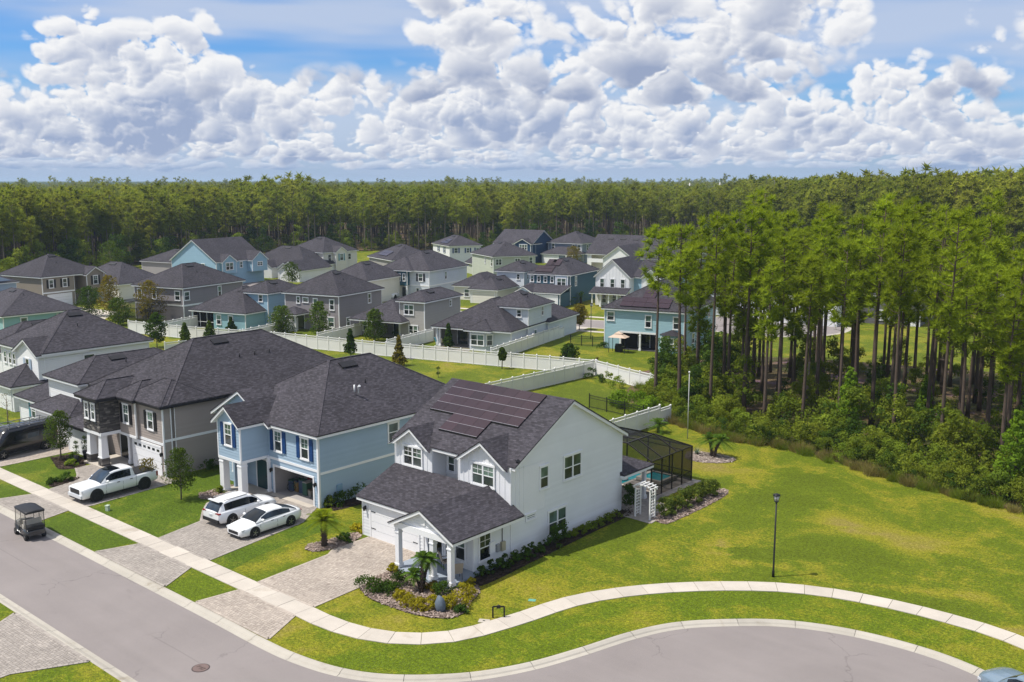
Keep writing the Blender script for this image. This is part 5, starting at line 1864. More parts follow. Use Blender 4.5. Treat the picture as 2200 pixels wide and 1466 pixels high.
def pine_meshes(seed, H, crown, R0, ntuft, nneed, L, w, sides=7, dens=1.0):
    rnd = random.Random(seed)
    tr = MB()
    lean = Vector((rnd.uniform(-1, 1), rnd.uniform(-1, 1), 0)) * 0.35
    pts, rad = [], []
    n = 8
    for i in range(n + 1):
        f = i / n
        wob = Vector((math.sin(f * 5 + seed), math.cos(f * 4 + seed * 2), 0)) * 0.10 * f
        pts.append(Vector((0, 0, -0.15)) + lean * f * f + wob + Vector((0, 0, H * f)))
        rad.append(0.19 * (1 - f) ** 0.8 + 0.025 + (0.07 if i == 0 else 0))
    tr.tube(pts, rad, sides)

    def stem(z):
        f = max(0, min(1, z / H)) * n
        i = min(n - 1, int(f))
        return pts[i].lerp(pts[i + 1], f - i)
    cr = MB()
    z0 = H * (1 - crown)
    nb = max(8, int(ntuft / 3))
    for b in range(nb):
        f = (b + rnd.random()) / nb
        z = z0 + (H - z0) * f
        # widest a third of the way up the crown, rounded at the top
        prof = (0.55 + 0.9 * f if f < 0.38 else math.sqrt(max(0.02, 1 - ((f - 0.38) / 0.66) ** 2)))
        rr = R0 * min(1.0, prof) * rnd.uniform(0.45, 1.15)
        az = b * 2.4 + rnd.uniform(-0.6, 0.6)
        base = stem(z - rr * 0.3)
        out = Vector((math.cos(az), math.sin(az), rnd.uniform(0.15, 0.6)))
        tip = base + out * rr
        mid = base.lerp(tip, 0.5) + Vector((0, 0, -0.10 * rr))
        tr.tube([base, mid, tip], [0.045, 0.03, 0.012], 4, False)
        if rnd.random() < 0.16:
            continue
        for k_ in range(rnd.choice((2, 3, 3))):
            # a brush-like clump of needles at the branch end and two on side shoots
            q = tip if k_ == 0 else mid.lerp(tip, rnd.uniform(0.0, 0.8)) + Vector((rnd.gauss(0, 1), rnd.gauss(0, 1), rnd.gauss(0, 0.4))) * 0.30 * rr
            cl = L * rnd.uniform(0.85, 1.25)
            d = (out.normalized() * 0.35 + Vector((0, 0, 0.6)))
            cr.ball(q + d * cl * 0.2, cl * 0.36, cl * 0.36, cl * 0.30, 5, 4, 0.5, 0, 0.3)  # solid core added so each clump shades bright above and dark below
            for _ in range(nneed):
                a_ = Vector((rnd.gauss(0, 1), rnd.gauss(0, 1), rnd.gauss(0, 0.8)))
                v = (a_.normalized() + d * 0.75).normalized()
                p_ = q + v * cl * rnd.uniform(0.15, 0.55)
                e_ = q + v * cl * rnd.uniform(0.9, 1.5)
                s_ = v.cross(Vector((rnd.gauss(0, 1), rnd.gauss(0, 1), rnd.gauss(0, 1)))).normalized() * (w / 2)
                cr.add([p_ - s_, p_ + s_, e_], [(0, 1, 2)])
    for b in range(max(2, nb // 6)):      # dead stubs below the crown
        z = z0 - rnd.uniform(0.3, H * 0.22)
        az = rnd.uniform(0, 6.28)
        p = stem(z)
        tr.tube([p, p + Vector((math.cos(az), math.sin(az), rnd.uniform(-0.2, 0.4))) * rnd.uniform(0.5, 1.3)], [0.03, 0.01], 4, False)
    return tr, cr


def place_tree(name, label, cat, group, tm, cm, x, y, s, rz, sz=None):
    t = thing(name, label, cat, (x, y, 0), rz, group)
    t.scale = (s, s, sz or s)
    put('trunk', tm, t)
    put('crown', cm, t)
    return t


NEARPINE = []
for i_, (H, cf, R0) in enumerate(((19.5, 0.48, 2.3), (18.2, 0.42, 2.05), (20.5, 0.46, 2.45), (17.4, 0.52, 1.95), (19.0, 0.36, 2.2), (16.5, 0.48, 1.7))):
    a, b = pine_meshes(20 + i_, H, cf, R0, 100, 42, 0.60, 0.085)
    NEARPINE.append((a.mesh('pine_trunk', BARK), b.mesh('pine_crown', PINE)))
MIDPINE = []
for i_, (H, cf, R0) in enumerate(((18.5, 0.45, 2.6), (17.2, 0.42, 2.3), (19.2, 0.40, 2.7), (16.4, 0.52, 2.2), (18.0, 0.36, 2.4))):
    a, b = pine_meshes(50 + i_, H, cf, R0, 90, 26, 0.75, 0.16, 5)
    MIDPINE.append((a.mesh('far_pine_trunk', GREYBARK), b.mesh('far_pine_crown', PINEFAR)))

rnd = random.Random(31)
STAND = [(-60.5, 97), (-57, 88), (-50.5, 81.5), (-40, 83), (-30, 81), (-15, 79), (10, 78), (45, 84), (45, 122), (-10, 124), (-40, 118), (-57, 112)]
sites = [tuple(G(*p)) for p in ((1458, 880), (1562, 870), (1590, 875), (1605, 868), (1636, 850), (1702, 880), (1735, 850), (1752, 905), (1838, 865), (1917, 960), (1925, 895), (1872, 850), (2000, 880), (2058, 935), (2118, 962), (2078, 900),
                                (1470, 815), (1500, 800), (1655, 800), (1990, 930), (2160, 930), (2185, 900), (1800, 900))]
xs = [p[0] for p in STAND]
tries = 0
while len(sites) < 100 and tries < 6000:
    tries += 1
    p = (rnd.uniform(min(xs), max(xs)), rnd.uniform(78, 116))
    if inside(p, STAND) and all((p[0] - q[0]) ** 2 + (p[1] - q[1]) ** 2 > 3.3 ** 2 for q in sites):
        if 1500 < pixel(p[0], p[1], 10)[0] < 2300:
            sites.append(p)
for i_, (x, y) in enumerate(sites):
    tm, cm = NEARPINE[rnd.randrange(6)]
    place_tree('pine_tree', 'tall slender pine in the dense stand beside the open field', 'pine tree', 'pines of the stand beside the field', tm, cm, x, y, rnd.uniform(0.80, 1.06), rnd.uniform(0, 6.28), rnd.uniform(0.80, 1.06))
p = G(1408, 862)
place_tree('pine_tree', 'lone thin pine standing in front of the teal house', 'pine tree', None, NEARPINE[4][0], NEARPINE[4][1], p.x, p.y, 0.92, 1.0, 0.945)

# broken-off trunk and the wood's floor
p = G(1731, 890)
MB().tube([(0, 0, -0.1), (0.05, 0, 2.5), (0.1, 0.05, 5.2)], [0.16, 0.13, 0.10], 7).build('trunk', GREYBARK, thing('dead_tree', 'pale bare broken trunk at the edge of the pine stand', 'dead tree', (p.x, p.y, 0)))
sheet('forest_floor', blobby([(-64, 97), (-58, 86), (-50, 79), (-42, 77.0), (-36, 77.6), (-28, 75.2), (-20, 73.0), (-10, 72.0), (20, 72), (60, 76), (60, 130), (-10, 128), (-42, 122), (-60, 114)], 0.3, 2.0, 5), 0.010, WOODFLOOR)

# ---- back forest: a first line of single pines, the rest as one mass
EDGE = [(-222, 60), (-229, 92), (-247, 121), (-257, 153), (-270, 178), (-246, 214), (-213, 243), (-217, 268), (-184, 298), (-150, 292), (-118, 268), (-78, 246), (-30, 226), (30, 205), (95, 190)]
line = catmull(EDGE, 3.3)
for i_, p in enumerate(line):
    q = (p.x + rnd.gauss(0, 1.2), p.y + rnd.gauss(0, 1.2))
    px, py = pixel(q[0], q[1], 9)
    if px < -40 or px > 2240:
        continue
    if 1640 < px and rnd.random() < 0.35:
        continue
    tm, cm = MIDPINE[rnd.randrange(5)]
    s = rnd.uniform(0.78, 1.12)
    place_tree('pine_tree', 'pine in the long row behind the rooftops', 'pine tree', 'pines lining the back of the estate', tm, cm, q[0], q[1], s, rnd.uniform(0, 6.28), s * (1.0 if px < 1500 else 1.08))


def scatter(name, label, pts, me_list, seed, smin, smax, kind='stuff'):
    """one mass: instances of a few plant meshes on points"""
    outs = []
    rn = random.Random(seed)
    groups = [[] for _ in me_list]
    for p in pts:
        groups[rn.randrange(len(me_list))].append(p)
    for me_, g in zip(me_list, groups):
        if not g:
            continue
        src = bpy.data.objects.new(name + '_plant', me_)
        pm_ = bpy.data.meshes.new(name)
        pm_.from_pydata([(x, y, z) for x, y, z, _ in g], [], [])
        at = pm_.attributes.new('size', 'FLOAT', 'POINT')
        at.data.foreach_set('value', [s for *_, s in g])
        o = put(name, pm_)
        o['kind'] = kind
        o['label'] = label
        md = o.modifiers.new('scatter', 'NODES')
        ng = bpy.data.node_groups.new(name, 'GeometryNodeTree')
        ng.interface.new_socket('Geometry', in_out='INPUT', socket_type='NodeSocketGeometry')
        ng.interface.new_socket('Geometry', in_out='OUTPUT', socket_type='NodeSocketGeometry')
        N = ng.nodes
        gi, go = N.new('NodeGroupInput'), N.new('NodeGroupOutput')
        ip = N.new('GeometryNodeInstanceOnPoints')
        oi = N.new('GeometryNodeObjectInfo')
        oi.inputs['Object'].default_value = src
        rv = N.new('FunctionNodeRandomValue')
        rv.data_type = 'FLOAT_VECTOR'
        rv.inputs[0].default_value = (0, 0, 0)
        rv.inputs[1].default_value = (0, 0, 6.283)
        na = N.new('GeometryNodeInputNamedAttribute')
        na.data_type = 'FLOAT'
        na.inputs['Name'].default_value = 'size'
        ng.links.new(gi.outputs[0], ip.inputs['Points'])
        ng.links.new(oi.outputs['Geometry'], ip.inputs['Instance'])
        ng.links.new(rv.outputs[0], ip.inputs['Rotation'])
        ng.links.new(na.outputs[0], ip.inputs['Scale'])
        ng.links.new(ip.outputs[0], go.inputs[0])
        md.node_group = ng
        outs.append(o)
    return outs


FARTREE = []
for i_, (H, cf, R0) in enumerate(((18.5, 0.5, 2.9), (17.0, 0.5, 2.6), (19.5, 0.45, 3.0))):
    a, b = pine_meshes(80 + i_, H, cf, R0, 60, 14, 0.95, 0.34, 4)
    off = len(a.v)
    nf = len(a.f)
    a.v += b.v
    a.f += [tuple(x + off for x in f) for f in b.f]
    a.sh += b.sh
    a.sm += b.sm
    a.mi = [0] * nf + [1] * len(b.f)
    FARTREE.append(a.mesh('forest_tree', [BARK, PINEFAR]))


def leaf_clump(mb, c, r, n, size, rnd, flat=0.8, up=0.3):
    for _ in range(n):
        d = Vector((rnd.gauss(0, 1), rnd.gauss(0, 1), rnd.gauss(0, 1) * flat + up)).normalized()
        p = Vector(c) + Vector((d.x * r, d.y * r, d.z * r * flat)) * rnd.uniform(0.55, 1.05)
        t = d.cross(Vector((rnd.gauss(0, 1), rnd.gauss(0, 1), rnd.gauss(0, 1)))).normalized()
        nn = (d + Vector((rnd.gauss(0, .5), rnd.gauss(0, .5), rnd.gauss(0, .5)))).normalized()
        b = nn.cross(t).normalized()
        s = size * rnd.uniform(0.6, 1.3)
        mb.add([p - t * s * 0.55, p + b * s * 0.32, p + t * s * 0.6, p - b * s * 0.32], [(0, 1, 2, 3)])


def bush_mesh(seed, h, r, nclump, nleaf, size, m, stem=None):
    rn = random.Random(seed)
    mb = MB()
    for i_ in range(nclump):
        a = rn.uniform(0, 6.283)
        f = rn.random()
        rad = r * math.sqrt(rn.random()) * (1.0 if f < 0.5 else 1.25 - f * 0.9)
        c = (rad * math.cos(a), rad * math.sin(a), h * (0.12 + 0.78 * f))
        leaf_clump(mb, c, r * rn.uniform(0.28, 0.48), nleaf, size, rn)
    return mb.mesh('bush', m)


def tree_meshes(seed, h, r, z0, nclump, nleaf, size, shape='oval', trunk=0.06):
    rn = random.Random(seed)
    tr, cr = MB(), MB()
    tr.tube([(0, 0, -0.1), (0.03, 0.02, z0), (0.0, 0.05, h * 0.9)], [trunk * 1.2, trunk, 0.015], 6)
    for i_ in range(nclump):
        f = (i_ + rn.random()) / nclump
        if shape == 'oval':
            rr = r * math.sqrt(max(0.05, 1 - (2 * f - 0.8) ** 2 / 1.5))
        elif shape == 'cone':
            rr = r * (1.02 - f * 0.9)
        else:
            rr = r * 0.6 * (1.0 - 0.3 * f)
        a = i_ * 2.4 + rn.uniform(-.5, .5)
        rad = rr * rn.uniform(0.25, 0.95)
        z = z0 + (h - z0) * f
        c = Vector((rad * math.cos(a), rad * math.sin(a), z))
        tr.tube([(0, 0.02, max(z0 * 0.8, z - rad * 0.8)), c], [0.02, 0.006], 4, False)
        leaf_clump(cr, c, rr * rn.uniform(0.30, 0.5) + 0.08, nleaf, size, rn, 0.8, 0.3)
    return tr, cr


BUSHES = [bush_mesh(100 + i_, 2.6, 1.4, 20, 52, 0.18, (BRUSH, HARDWOOD, BRUSH2, BRUSH)[i_]) for i_ in range(4)]
TALLBRUSH = [bush_mesh(110 + i_, 5.0, 1.5, 26, 60, 0.22, (HARDWOOD, BRUSH, BRUSH2)[i_]) for i_ in range(3)]
GRASSY = []
for i_ in range(2):
    mb = MB()
    rn = random.Random(120 + i_)
    for _ in range(160):
        a, rr = rn.uniform(0, 6.28), rn.random() * 0.6
        p = Vector((rr * math.cos(a), rr * math.sin(a), 0))
        d = Vector((math.cos(a) * 0.5 + rn.gauss(0, .3), math.sin(a) * 0.5 + rn.gauss(0, .3), 1.2)).normalized()
        s = d.cross(Vector((rn.gauss(0, 1), rn.gauss(0, 1), 0))).normalized() * 0.025
        mb.add([p - s, p + s, p + d * rn.uniform(0.6, 1.3)], [(0, 1, 2)])
    GRASSY.append(mb.mesh('grass_clump', REED if i_ else BRUSH))

# undergrowth along the wood's edge
edge = catmull([(-58, 90), (-54.5, 84.5), (-50, 80.5), (-46.5, 78.0), (-42.5, 77.2), (-39, 76.2), (-35.9, 77.0), (-31.4, 76.0), (-27.7, 74.8), (-24.1, 73.6), (-19.3, 72.6), (-15.5, 72.2), (-8, 72), (5, 72)], 0.9)
pts, tall = [], []
for p in edge:
    for _ in range(4):
        d = abs(rnd.gauss(0, 1)) * 2.6
        pts.append((p.x + rnd.gauss(0, 0.5), p.y + 0.5 + d, 0, rnd.uniform(0.40, 0.95) * (0.75 + 0.12 * d)))
    if rnd.random() < 0.55:
        tall.append((p.x + rnd.gauss(0, 1), p.y + rnd.uniform(3.5, 10), 0, rnd.uniform(0.6, 1.15)))
for _ in range(300):
    p = (rnd.uniform(-62, 45), rnd.uniform(78, 126))
    if inside(p, STAND):
        (pts if rnd.random() < 0.65 else tall).append((p[0], p[1], 0, rnd.uniform(0.6, 1.3)))
scatter('undergrowth', 'tangled brush along the edge of the pine stand', pts, BUSHES, 1, 0.6, 1.3)
scatter('undergrowth', 'taller saplings and brush among the pines', tall, TALLBRUSH, 2, 0.6, 1.2)
gp = []
for p in edge:
    for _ in range(3):
        gp.append((p.x + rnd.gauss(0, 0.6), p.y - 0.3 + rnd.uniform(-0.2, 0.6), 0, rnd.uniform(0.35, 0.9)))
scatter('long_grass', 'long pale grass fringing the wood', gp, GRASSY, 3, 0.5, 1.0)

# brush and dark saplings under the back forest
bp = []
for p in catmull(EDGE, 2.2):
    for _ in range(2):
        bp.append((p.x + rnd.gauss(-3, 5), p.y + rnd.gauss(3, 5), 0, rnd.uniform(0.8, 1.9)))
scatter('back_undergrowth', 'dark brush below the back forest', bp, TALLBRUSH + [BUSHES[2]], 4, 0.8, 1.6)

# the forest beyond, to the horizon
lp = [(p.x, p.y) for p in catmull(EDGE, 6.0)]
fp = []
rn = random.Random(77)
base_d = {}
for x, y in lp:
    px, py = pixel(x, y, 5)
    base_d[int(px // 40)] = max(base_d.get(int(px // 40), 0), math.hypot(x, y))
for b in range(-3, 60):
    if b not in base_d:
        near = min(base_d, key=lambda q: abs(q - b))
        base_d[b] = base_d[near]
for _ in range(13000):
    px = rn.uniform(-120, 2320)
    d0 = base_d.get(int(px // 40), 260) + 5.0
    u = rn.random()
    d = d0 * (1 + u * 0.35) if rn.random() < 0.02 else d0 * math.exp(u * math.log(3800 / d0))
    a = math.atan2(px - 1100, 2116 * math.cos(_p) + 120)
    v = Vector((-math.sin(_y), math.cos(_y))) * math.cos(a) + Vector((RT.x, RT.y)) * math.sin(a)
    hgt = 1.0
    n_ = noise.noise(Vector((v.x * d * 0.006, v.y * d * 0.006, 0.3)))
    if px > 1600 and d > 230:
        hgt = 1.10 + 0.10 * min(1, (px - 1600) / 400)
    if d > 900:
        hgt = min(hgt, 1.08)
        if n_ < -0.25:
            hgt *= 0.85
    fp.append((v.x * d, v.y * d, 0, hgt * rn.triangular(0.66, 1.14, 0.98)))
# crowns that stand above the rest on the skyline
for (pa, pb, da, db, n_, sa, sb) in ((480, 640, 330, 420, 16, 1.12, 1.28), (940, 985, 700, 900, 5, 1.25, 1.4), (1165, 1215, 700, 900, 6, 1.2, 1.35), (0, 480, 900, 1800, 40, 1.2, 1.45), (640, 1650, 900, 2200, 90, 1.18, 1.5), (1600, 2250, 380, 800, 60, 1.2, 1.34), (2020, 2140, 300, 420, 12, 1.25, 1.38), (880, 1700, 1100, 1500, 50, 1.2, 1.38)):
    for _ in range(n_):
        px, d = rn.uniform(pa, pb), rn.uniform(da, db)
        a = math.atan2(px - 1100, 2116 * math.cos(_p) + 120)
        v = Vector((-math.sin(_y), math.cos(_y))) * math.cos(a) + Vector((RT.x, RT.y)) * math.sin(a)
        fp.append((v.x * d, v.y * d, 0, rn.uniform(sa, sb)))
scatter('far_forest', 'pine forest stretching to the horizon', fp, FARTREE, 5, 0.9, 1.1)
# floor and closed canopy far out where single trees no longer show
fl = [(EDGE[0][0] - 5, EDGE[0][1])] + EDGE + [(900, 150), (5000, 2500), (5000, 13000), (-13500, 13000), (-13500, 400), (-1200, 60)]
sheet('forest_ground', fl, 0.02, WOODFLOOR)
CANOPY = leafy('far_canopy', (0.020, 0.045, 0.014), (0.055, 0.085, 0.020), 0.0, 0.0, 0.012)
cv, cf = [], []
nr, na = 46, 90
for i_ in range(nr):
    d = 2300 * (13000 / 2300) ** (i_ / (nr - 1))
    for j_ in range(na):
        a = R(-34) + R(68) * j_ / (na - 1)
        v = Vector((-math.sin(_y), math.cos(_y))) * math.cos(a) + Vector((RT.x, RT.y)) * math.sin(a)
        z = 15.5 + 3.4 * noise.noise(Vector((v.x * d * 0.004, v.y * d * 0.004, 1.0))) + 2.0 * rn.random()
        cv.append((v.x * d, v.y * d, z))
for i_ in range(nr - 1):
    for j_ in range(na - 1):
        cf.append((i_ * na + j_, i_ * na + j_ + 1, (i_ + 1) * na + j_ + 1, (i_ + 1) * na + j_))
cmesh = bpy.data.meshes.new('far_canopy')
cmesh.from_pydata(cv, [], cf)
cmesh.materials.append(CANOPY)
struct(put('far_woods', cmesh), 'stuff')

# thin summer haze: one closed box of even air round the camera and everything built
hb = MB().box(-13900, 5900, -1900, 13900, -1.2, 42.0)
hz_ = hb.build('haze', None)
hm = bpy.data.materials.new('haze_air')
hm.use_nodes = True
hn = hm.node_tree.nodes
hn.clear()
hv = hn.new('ShaderNodeVolumePrincipled')
hv.inputs['Color'].default_value = (0.55, 0.70, 0.95, 1)
hv.inputs['Density'].default_value = 0.00013
hv.inputs['Anisotropy'].default_value = 0.0
ho = hn.new('ShaderNodeOutputMaterial')
hm.node_tree.links.new(hv.outputs[0], ho.inputs['Volume'])
hz_.data.materials.clear()
hz_.data.materials.append(hm)
hz_['kind'] = 'stuff'
hz_['label'] = 'thin summer haze over the forest'


# ------------------------------------------------------------------ fences
PANEL = MB()
PANEL.box(-0.5, 0.5, -0.022, 0.022, 0.06, 1.42)
PANEL.box(-0.5, 0.5, -0.045, 0.045, 1.42, 1.52)
PANEL.box(-0.5, 0.5, -0.045, 0.045, 1.74, 1.82)
PANEL.box(-0.5, 0.5, -0.045, 0.045, 0.03, 0.13)
for i_ in range(14):
    x = -0.5 + (i_ + 0.5) / 14
    PANEL.box(x - 0.012, x + 0.012, -0.012, 0.012, 1.52, 1.74)
PANEL = PANEL.mesh('fence_panel', VINYL)
POST = MB().box(-0.065, 0.065, -0.065, 0.065, -0.05, 1.86)
POST.box(-0.085, 0.085, -0.085, 0.085, 1.86, 1.90)
POST.add([(-.07, -.07, 1.90), (.07, -.07, 1.90), (.07, .07, 1.90), (-.07, .07, 1.90), (0, 0, 1.97)], [(0, 1, 4), (1, 2, 4), (2, 3, 4), (3, 0, 4)])
POST = POST.mesh('fence_post', VINYL)


def vinyl_fence(label, pts, spacing=1.8, drop_end=False):
    root = thing('privacy_fence', label, 'fence', (pts[0][0], pts[0][1], 0), 0, 'white vinyl privacy fences')
    o0 = Vector(pts[0])
    for q, (a, b) in enumerate(zip(pts, pts[1:])):
        a, b = Vector(a), Vector(b)
        n = max(1, round((b - a).length / spacing))
        ang = math.atan2((b - a).y, (b - a).x)
        L = (b - a).length / n
        for i_ in range(n):
            m_ = a.lerp(b, (i_ + 0.5) / n) - o0
            last = drop_end and q == len(pts) - 2 and i_ == n - 1
            put('fence_panel', PANEL, root, (m_.x, m_.y, 0), ang, (L - 0.10, 1, 0.82 if last else 1))
            p = a.lerp(b, i_ / n) - o0
            put('post', POST, root, (p.x, p.y, 0), ang)
    p = Vector(pts[-1]) - o0
    put('post', POST, root, (p.x, p.y, 0), 0, (1, 1, 0.82 if drop_end else 1))
    return root


vinyl_fence('long white fence running behind the second row of houses', [(-139.2, 73.2), (-127.4, 75.6), (-113.0, 80.6), (-96.5, 84.3), (-84.0, 87.6), (-70.6, 91.2), (-66.6, 92.2)])
vinyl_fence('white side fence behind the solar house roof, meeting the corner', [(-67.6, 62.0), (-67.2, 78.0), (-66.75, 91.9)])
vinyl_fence('white rear fence running from the corner to the pines', [(-66.4, 92.1), (-60.5, 90.2), (-53.8, 88.4)])
vinyl_fence('short white fence with stepped end above the pool cage', [(-48.4, 66.0), (-48.2, 77.0), (-48.2, 78.9)], 1.8, True)
vinyl_fence('white side fence rising behind the stone fronted house roof', [(-116.4, 66.0), (-113.2, 80.3)])
vinyl_fence('white yard fence between the aqua and the taupe house', [F2W(-95.8, 105.5), F2W(-96.2, 118.0)])
vinyl_fence('white yard fence between the taupe and the grey patio house', [F2W(-84.5, 107.8), F2W(-84.8, 118.5)])
vinyl_fence('white yard fence between the grey patio and the bay house', [F2W(-72.6, 107.2), F2W(-72.4, 118.5)])
vinyl_fence('white yard fence beside the bay house, stepping down at its end', [F2W(-57.2, 107.5), F2W(-57.4, 130.5)], 1.8, True)
vinyl_fence('white yard fence behind the far screened lanai', [F2W(-111.5, 104.5), F2W(-112.5, 114.0)])
for lb, a, b, n in (('black metal fence below the lime shrubs', (-57.2, 78.2), (-50.2, 77.3), 3), ('black metal fence beside the teal house', F2W(-53.5, 124.0), F2W(-48.8, 124.6), 3)):
    a, b = Vector(a), Vector(b)
    rt_ = thing('metal_fence', lb, 'fence', (a.x, a.y, 0))
    for i_ in range(n + 1):
        p = a.lerp(b, i_ / n) - a
        ubox('post', rt_, BLACK, p.x - 0.04, p.x + 0.04, p.y - 0.04, p.y + 0.04, -0.03, 1.5)
    for i_ in range(n):
        p, q = a.lerp(b, i_ / n) - a, a.lerp(b, (i_ + 1) / n) - a
        mb = MB()
        for z in (0.15, 1.05, 1.3):
            mb.bar((p.x, p.y, z), (q.x, q.y, z), 0.04)
        for k_ in range(1, 15):
            c = p.lerp(q, k_ / 15)
            mb.bar((c.x, c.y, 0.1), (c.x, c.y, 1.4), 0.022)
        mb.build('fence_panel', BLACK, rt_)


# ------------------------------------------------------------------ vehicles
CARGLASS = glass('car_glass', (0.010, 0.016, 0.024), 0.03)
LAMP_RED = paint('tail_lamp', (0.25, 0.01, 0.012), 0.2, 0.05, 1, 0.5)
LAMP_CLR = paint('head_lamp', (0.55, 0.57, 0.60), 0.15, 0.05, 1, 0.5)
PLASTIC = paint('black_plastic', (0.018, 0.018, 0.02), 0.5, 0.1)


def loft(mb, rings, close=True, smooth=True):
    o = len(mb.v)
    n = len(rings[0])
    for r_ in rings:
        mb.v += [tuple(p) for p in r_]
    for i_ in range(len(rings) - 1):
        for j_ in range(n - 1):
            mb.f.append((o + i_ * n + j_, o + (i_ + 1) * n + j_, o + (i_ + 1) * n + j_ + 1, o + i_ * n + j_ + 1))
            mb.sh.append(0.5)
            mb.mi.append(0)
            mb.sm.append(smooth)
    if close:
        for i_, fl in ((0, False), (len(rings) - 1, True)):
            f = [o + i_ * n + j_ for j_ in range(n)]
            mb.f.append(tuple(reversed(f)) if fl else tuple(f))
            mb.sh.append(0.5)
            mb.mi.append(0)
            mb.sm.append(False)


def half_ring(x, pts):
    """pts: (y,z) from bottom centre up to top centre on the +y side; mirrored"""
    return [(x, -y, z) for y, z in reversed(pts)] + [(x, y, z) for y, z in pts[1:]]


WHEELS = {}


def wheel_meshes(r, w, dark):
    key = (r, w, dark)
    if key not in WHEELS:
        t = MB()
        n = 20
        prof = [(r * 0.62, -w / 2), (r * 0.92, -w / 2), (r, -w * 0.35), (r, w * 0.35), (r * 0.92, w / 2), (r * 0.62, w / 2)]
        rings = []
        for i_ in range(n + 1):
            a = 2 * math.pi * i_ / n
            rings.append([(q * math.cos(a), y, q * math.sin(a)) for q, y in prof])
        loft(t, rings, False)
        tm = t.mesh('tyre', TYRE)
        h_ = MB()
        h_.tube([(0, -w * 0.36, 0), (0, -w * 0.30, 0)], [r * 0.64, r * 0.64], 20)
        h2 = MB()
        for i_ in range(5):
            a = 2 * math.pi * i_ / 5
            h2.bar((0, -w * 0.42, 0), (r * 0.6 * math.cos(a), -w * 0.42, r * 0.6 * math.sin(a)), r * 0.17, 0.03)
        h2.tube([(0, -w * 0.46, 0), (0, -w * 0.38, 0)], [r * 0.16, r * 0.16], 10)
        WHEELS[key] = (tm, h_.mesh('wheel_well', PLASTIC), h2.mesh('rim', PLASTIC if dark else RIM))
    return WHEELS[key]


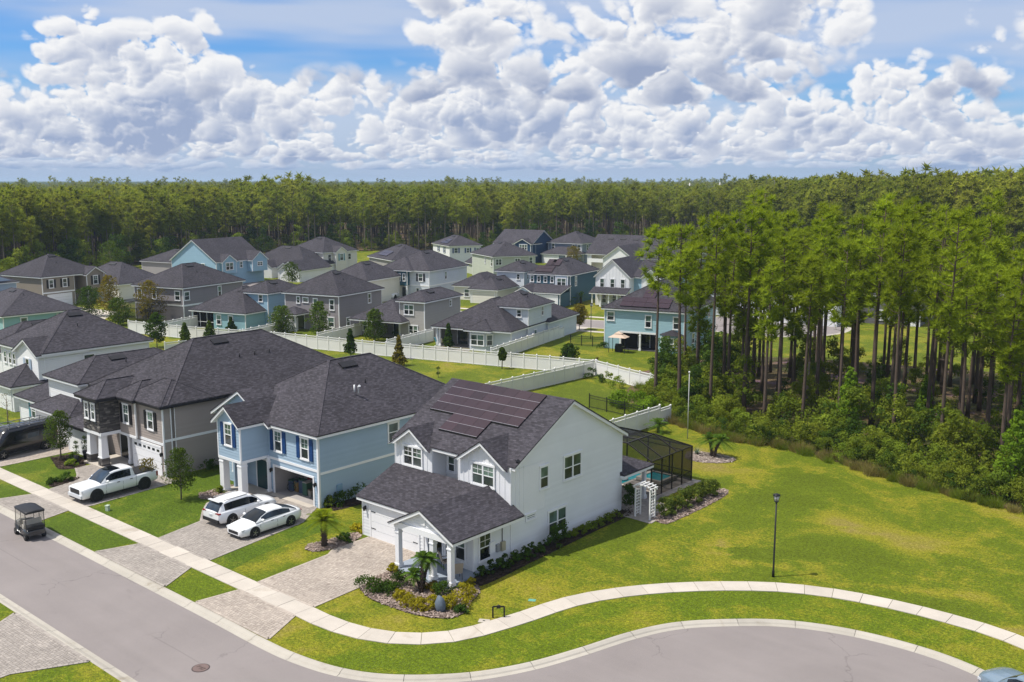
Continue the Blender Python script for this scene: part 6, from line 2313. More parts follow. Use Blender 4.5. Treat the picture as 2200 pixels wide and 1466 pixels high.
def vehicle(name, label, cat, x, y, rz, spec, paint_m, group=None):
    """spec: stations (x, half width, bottom, shoulder, top), cabin, wheels"""
    root = thing(name, label, cat, (x, y, 0), rz, group)
    b = MB()
    rings = []
    for (sx, w, zb, zs, zt) in spec['body']:
        zm = zb + (zs - zb) * 0.45
        rings.append(half_ring(sx, [(0, zb), (w * 0.86, zb), (w * 0.97, zb + 0.07), (w, zm), (w * 0.985, zs - 0.05), (w * 0.93, zs + 0.01), (w * 0.72, zt - 0.02), (w * 0.35, zt + 0.01), (0, zt + 0.018)]))
    loft(b, rings)
    body = b.build('body', paint_m, root)
    # cabin: lofted shell; the panes are the facets between the pillars
    c = spec['cabin']
    bz = c['bz']
    rr_ = []
    for (sx, bw, rw, zr) in c['st']:
        def L_(f):
            return (bw + (rw - bw) * f, bz + (zr - 0.05 - bz) * f)
        rr_.append([(sx, y_, z_) for y_, z_ in ((bw, bz - 0.03), L_(0.10), L_(0.86), (rw, zr - 0.05), (rw * 0.88, zr - 0.008), (rw * 0.5, zr + 0.012), (0, zr + 0.02))])
    shell, panes = MB(), []
    for sgn in (1, -1):
        for i_ in range(len(rr_) - 1):
            for j_ in range(6):
                q4 = [rr_[i_][j_], rr_[i_ + 1][j_], rr_[i_ + 1][j_ + 1], rr_[i_][j_ + 1]]
                q4 = [(x_, sgn * y_, z_) for x_, y_, z_ in q4]
                if sgn > 0:
                    q4.reverse()
                nm = None
                if j_ == 1:
                    for k0, k1 in c['side']:
                        if k0 <= i_ < k1:
                            nm = ('side_window', sgn, k0)
                elif j_ >= 3:
                    if c['ws'][0] <= i_ < c['ws'][1]:
                        nm = ('windscreen', 0, 0)
                    elif c['rw'][0] <= i_ < c['rw'][1]:
                        nm = ('rear_window', 0, 0)
                    elif c.get('top') and c['top'][0] <= i_ < c['top'][1] and j_ >= 4:
                        nm = ('roof_glass', 0, 0)
                if nm:
                    panes.append((nm, q4))
                else:
                    shell.add(q4, [(0, 1, 2, 3)], 0.5, 0, True)
    for i_ in (0, -1):
        ring_ = rr_[i_]
        fc = [(x_, y_, z_) for x_, y_, z_ in ring_] + [(x_, -y_, z_) for x_, y_, z_ in reversed(ring_[:-1])]
        shell.add(fc, [tuple(range(len(fc)))])

    def weld(me_):
        bm = bmesh.new()
        bm.from_mesh(me_)
        bmesh.ops.remove_doubles(bm, verts=bm.verts, dist=0.002)
        bmesh.ops.recalc_face_normals(bm, faces=bm.faces)
        bm.to_mesh(me_)
        bm.free()
        return me_
    cabin = put('cabin', weld(shell.mesh('cabin', paint_m)), root)
    kinds = sorted(set(n_ for n_, _ in panes))
    for kd in kinds:
        pb = MB()
        for n_, q4 in panes:
            if n_ == kd:
                pb.add(q4, [(0, 1, 2, 3)], 0.5, 0, True)
        put(kd[0], weld(pb.mesh(kd[0], CARGLASS)), cabin)
    bw = c['st'][0][1]
    for sgn in (1, -1):
        mx = c['st'][0][0] - 0.45
        MB().ball((mx, sgn * (bw + 0.14), bz + 0.10), 0.10, 0.14, 0.09, 8, 6).bar((mx, sgn * (bw - 0.02), bz + 0.06), (mx, sgn * (bw + 0.1), bz + 0.08), 0.05).build('mirror', paint_m, root)
        wmax = max(q_[1] for q_ in spec['body'])
        for sx in spec['seams']:
            ubox('door_seam', root, PLASTIC, sx - 0.007, sx + 0.007, sgn * (wmax - 0.01) - 0.008, sgn * (wmax - 0.01) + 0.008, 0.32, bz - 0.16)
        ubox('sill_trim', root, PLASTIC, spec['axles'][1] + 0.5, spec['axles'][0] - 0.5, sgn * (wmax - 0.06) - 0.05, sgn * (wmax - 0.06) + 0.05, spec['body'][4][2] - 0.02, spec['body'][4][2] + 0.07)
    wr, ww, tw = spec['wheel']
    tm, wm, rm_ = wheel_meshes(wr, ww, spec.get('darkrim', False))
    for wx in spec['axles']:
        for sgn in (-1, 1):
            o = put('wheel', wm, root, (wx, sgn * (tw - ww * 0.46), wr), 0 if sgn < 0 else math.pi)
            put('tyre', tm, o)
            put('rim', rm_, o)
            # dark arch behind the wheel
            ar = MB().tube([(wx, sgn * (tw - 0.22), wr + 0.02), (wx, sgn * (tw - 0.012), wr + 0.03)], [wr * 1.16, wr * 1.16], 24)
            ar.build('wheel_arch', PLASTIC, body)
    for nm, m_, (x0, x1, y0, y1, z0, z1) in spec['bits']:
        ubox(nm, root, m_, x0, x1, y0, y1, z0, z1)
    return root


WHITEP = carpaint('white_car_paint', (0.78, 0.79, 0.80))
SEDAN = dict(body=[(2.44, 0.62, 0.30, 0.58, 0.62), (2.34, 0.80, 0.22, 0.66, 0.74), (2.0, 0.91, 0.20, 0.72, 0.82), (1.4, 0.93, 0.19, 0.80, 0.93), (0.7, 0.93, 0.19, 0.86, 0.97), (-0.6, 0.93, 0.19, 0.89, 0.97), (-1.6, 0.925, 0.20, 0.92, 1.02), (-2.1, 0.88, 0.24, 0.93, 1.03), (-2.36, 0.80, 0.34, 0.86, 0.97), (-2.44, 0.66, 0.42, 0.74, 0.80)],
             cabin=dict(bz=0.93, st=[(1.30, 0.84, 0.80, 0.96), (0.82, 0.84, 0.70, 1.23), (0.32, 0.84, 0.63, 1.40), (-0.05, 0.84, 0.62, 1.44), (-0.28, 0.84, 0.62, 1.445), (-0.38, 0.84, 0.62, 1.445), (-0.95, 0.84, 0.62, 1.39), (-1.45, 0.84, 0.66, 1.24), (-2.10, 0.82, 0.72, 1.00)], ws=(0, 2), rw=(6, 8), side=((1, 7),)), seams=(1.0, -0.33, -1.25), wheel=(0.335, 0.23, 0.955), axles=(1.45, -1.39),
             bits=[('grille', PLASTIC, (2.34, 2.445, -0.5, 0.5, 0.36, 0.56)), ('headlight', LAMP_CLR, (2.1, 2.36, 0.58, 0.84, 0.60, 0.70)), ('headlight', LAMP_CLR, (2.1, 2.36, -0.84, -0.58, 0.60, 0.70)), ('bumper', PLASTIC, (2.28, 2.43, -0.62, 0.62, 0.20, 0.27)),
                   ('tail_light', LAMP_RED, (-2.42, -2.32, -0.76, 0.76, 0.80, 0.88)), ('door_handle', PLASTIC, (0.0, 0.18, 0.925, 0.95, 0.80, 0.83)), ('door_handle', PLASTIC, (-0.95, -0.77, 0.925, 0.95, 0.82, 0.85))])
SUV = dict(body=[(2.38, 0.66, 0.36, 0.70, 0.76), (2.28, 0.84, 0.26, 0.80, 0.92), (1.9, 0.93, 0.24, 0.90, 1.02), (1.3, 0.95, 0.22, 0.96, 1.08), (0.6, 0.955, 0.22, 1.0, 1.10), (-0.8, 0.955, 0.22, 1.02, 1.12), (-1.9, 0.94, 0.24, 1.03, 1.12), (-2.22, 0.90, 0.30, 1.02, 1.10), (-2.36, 0.82, 0.40, 0.94, 1.02)],
           cabin=dict(bz=1.03, st=[(1.18, 0.86, 0.80, 1.06), (0.78, 0.86, 0.74, 1.40), (0.40, 0.86, 0.70, 1.61), (0.0, 0.86, 0.69, 1.69), (-0.28, 0.86, 0.69, 1.70), (-0.36, 0.86, 0.69, 1.70), (-1.15, 0.86, 0.68, 1.69), (-1.23, 0.86, 0.68, 1.69), (-1.80, 0.85, 0.66, 1.62), (-2.08, 0.84, 0.68, 1.40), (-2.30, 0.82, 0.74, 1.08)], ws=(0, 2), rw=(8, 10), side=((1, 8),)), seams=(0.95, -0.32, -1.3), wheel=(0.37, 0.25, 0.98), axles=(1.42, -1.36),
           bits=[('grille', PLASTIC, (2.28, 2.39, -0.55, 0.55, 0.45, 0.72)), ('headlight', LAMP_CLR, (2.1, 2.3, 0.62, 0.88, 0.58, 0.68)), ('headlight', LAMP_CLR, (2.1, 2.3, -0.88, -0.62, 0.58, 0.68)),
                 ('tail_light', LAMP_RED, (-2.36, -2.18, 0.50, 0.90, 0.92, 1.02)), ('tail_light', LAMP_RED, (-2.36, -2.18, -0.90, -0.50, 0.92, 1.02)), ('rear_bumper', PLASTIC, (-2.42, -2.2, -0.84, 0.84, 0.34, 0.56)), ('plate', LAMP_CLR, (-2.40, -2.345, -0.16, 0.16, 0.78, 0.88)),
                 ('roof_rail', RIM, (-1.7, 0.1, 0.60, 0.63, 1.70, 1.74)), ('roof_rail', RIM, (-1.7, 0.1, -0.63, -0.60, 1.70, 1.74)), ('spoiler', WHITEP, (-2.12, -1.9, -0.6, 0.6, 1.66, 1.70))])
TRUCK = dict(body=[(2.95, 0.84, 0.42, 1.00, 1.06), (2.86, 0.98, 0.36, 1.08, 1.16), (2.3, 1.01, 0.36, 1.13, 1.22), (1.5, 1.015, 0.36, 1.16, 1.26), (0.6, 1.015, 0.36, 1.18, 1.26), (-1.1, 1.015, 0.40, 1.20, 1.27), (-2.0, 1.01, 0.44, 1.22, 1.27), (-2.8, 1.0, 0.48, 1.23, 1.27), (-2.93, 0.98, 0.50, 1.22, 1.26)],
             cabin=dict(bz=1.22, st=[(1.48, 0.92, 0.86, 1.25), (1.06, 0.92, 0.80, 1.60), (0.68, 0.92, 0.76, 1.84), (0.32, 0.92, 0.75, 1.91), (-0.12, 0.92, 0.745, 1.93), (-0.20, 0.92, 0.745, 1.93), (-0.85, 0.92, 0.74, 1.91), (-1.05, 0.92, 0.75, 1.86), (-1.16, 0.92, 0.80, 1.26)], ws=(0, 2), rw=(7, 8), side=((1, 6),), top=(2, 5)), seams=(1.15, -0.16, -1.18), wheel=(0.44, 0.29, 1.045), axles=(1.88, -1.82), darkrim=True,
             bits=[('grille', PLASTIC, (2.80, 2.975, -0.60, 0.60, 0.72, 1.05)), ('headlight', LAMP_CLR, (2.70, 2.93, 0.62, 0.93, 0.82, 1.02)), ('headlight', LAMP_CLR, (2.70, 2.93, -0.93, -0.62, 0.82, 1.02)), ('front_bumper', LAMP_CLR, (2.76, 3.02, -0.90, 0.90, 0.44, 0.66)), ('air_dam', PLASTIC, (2.74, 2.98, -0.78, 0.78, 0.32, 0.44)),
                   ('bed_cover', PLASTIC, (-2.82, -1.2, -0.86, 0.86, 1.275, 1.31)), ('tail_light', LAMP_RED, (-2.95, -2.80, 0.84, 1.0, 0.82, 1.16)), ('tail_light', LAMP_RED, (-2.95, -2.80, -1.0, -0.84, 0.82, 1.16)), ('running_board', PLASTIC, (-1.2, 1.3, -1.03, -0.9, 0.34, 0.40)), ('running_board', PLASTIC, (-1.2, 1.3, 0.9, 1.03, 0.34, 0.40)),
                   ('door_handle', PLASTIC, (0.1, 0.3, 1.005, 1.04, 1.06, 1.10)), ('door_handle', PLASTIC, (-0.9, -0.7, 1.005, 1.04, 1.07, 1.11)), ('door_seam', PLASTIC, (-1.185, -1.175, 0.99, 1.02, 0.55, 1.2)), ('door_seam', PLASTIC, (-1.185, -1.175, -1.02, -0.99, 0.55, 1.2))])
vehicle('pickup_truck', 'white crew cab pickup with black bed cover on the paver drive', 'pickup truck', -67.25, 33.5, R(-88), TRUCK, WHITEP)
vehicle('suv', 'white suv parked tail out beside the sedan at the blue house', 'suv', -55.75, 36.5, R(92), SUV, WHITEP)
vehicle('sedan', 'white sedan parked nose out beside the suv at the blue house', 'sedan', -52.6, 36.2, R(-88.5), SEDAN, WHITEP)
q = G(848, 645, 0)
vehicle('pickup_truck', 'white pickup parked outside the pale grey navy house', 'pickup truck', q.x - 2.0, q.y + 2.0, R(-70), TRUCK, WHITEP)
vehicle('sedan', 'red car half hidden behind the distant white pickup', 'sedan', q.x - 5.5, q.y + 2.6, R(-75), SEDAN, carpaint('red_car_paint', (0.35, 0.012, 0.02)))
q = G(1196, 648, 0)
vehicle('sedan', 'dark blue car parked before the steel blue house garage', 'sedan', q.x - 1.0, q.y + 1.5, R(-70), SEDAN, carpaint('dark_blue_car_paint', (0.01, 0.015, 0.04)))
vehicle('suv', 'black suv parked deeper on the steel blue house drive', 'suv', q.x - 4.0, q.y + 2.6, R(-74), SUV, carpaint('black_car_paint', (0.01, 0.01, 0.012)))
vehicle('suv', 'grey blue suv parked on the turning circle', 'suv', -8.6, 44.2, R(150), SUV, carpaint('grey_blue_car_paint', (0.16, 0.22, 0.28)))
q = G(1812, 668, 0)
vehicle('suv', 'dark suv seen between pine trunks beside a white house', 'suv', q.x, q.y, R(-70), SUV, carpaint('charcoal_car_paint', (0.02, 0.02, 0.022)))

# black high-roof van
VANP = carpaint('black_van_paint', (0.008, 0.008, 0.010), 0.2)
vr = thing('van', 'black high roofed panel van with ladder rack', 'van', (-83.6, 33.6, 0), R(-82))
b = MB()
rings = []
for (sx, w, zb, zs, zt) in ((2.95, 0.80, 0.42, 0.95, 1.02), (2.80, 0.98, 0.36, 1.06, 1.18), (2.2, 1.02, 0.36, 1.2, 1.42), (1.75, 1.02, 0.36, 1.5, 2.15), (1.25, 1.02, 0.36, 1.75, 2.42), (-2.8, 1.02, 0.40, 1.80, 2.45), (-2.95, 0.99, 0.46, 1.75, 2.38)):
    zm = zb + (zs - zb) * 0.5
    rings.append(half_ring(sx, [(0, zb), (w * 0.9, zb), (w * 0.98, zb + 0.08), (w, zm), (w, zs), (w * 0.93, zs + (zt - zs) * 0.7), (w * 0.78, zt - 0.03), (w * 0.35, zt), (0, zt + 0.01)]))
loft(b, rings)
body = b.build('body', VANP, vr)
tm, wm, rm_ = wheel_meshes(0.38, 0.24, False)
for wx in (1.9, -1.85):
    for sgn in (-1, 1):
        o = put('wheel', wm, vr, (wx, sgn * 0.945, 0.38), 0 if sgn < 0 else math.pi)
        put('tyre', tm, o)
        put('rim', rm_, o)
        MB().tube([(wx, sgn * 0.7, 0.4), (wx, sgn * 1.03, 0.4)], [0.44, 0.44], 18).build('wheel_arch', PLASTIC, body)
rk = MB()
for y in (-0.75, 0.75):
    rk.bar((-2.6, y, 2.62), (1.2, y, 2.62), 0.05)
for x in (-2.5, -1.6, -0.7, 0.2, 1.1):
    rk.bar((x, -0.8, 2.60), (x, 0.8, 2.60), 0.05)
    for y in (-0.75, 0.75):
        rk.bar((x, y, 2.35), (x, y, 2.6), 0.04)
rk.build('roof_rack', RIM, vr)
ubox('tail_light', vr, LAMP_RED, -2.97, -2.86, 0.86, 1.0, 1.0, 1.5)
ubox('tail_light', vr, LAMP_RED, -2.97, -2.86, -1.0, -0.86, 1.0, 1.5)
for x0, x1 in ((-2.5, -1.5), (-1.3, -0.3), (-0.1, 0.9)):
    for y in (-1.025, 1.005):
        ubox('side_window', vr, CARGLASS, x0, x1, y, y + 0.02, 1.35, 1.75)

# golf cart with clear enclosure, on the street
gc = thing('golf_cart', 'black golf cart with clear curtains driving on the street', 'golf cart', (-63.35, 25.75, DROP), R(176))
GCP = carpaint('graphite_cart_paint', (0.02, 0.021, 0.024))
b = MB()
rings = [half_ring(sx, [(0, zb), (w * 0.9, zb), (w, zb + 0.08), (w, zs), (w * 0.8, zt), (0, zt + 0.02)]) for sx, w, zb, zs, zt in ((1.28, 0.42, 0.30, 0.5, 0.62), (1.1, 0.56, 0.26, 0.66, 0.86), (0.7, 0.6, 0.24, 0.72, 0.92), (0.62, 0.6, 0.22, 0.30, 0.34), (-0.05, 0.6, 0.22, 0.30, 0.34), (-0.1, 0.6, 0.24, 0.62, 0.70), (-0.9, 0.6, 0.28, 0.68, 0.72), (-1.25, 0.52, 0.36, 0.60, 0.62))]
loft(b, rings)
b.build('body', GCP, gc)
ubox('seat', gc, SUNROOM, -0.52, 0.0, -0.55, 0.55, 0.70, 0.84)
ubox('seat_back', gc, SUNROOM, -0.60, -0.48, -0.55, 0.55, 0.84, 1.25)
ubox('rear_seat', gc, PLASTIC, -1.2, -0.62, -0.52, 0.52, 0.72, 0.92)
rf = MB()
rings = [half_ring(sx, [(0, z), (w, z), (w + 0.02, z + 0.05), (w * 0.8, z + 0.10), (0, z + 0.13)]) for sx, w, z in ((0.95, 0.55, 1.78), (0.6, 0.62, 1.82), (-1.0, 0.62, 1.82), (-1.2, 0.56, 1.79))]
loft(rf, rings)
rf.build('roof', PLASTIC, gc)
for x, xt in ((0.85, 0.72), (-1.05, -1.0), (-0.2, -0.2)):
    for y in (-0.56, 0.56):
        MB().bar((x, y, 0.6), (xt, y, 1.82), 0.035).build('roof_post', PLASTIC, gc)
CURT = screen_mesh('clear_vinyl', 0.22, (0.35, 0.33, 0.28))
MB().quad((-1.08, -0.56, 0.75), (-1.08, 0.56, 0.75), (-1.02, 0.56, 1.8), (-1.02, -0.56, 1.8)).build('curtain', CURT, gc)
for y in (-0.585, 0.585):
    MB().quad((-1.05, y, 0.72), (0.82, y, 0.72), (0.70, y, 1.8), (-1.0, y, 1.8)).build('curtain', CURT, gc)
MB().quad((0.9, -0.54, 0.9), (0.9, 0.54, 0.9), (0.74, 0.54, 1.8), (0.74, -0.54, 1.8)).build('windscreen', CURT, gc)
tm, wm, rm_ = wheel_meshes(0.23, 0.20, False)
for wx in (0.85, -0.82):
    for sgn in (-1, 1):
        o = put('wheel', wm, gc, (wx, sgn * 0.54, 0.23), 0 if sgn < 0 else math.pi)
        put('tyre', tm, o)
        put('rim', rm_, o)
MB().tube([(0.62, 0.28, 0.9), (0.42, 0.28, 1.12)], [0.02, 0.02], 6).tube([(0.42, 0.10, 1.12), (0.42, 0.46, 1.12)], [0.015, 0.015], 6).build('steering_wheel', PLASTIC, gc)

# ------------------------------------------------------------------ garden beds and plants near us
def bed(name, label, poly, m, z=0.012, chips=600, seed=0, size=0.09, height=0.05):
    rn = random.Random(seed)
    c = [(p.x, p.y) for p in catmull(list(poly) + [poly[0]], 0.35)[:-1]]
    root = struct(put(name, None))
    root['label'] = label
    me_ = bpy.data.meshes.new('mulch_base')
    me_.from_pydata([(x, y, z) for x, y in c], [], [tuple(range(len(c)))])
    me_.materials.append(m)
    if me_.polygons[0].normal.z < 0:
        me_.flip_normals()
    at = me_.attributes.new('shade', 'FLOAT', 'FACE')
    at.data[0].value = 0.25
    put('mulch_base', me_, root)
    mb = MB()
    x0, x1 = min(p[0] for p in c), max(p[0] for p in c)
    y0, y1 = min(p[1] for p in c), max(p[1] for p in c)
    n = 0
    while n < chips:
        p = (rn.uniform(x0, x1), rn.uniform(y0, y1))
        if not inside(p, c):
            continue
        n += 1
        a = rn.uniform(0, 6.28)
        l, w_ = size * rn.uniform(0.5, 1.4), size * rn.uniform(0.25, 0.6)
        zz = z + 0.008 + rn.random() * height
        t = Vector((math.cos(a), math.sin(a), rn.uniform(-.35, .35))) * l
        s = Vector((-math.sin(a), math.cos(a), rn.uniform(-.35, .35))) * w_
        P = Vector((p[0], p[1], zz))
        mb.add([P - t - s, P + t - s, P + t + s, P - t + s], [(0, 1, 2, 3)], min(1, max(0, rn.gauss(0.55, 0.28))))
    o = mb.build('mulch_chips', m, root)
    o['kind'] = 'stuff'
    return root


bed('garden_bed', 'curved mulch bed before the white house porch', [(-40.5, 33.9), (-39.1, 33.4), (-37.4, 33.4), (-35.8, 33.55), (-34.6, 34.0), (-33.95, 34.6), (-33.9, 35.4), (-34.5, 36.6), (-35.2, 38.1), (-36.0, 38.4), (-36.8, 36.9), (-40.2, 36.9), (-40.9, 37.2), (-41.1, 36.3), (-40.9, 35.0)], MULCH, 0.03, 3600, 1)
bed('garden_bed', 'mulch around the thick palm by the drive', [(-48.1, 36.2), (-47.6, 35.6), (-46.7, 35.9), (-46.3, 37.2), (-46.4, 38.6), (-47.0, 39.6), (-47.6, 39.2), (-47.7, 37.8)], MULCH, 0.02, 1500, 2)
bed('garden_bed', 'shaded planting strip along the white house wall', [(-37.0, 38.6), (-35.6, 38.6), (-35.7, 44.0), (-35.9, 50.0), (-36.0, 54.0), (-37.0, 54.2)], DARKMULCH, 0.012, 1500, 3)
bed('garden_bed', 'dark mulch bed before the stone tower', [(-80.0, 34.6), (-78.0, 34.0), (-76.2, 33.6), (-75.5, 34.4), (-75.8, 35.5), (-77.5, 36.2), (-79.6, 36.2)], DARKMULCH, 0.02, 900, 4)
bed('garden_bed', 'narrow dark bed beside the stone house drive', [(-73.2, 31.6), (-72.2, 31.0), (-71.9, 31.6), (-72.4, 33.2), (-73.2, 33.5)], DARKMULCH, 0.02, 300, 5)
bed('garden_bed', 'mulch by the blue house entry columns', [(-62.4, 37.4), (-61.2, 36.8), (-60.4, 37.6), (-60.6, 39.6), (-62.2, 40.2)], MULCH, 0.02, 700, 6)
bed('garden_bed', 'sandy palm island behind the pool cage', [(-41.2, 70.4), (-40.6, 68.9), (-39.4, 68.3), (-38.0, 68.8), (-37.0, 69.9), (-37.1, 71.0), (-38.4, 71.4), (-40.2, 71.2)], attr_tint('pale_chips', ((0.16, 0.12, 0.10), (0.30, 0.24, 0.21), (0.45, 0.38, 0.33)), 0.15), 0.02, 900, 7)
bed('garden_bed', 'leaf litter under the hedge', [(-34.7, 54.6), (-33.5, 54.0), (-33.0, 55.0), (-33.1, 62.2), (-34.4, 62.6)], MULCH, 0.02, 1200, 8)
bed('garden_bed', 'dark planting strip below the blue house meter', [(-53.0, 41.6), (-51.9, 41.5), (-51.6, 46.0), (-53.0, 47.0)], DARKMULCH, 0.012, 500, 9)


def shrub(label, px, py, h_, r_, m, seed, leaf=0.09, ncl=14, nl=40, name='shrub', world=None, group=None):
    p = world or G(px, py)
    o = put(name, bush_mesh(seed, h_, r_, ncl, nl, leaf, m), None, (p[0], p[1], 0.0), 0)
    return tag(o, label, 'shrub', group)


Z5 = lambda x, y: (640 + x / 4.4, 1080 + y / 4.4)
for lb, x, y, h_, r_, m in (
        ('round green shrub with golden top at the drive corner', 660, 835, 0.75, 0.75, SHRUB), ('green mounded shrub beside the drive corner shrub', 780, 850, 0.6, 0.6, SHRUB), ('leafy green shrub at the foot of the palms', 960, 790, 0.8, 0.6, SHRUB),
        ('low green shrub near the porch path', 870, 850, 0.55, 0.55, SHRUB), ('small golden ball shrub in the mulch', 975, 910, 0.5, 0.36, GOLD), ('golden grass clump beside the ball shrub', 1065, 985, 0.6, 0.4, GOLD),
        ('short golden clump left of the rock', 1155, 1010, 0.55, 0.38, GOLD), ('golden spray behind the rock', 1275, 1000, 0.7, 0.35, GOLD), ('golden shrub touching the rock', 1405, 990, 0.6, 0.38, GOLD), ('large golden shrub at the bed end', 1500, 990, 0.85, 0.55, GOLD),
        ('golden shrub near the porch corner column', 1580, 905, 0.8, 0.5, GOLD), ('bright yellow sprig by the porch step', 1640, 790, 0.5, 0.22, GOLD), ('dark rounded shrub under the porch edge', 1350, 880, 0.75, 0.55, SHRUB), ('dark spiky clump before the golden shrub', 1540, 1040, 0.4, 0.35, SHRUB), ('brown tipped shrub beneath the twin palm', 1270, 830, 0.5, 0.45, AUTUMN),
        ('yellow tuft by the porch column', 905, 655, 0.5, 0.28, GOLD)):
    shrub(lb, *Z5(x, y), h_ * 1.1, r_ * 1.2, m, int(x + y), 0.10, 18, 46)
# gold cap on the first shrub
rn = random.Random(9)
for i_ in range(9):
    y = 39.6 + i_ * 0.62
    shrub('dark glossy shrub in the shaded row below the meters', 0, 0, rn.uniform(0.6, 0.95), rn.uniform(0.38, 0.5), SHRUB, 300 + i_, 0.13, 10, 32, world=(-36.35 + rn.uniform(-.1, .1), y), group='shrubs along the shaded wall')
for lb, y, h_, r_ in (('tall dark shrub beneath the lower wall window', 45.9, 1.35, 0.6), ('full dark shrub beside the lower wall window', 46.8, 1.5, 0.65)):
    shrub(lb, 0, 0, h_, r_, SHRUB, int(y * 10), 0.14, 14, 40, world=(-36.25, y))
for i_ in range(9):
    shrub('low russet grass clump along the shaded wall', 0, 0, 0.55, 0.45, BRUSH, 330 + i_, 0.10, 8, 34, world=(-36.35, 47.9 + i_ * 0.62), group='low clumps along the shaded wall')
shrub('tall dark screen shrub beside the white arbor', 0, 0, 2.1, 0.75, HARDWOOD, 351, 0.15, 22, 44, world=(-36.4, 54.6))
for i_ in range(9):
    shrub('variegated hedge plant along the pool cage', 0, 0, rn.uniform(1.15, 1.5), 0.62, HEDGE, 360 + i_, 0.14, 14, 44, name='hedge_plant', world=(-34.0 + rn.uniform(-.1, .1), 55.2 + i_ * 0.82), group='hedge plants beside the pool cage')
for lb, x, y, h_, r_, m in (('dark shrub at the corner of the blue house', -52.6, 42.6, 1.0, 0.7, SHRUB), ('dense green shrub below the blue house wall', -52.3, 44.0, 1.2, 0.85, SHRUB), ('yellow green shrub beside the blue house meter', -52.9, 41.7, 0.8, 0.5, BRUSH), ('green mound near the garage corner of the white house', -48.4, 43.5, 1.0, 0.8, SHRUB),
                            ('golden grass tuft by the white house garage corner', -47.6, 39.8, 0.5, 0.5, GOLD), ('low juniper mound beside the thick palm', -46.9, 38.2, 0.45, 0.55, SHRUB), ('shrub in the entry bed of the blue house', -61.4, 38.6, 0.5, 0.45, BRUSH), ('dark shrubs against the greige side wall', -66.9, 41.2, 0.9, 0.7, HARDWOOD),
                            ('second dark shrub against the greige side wall', -66.8, 43.0, 0.9, 0.7, HARDWOOD), ('green shrub in the narrow bed by the pickup', -72.6, 32.6, 0.7, 0.55, SHRUB), ('yellow green shrub before the stone tower', -76.4, 34.6, 0.5, 0.5, BRUSH), ('upright green shrub near the entry pots', -77.6, 35.4, 0.9, 0.4, SHRUB),
                            ('dark low shrub at the sidewalk end of the narrow bed', -72.9, 31.6, 0.5, 0.5, HARDWOOD), ('green shrub by the teal house wall', -77.0, 108.2, 0.9, 0.8, SHRUB), ('red tipped shrub on the lawn before the teal house', -71.0, 98.5, 0.9, 0.4, AUTUMN), ('dark shrub on the grey patio', -105.2, 96.2, 1.2, 0.8, HARDWOOD),
                            ('shrub on the inside corner of the white fences', -65.8, 90.2, 1.6, 0.8, SHRUB), ('thin leggy shrub along the inner fence', -62.2, 88.6, 1.8, 0.7, BRUSH), ('low shrub along the inner fence', -63.9, 89.4, 0.9, 0.6, SHRUB), ('pale twiggy shrub along the inner fence', -60.4, 87.8, 1.5, 0.8, BRUSH)):
    shrub(lb, 0, 0, h_, r_, m, int(abs(x * 7 + y * 3)), 0.13, 14, 40, world=(x, y))
for i_, (x, y, h_, r_) in enumerate(((-53.0, 80.0, 2.0, 1.6), (-51.0, 79.5, 1.8, 1.5), (-55.2, 80.8, 1.6, 1.3), (-50.8, 78.6, 1.3, 1.1))):
    shrub('bright lime green shrub behind the black metal fence', 0, 0, h_, r_, LIME, 400 + i_, 0.2, 22, 60, world=(x, y), group='lime shrubs behind the black fence')


def palm(name, label, x, y, trunks, nf, L, m, bark, cat='palm', droop=0.9, leaf=0.34):
    """trunks: (dx, dy, height, lean); feather fronds with single leaflets"""
    rn = random.Random(int(abs(x * 13 + y * 7)))
    root = thing(name, label, cat, (x, y, 0))
    for (dx, dy, h_, r_, lx, ly) in trunks:
        tb = MB()
        pts = [(dx + lx * f * f, dy + ly * f * f, h_ * f - 0.05) for f in (0, 0.3, 0.6, 1.0)]
        tb.tube(pts, [r_ * 1.25, r_, r_ * 0.95, r_ * 1.05], 8)
        for k_ in range(int(h_ / 0.16)):
            f = k_ * 0.16 / h_
            cx, cy = dx + lx * f * f, dy + ly * f * f
            for q in range(5):
                a = q * 1.257 + k_ * 0.6
                tb.bar((cx + r_ * math.cos(a), cy + r_ * math.sin(a), h_ * f), (cx + r_ * 1.35 * math.cos(a), cy + r_ * 1.35 * math.sin(a), h_ * f + 0.09), 0.06, 0.03)
        tb.build('trunk', bark, root)
        top = Vector(pts[-1])
        fr = MB()
        for k_ in range(nf):
            az = k_ * 2.4 + rn.uniform(-.2, .2)
            el = R(80 - 95 * (k_ / nf)) + rn.uniform(-.1, .1)
            d = Vector((math.cos(az) * math.cos(el), math.sin(az) * math.cos(el), math.sin(el)))
            side = Vector((-math.sin(az), math.cos(az), 0))
            l_ = L * rn.uniform(0.85, 1.1)
            n = 12
            prev = top
            for s_ in range(1, n + 1):
                f = s_ / n
                p = top + d * l_ * f + Vector((0, 0, -droop * l_ * 0.55 * f * f))
                fr.bar(prev, p, 0.025 * (1.1 - f), 0.012)
                for sg in (-1, 1):
                    w_ = leaf * math.sin(math.pi * min(1, 0.15 + 0.85 * f)) * rn.uniform(0.8, 1.1) + 0.05
                    for h2 in (0.0, 0.5):
                        q = prev.lerp(p, h2)
                        t = (p - prev).normalized()
                        v = (side * sg + t * 0.55 + Vector((0, 0, 0.25 - 0.5 * f))).normalized()
                        b_ = t * 0.022
                        fr.add([q - b_, q + b_, q + v * w_ + Vector((0, 0, -0.06))], [(0, 1, 2)])
                prev = p
        fr.build('crown', m, root)
    return root


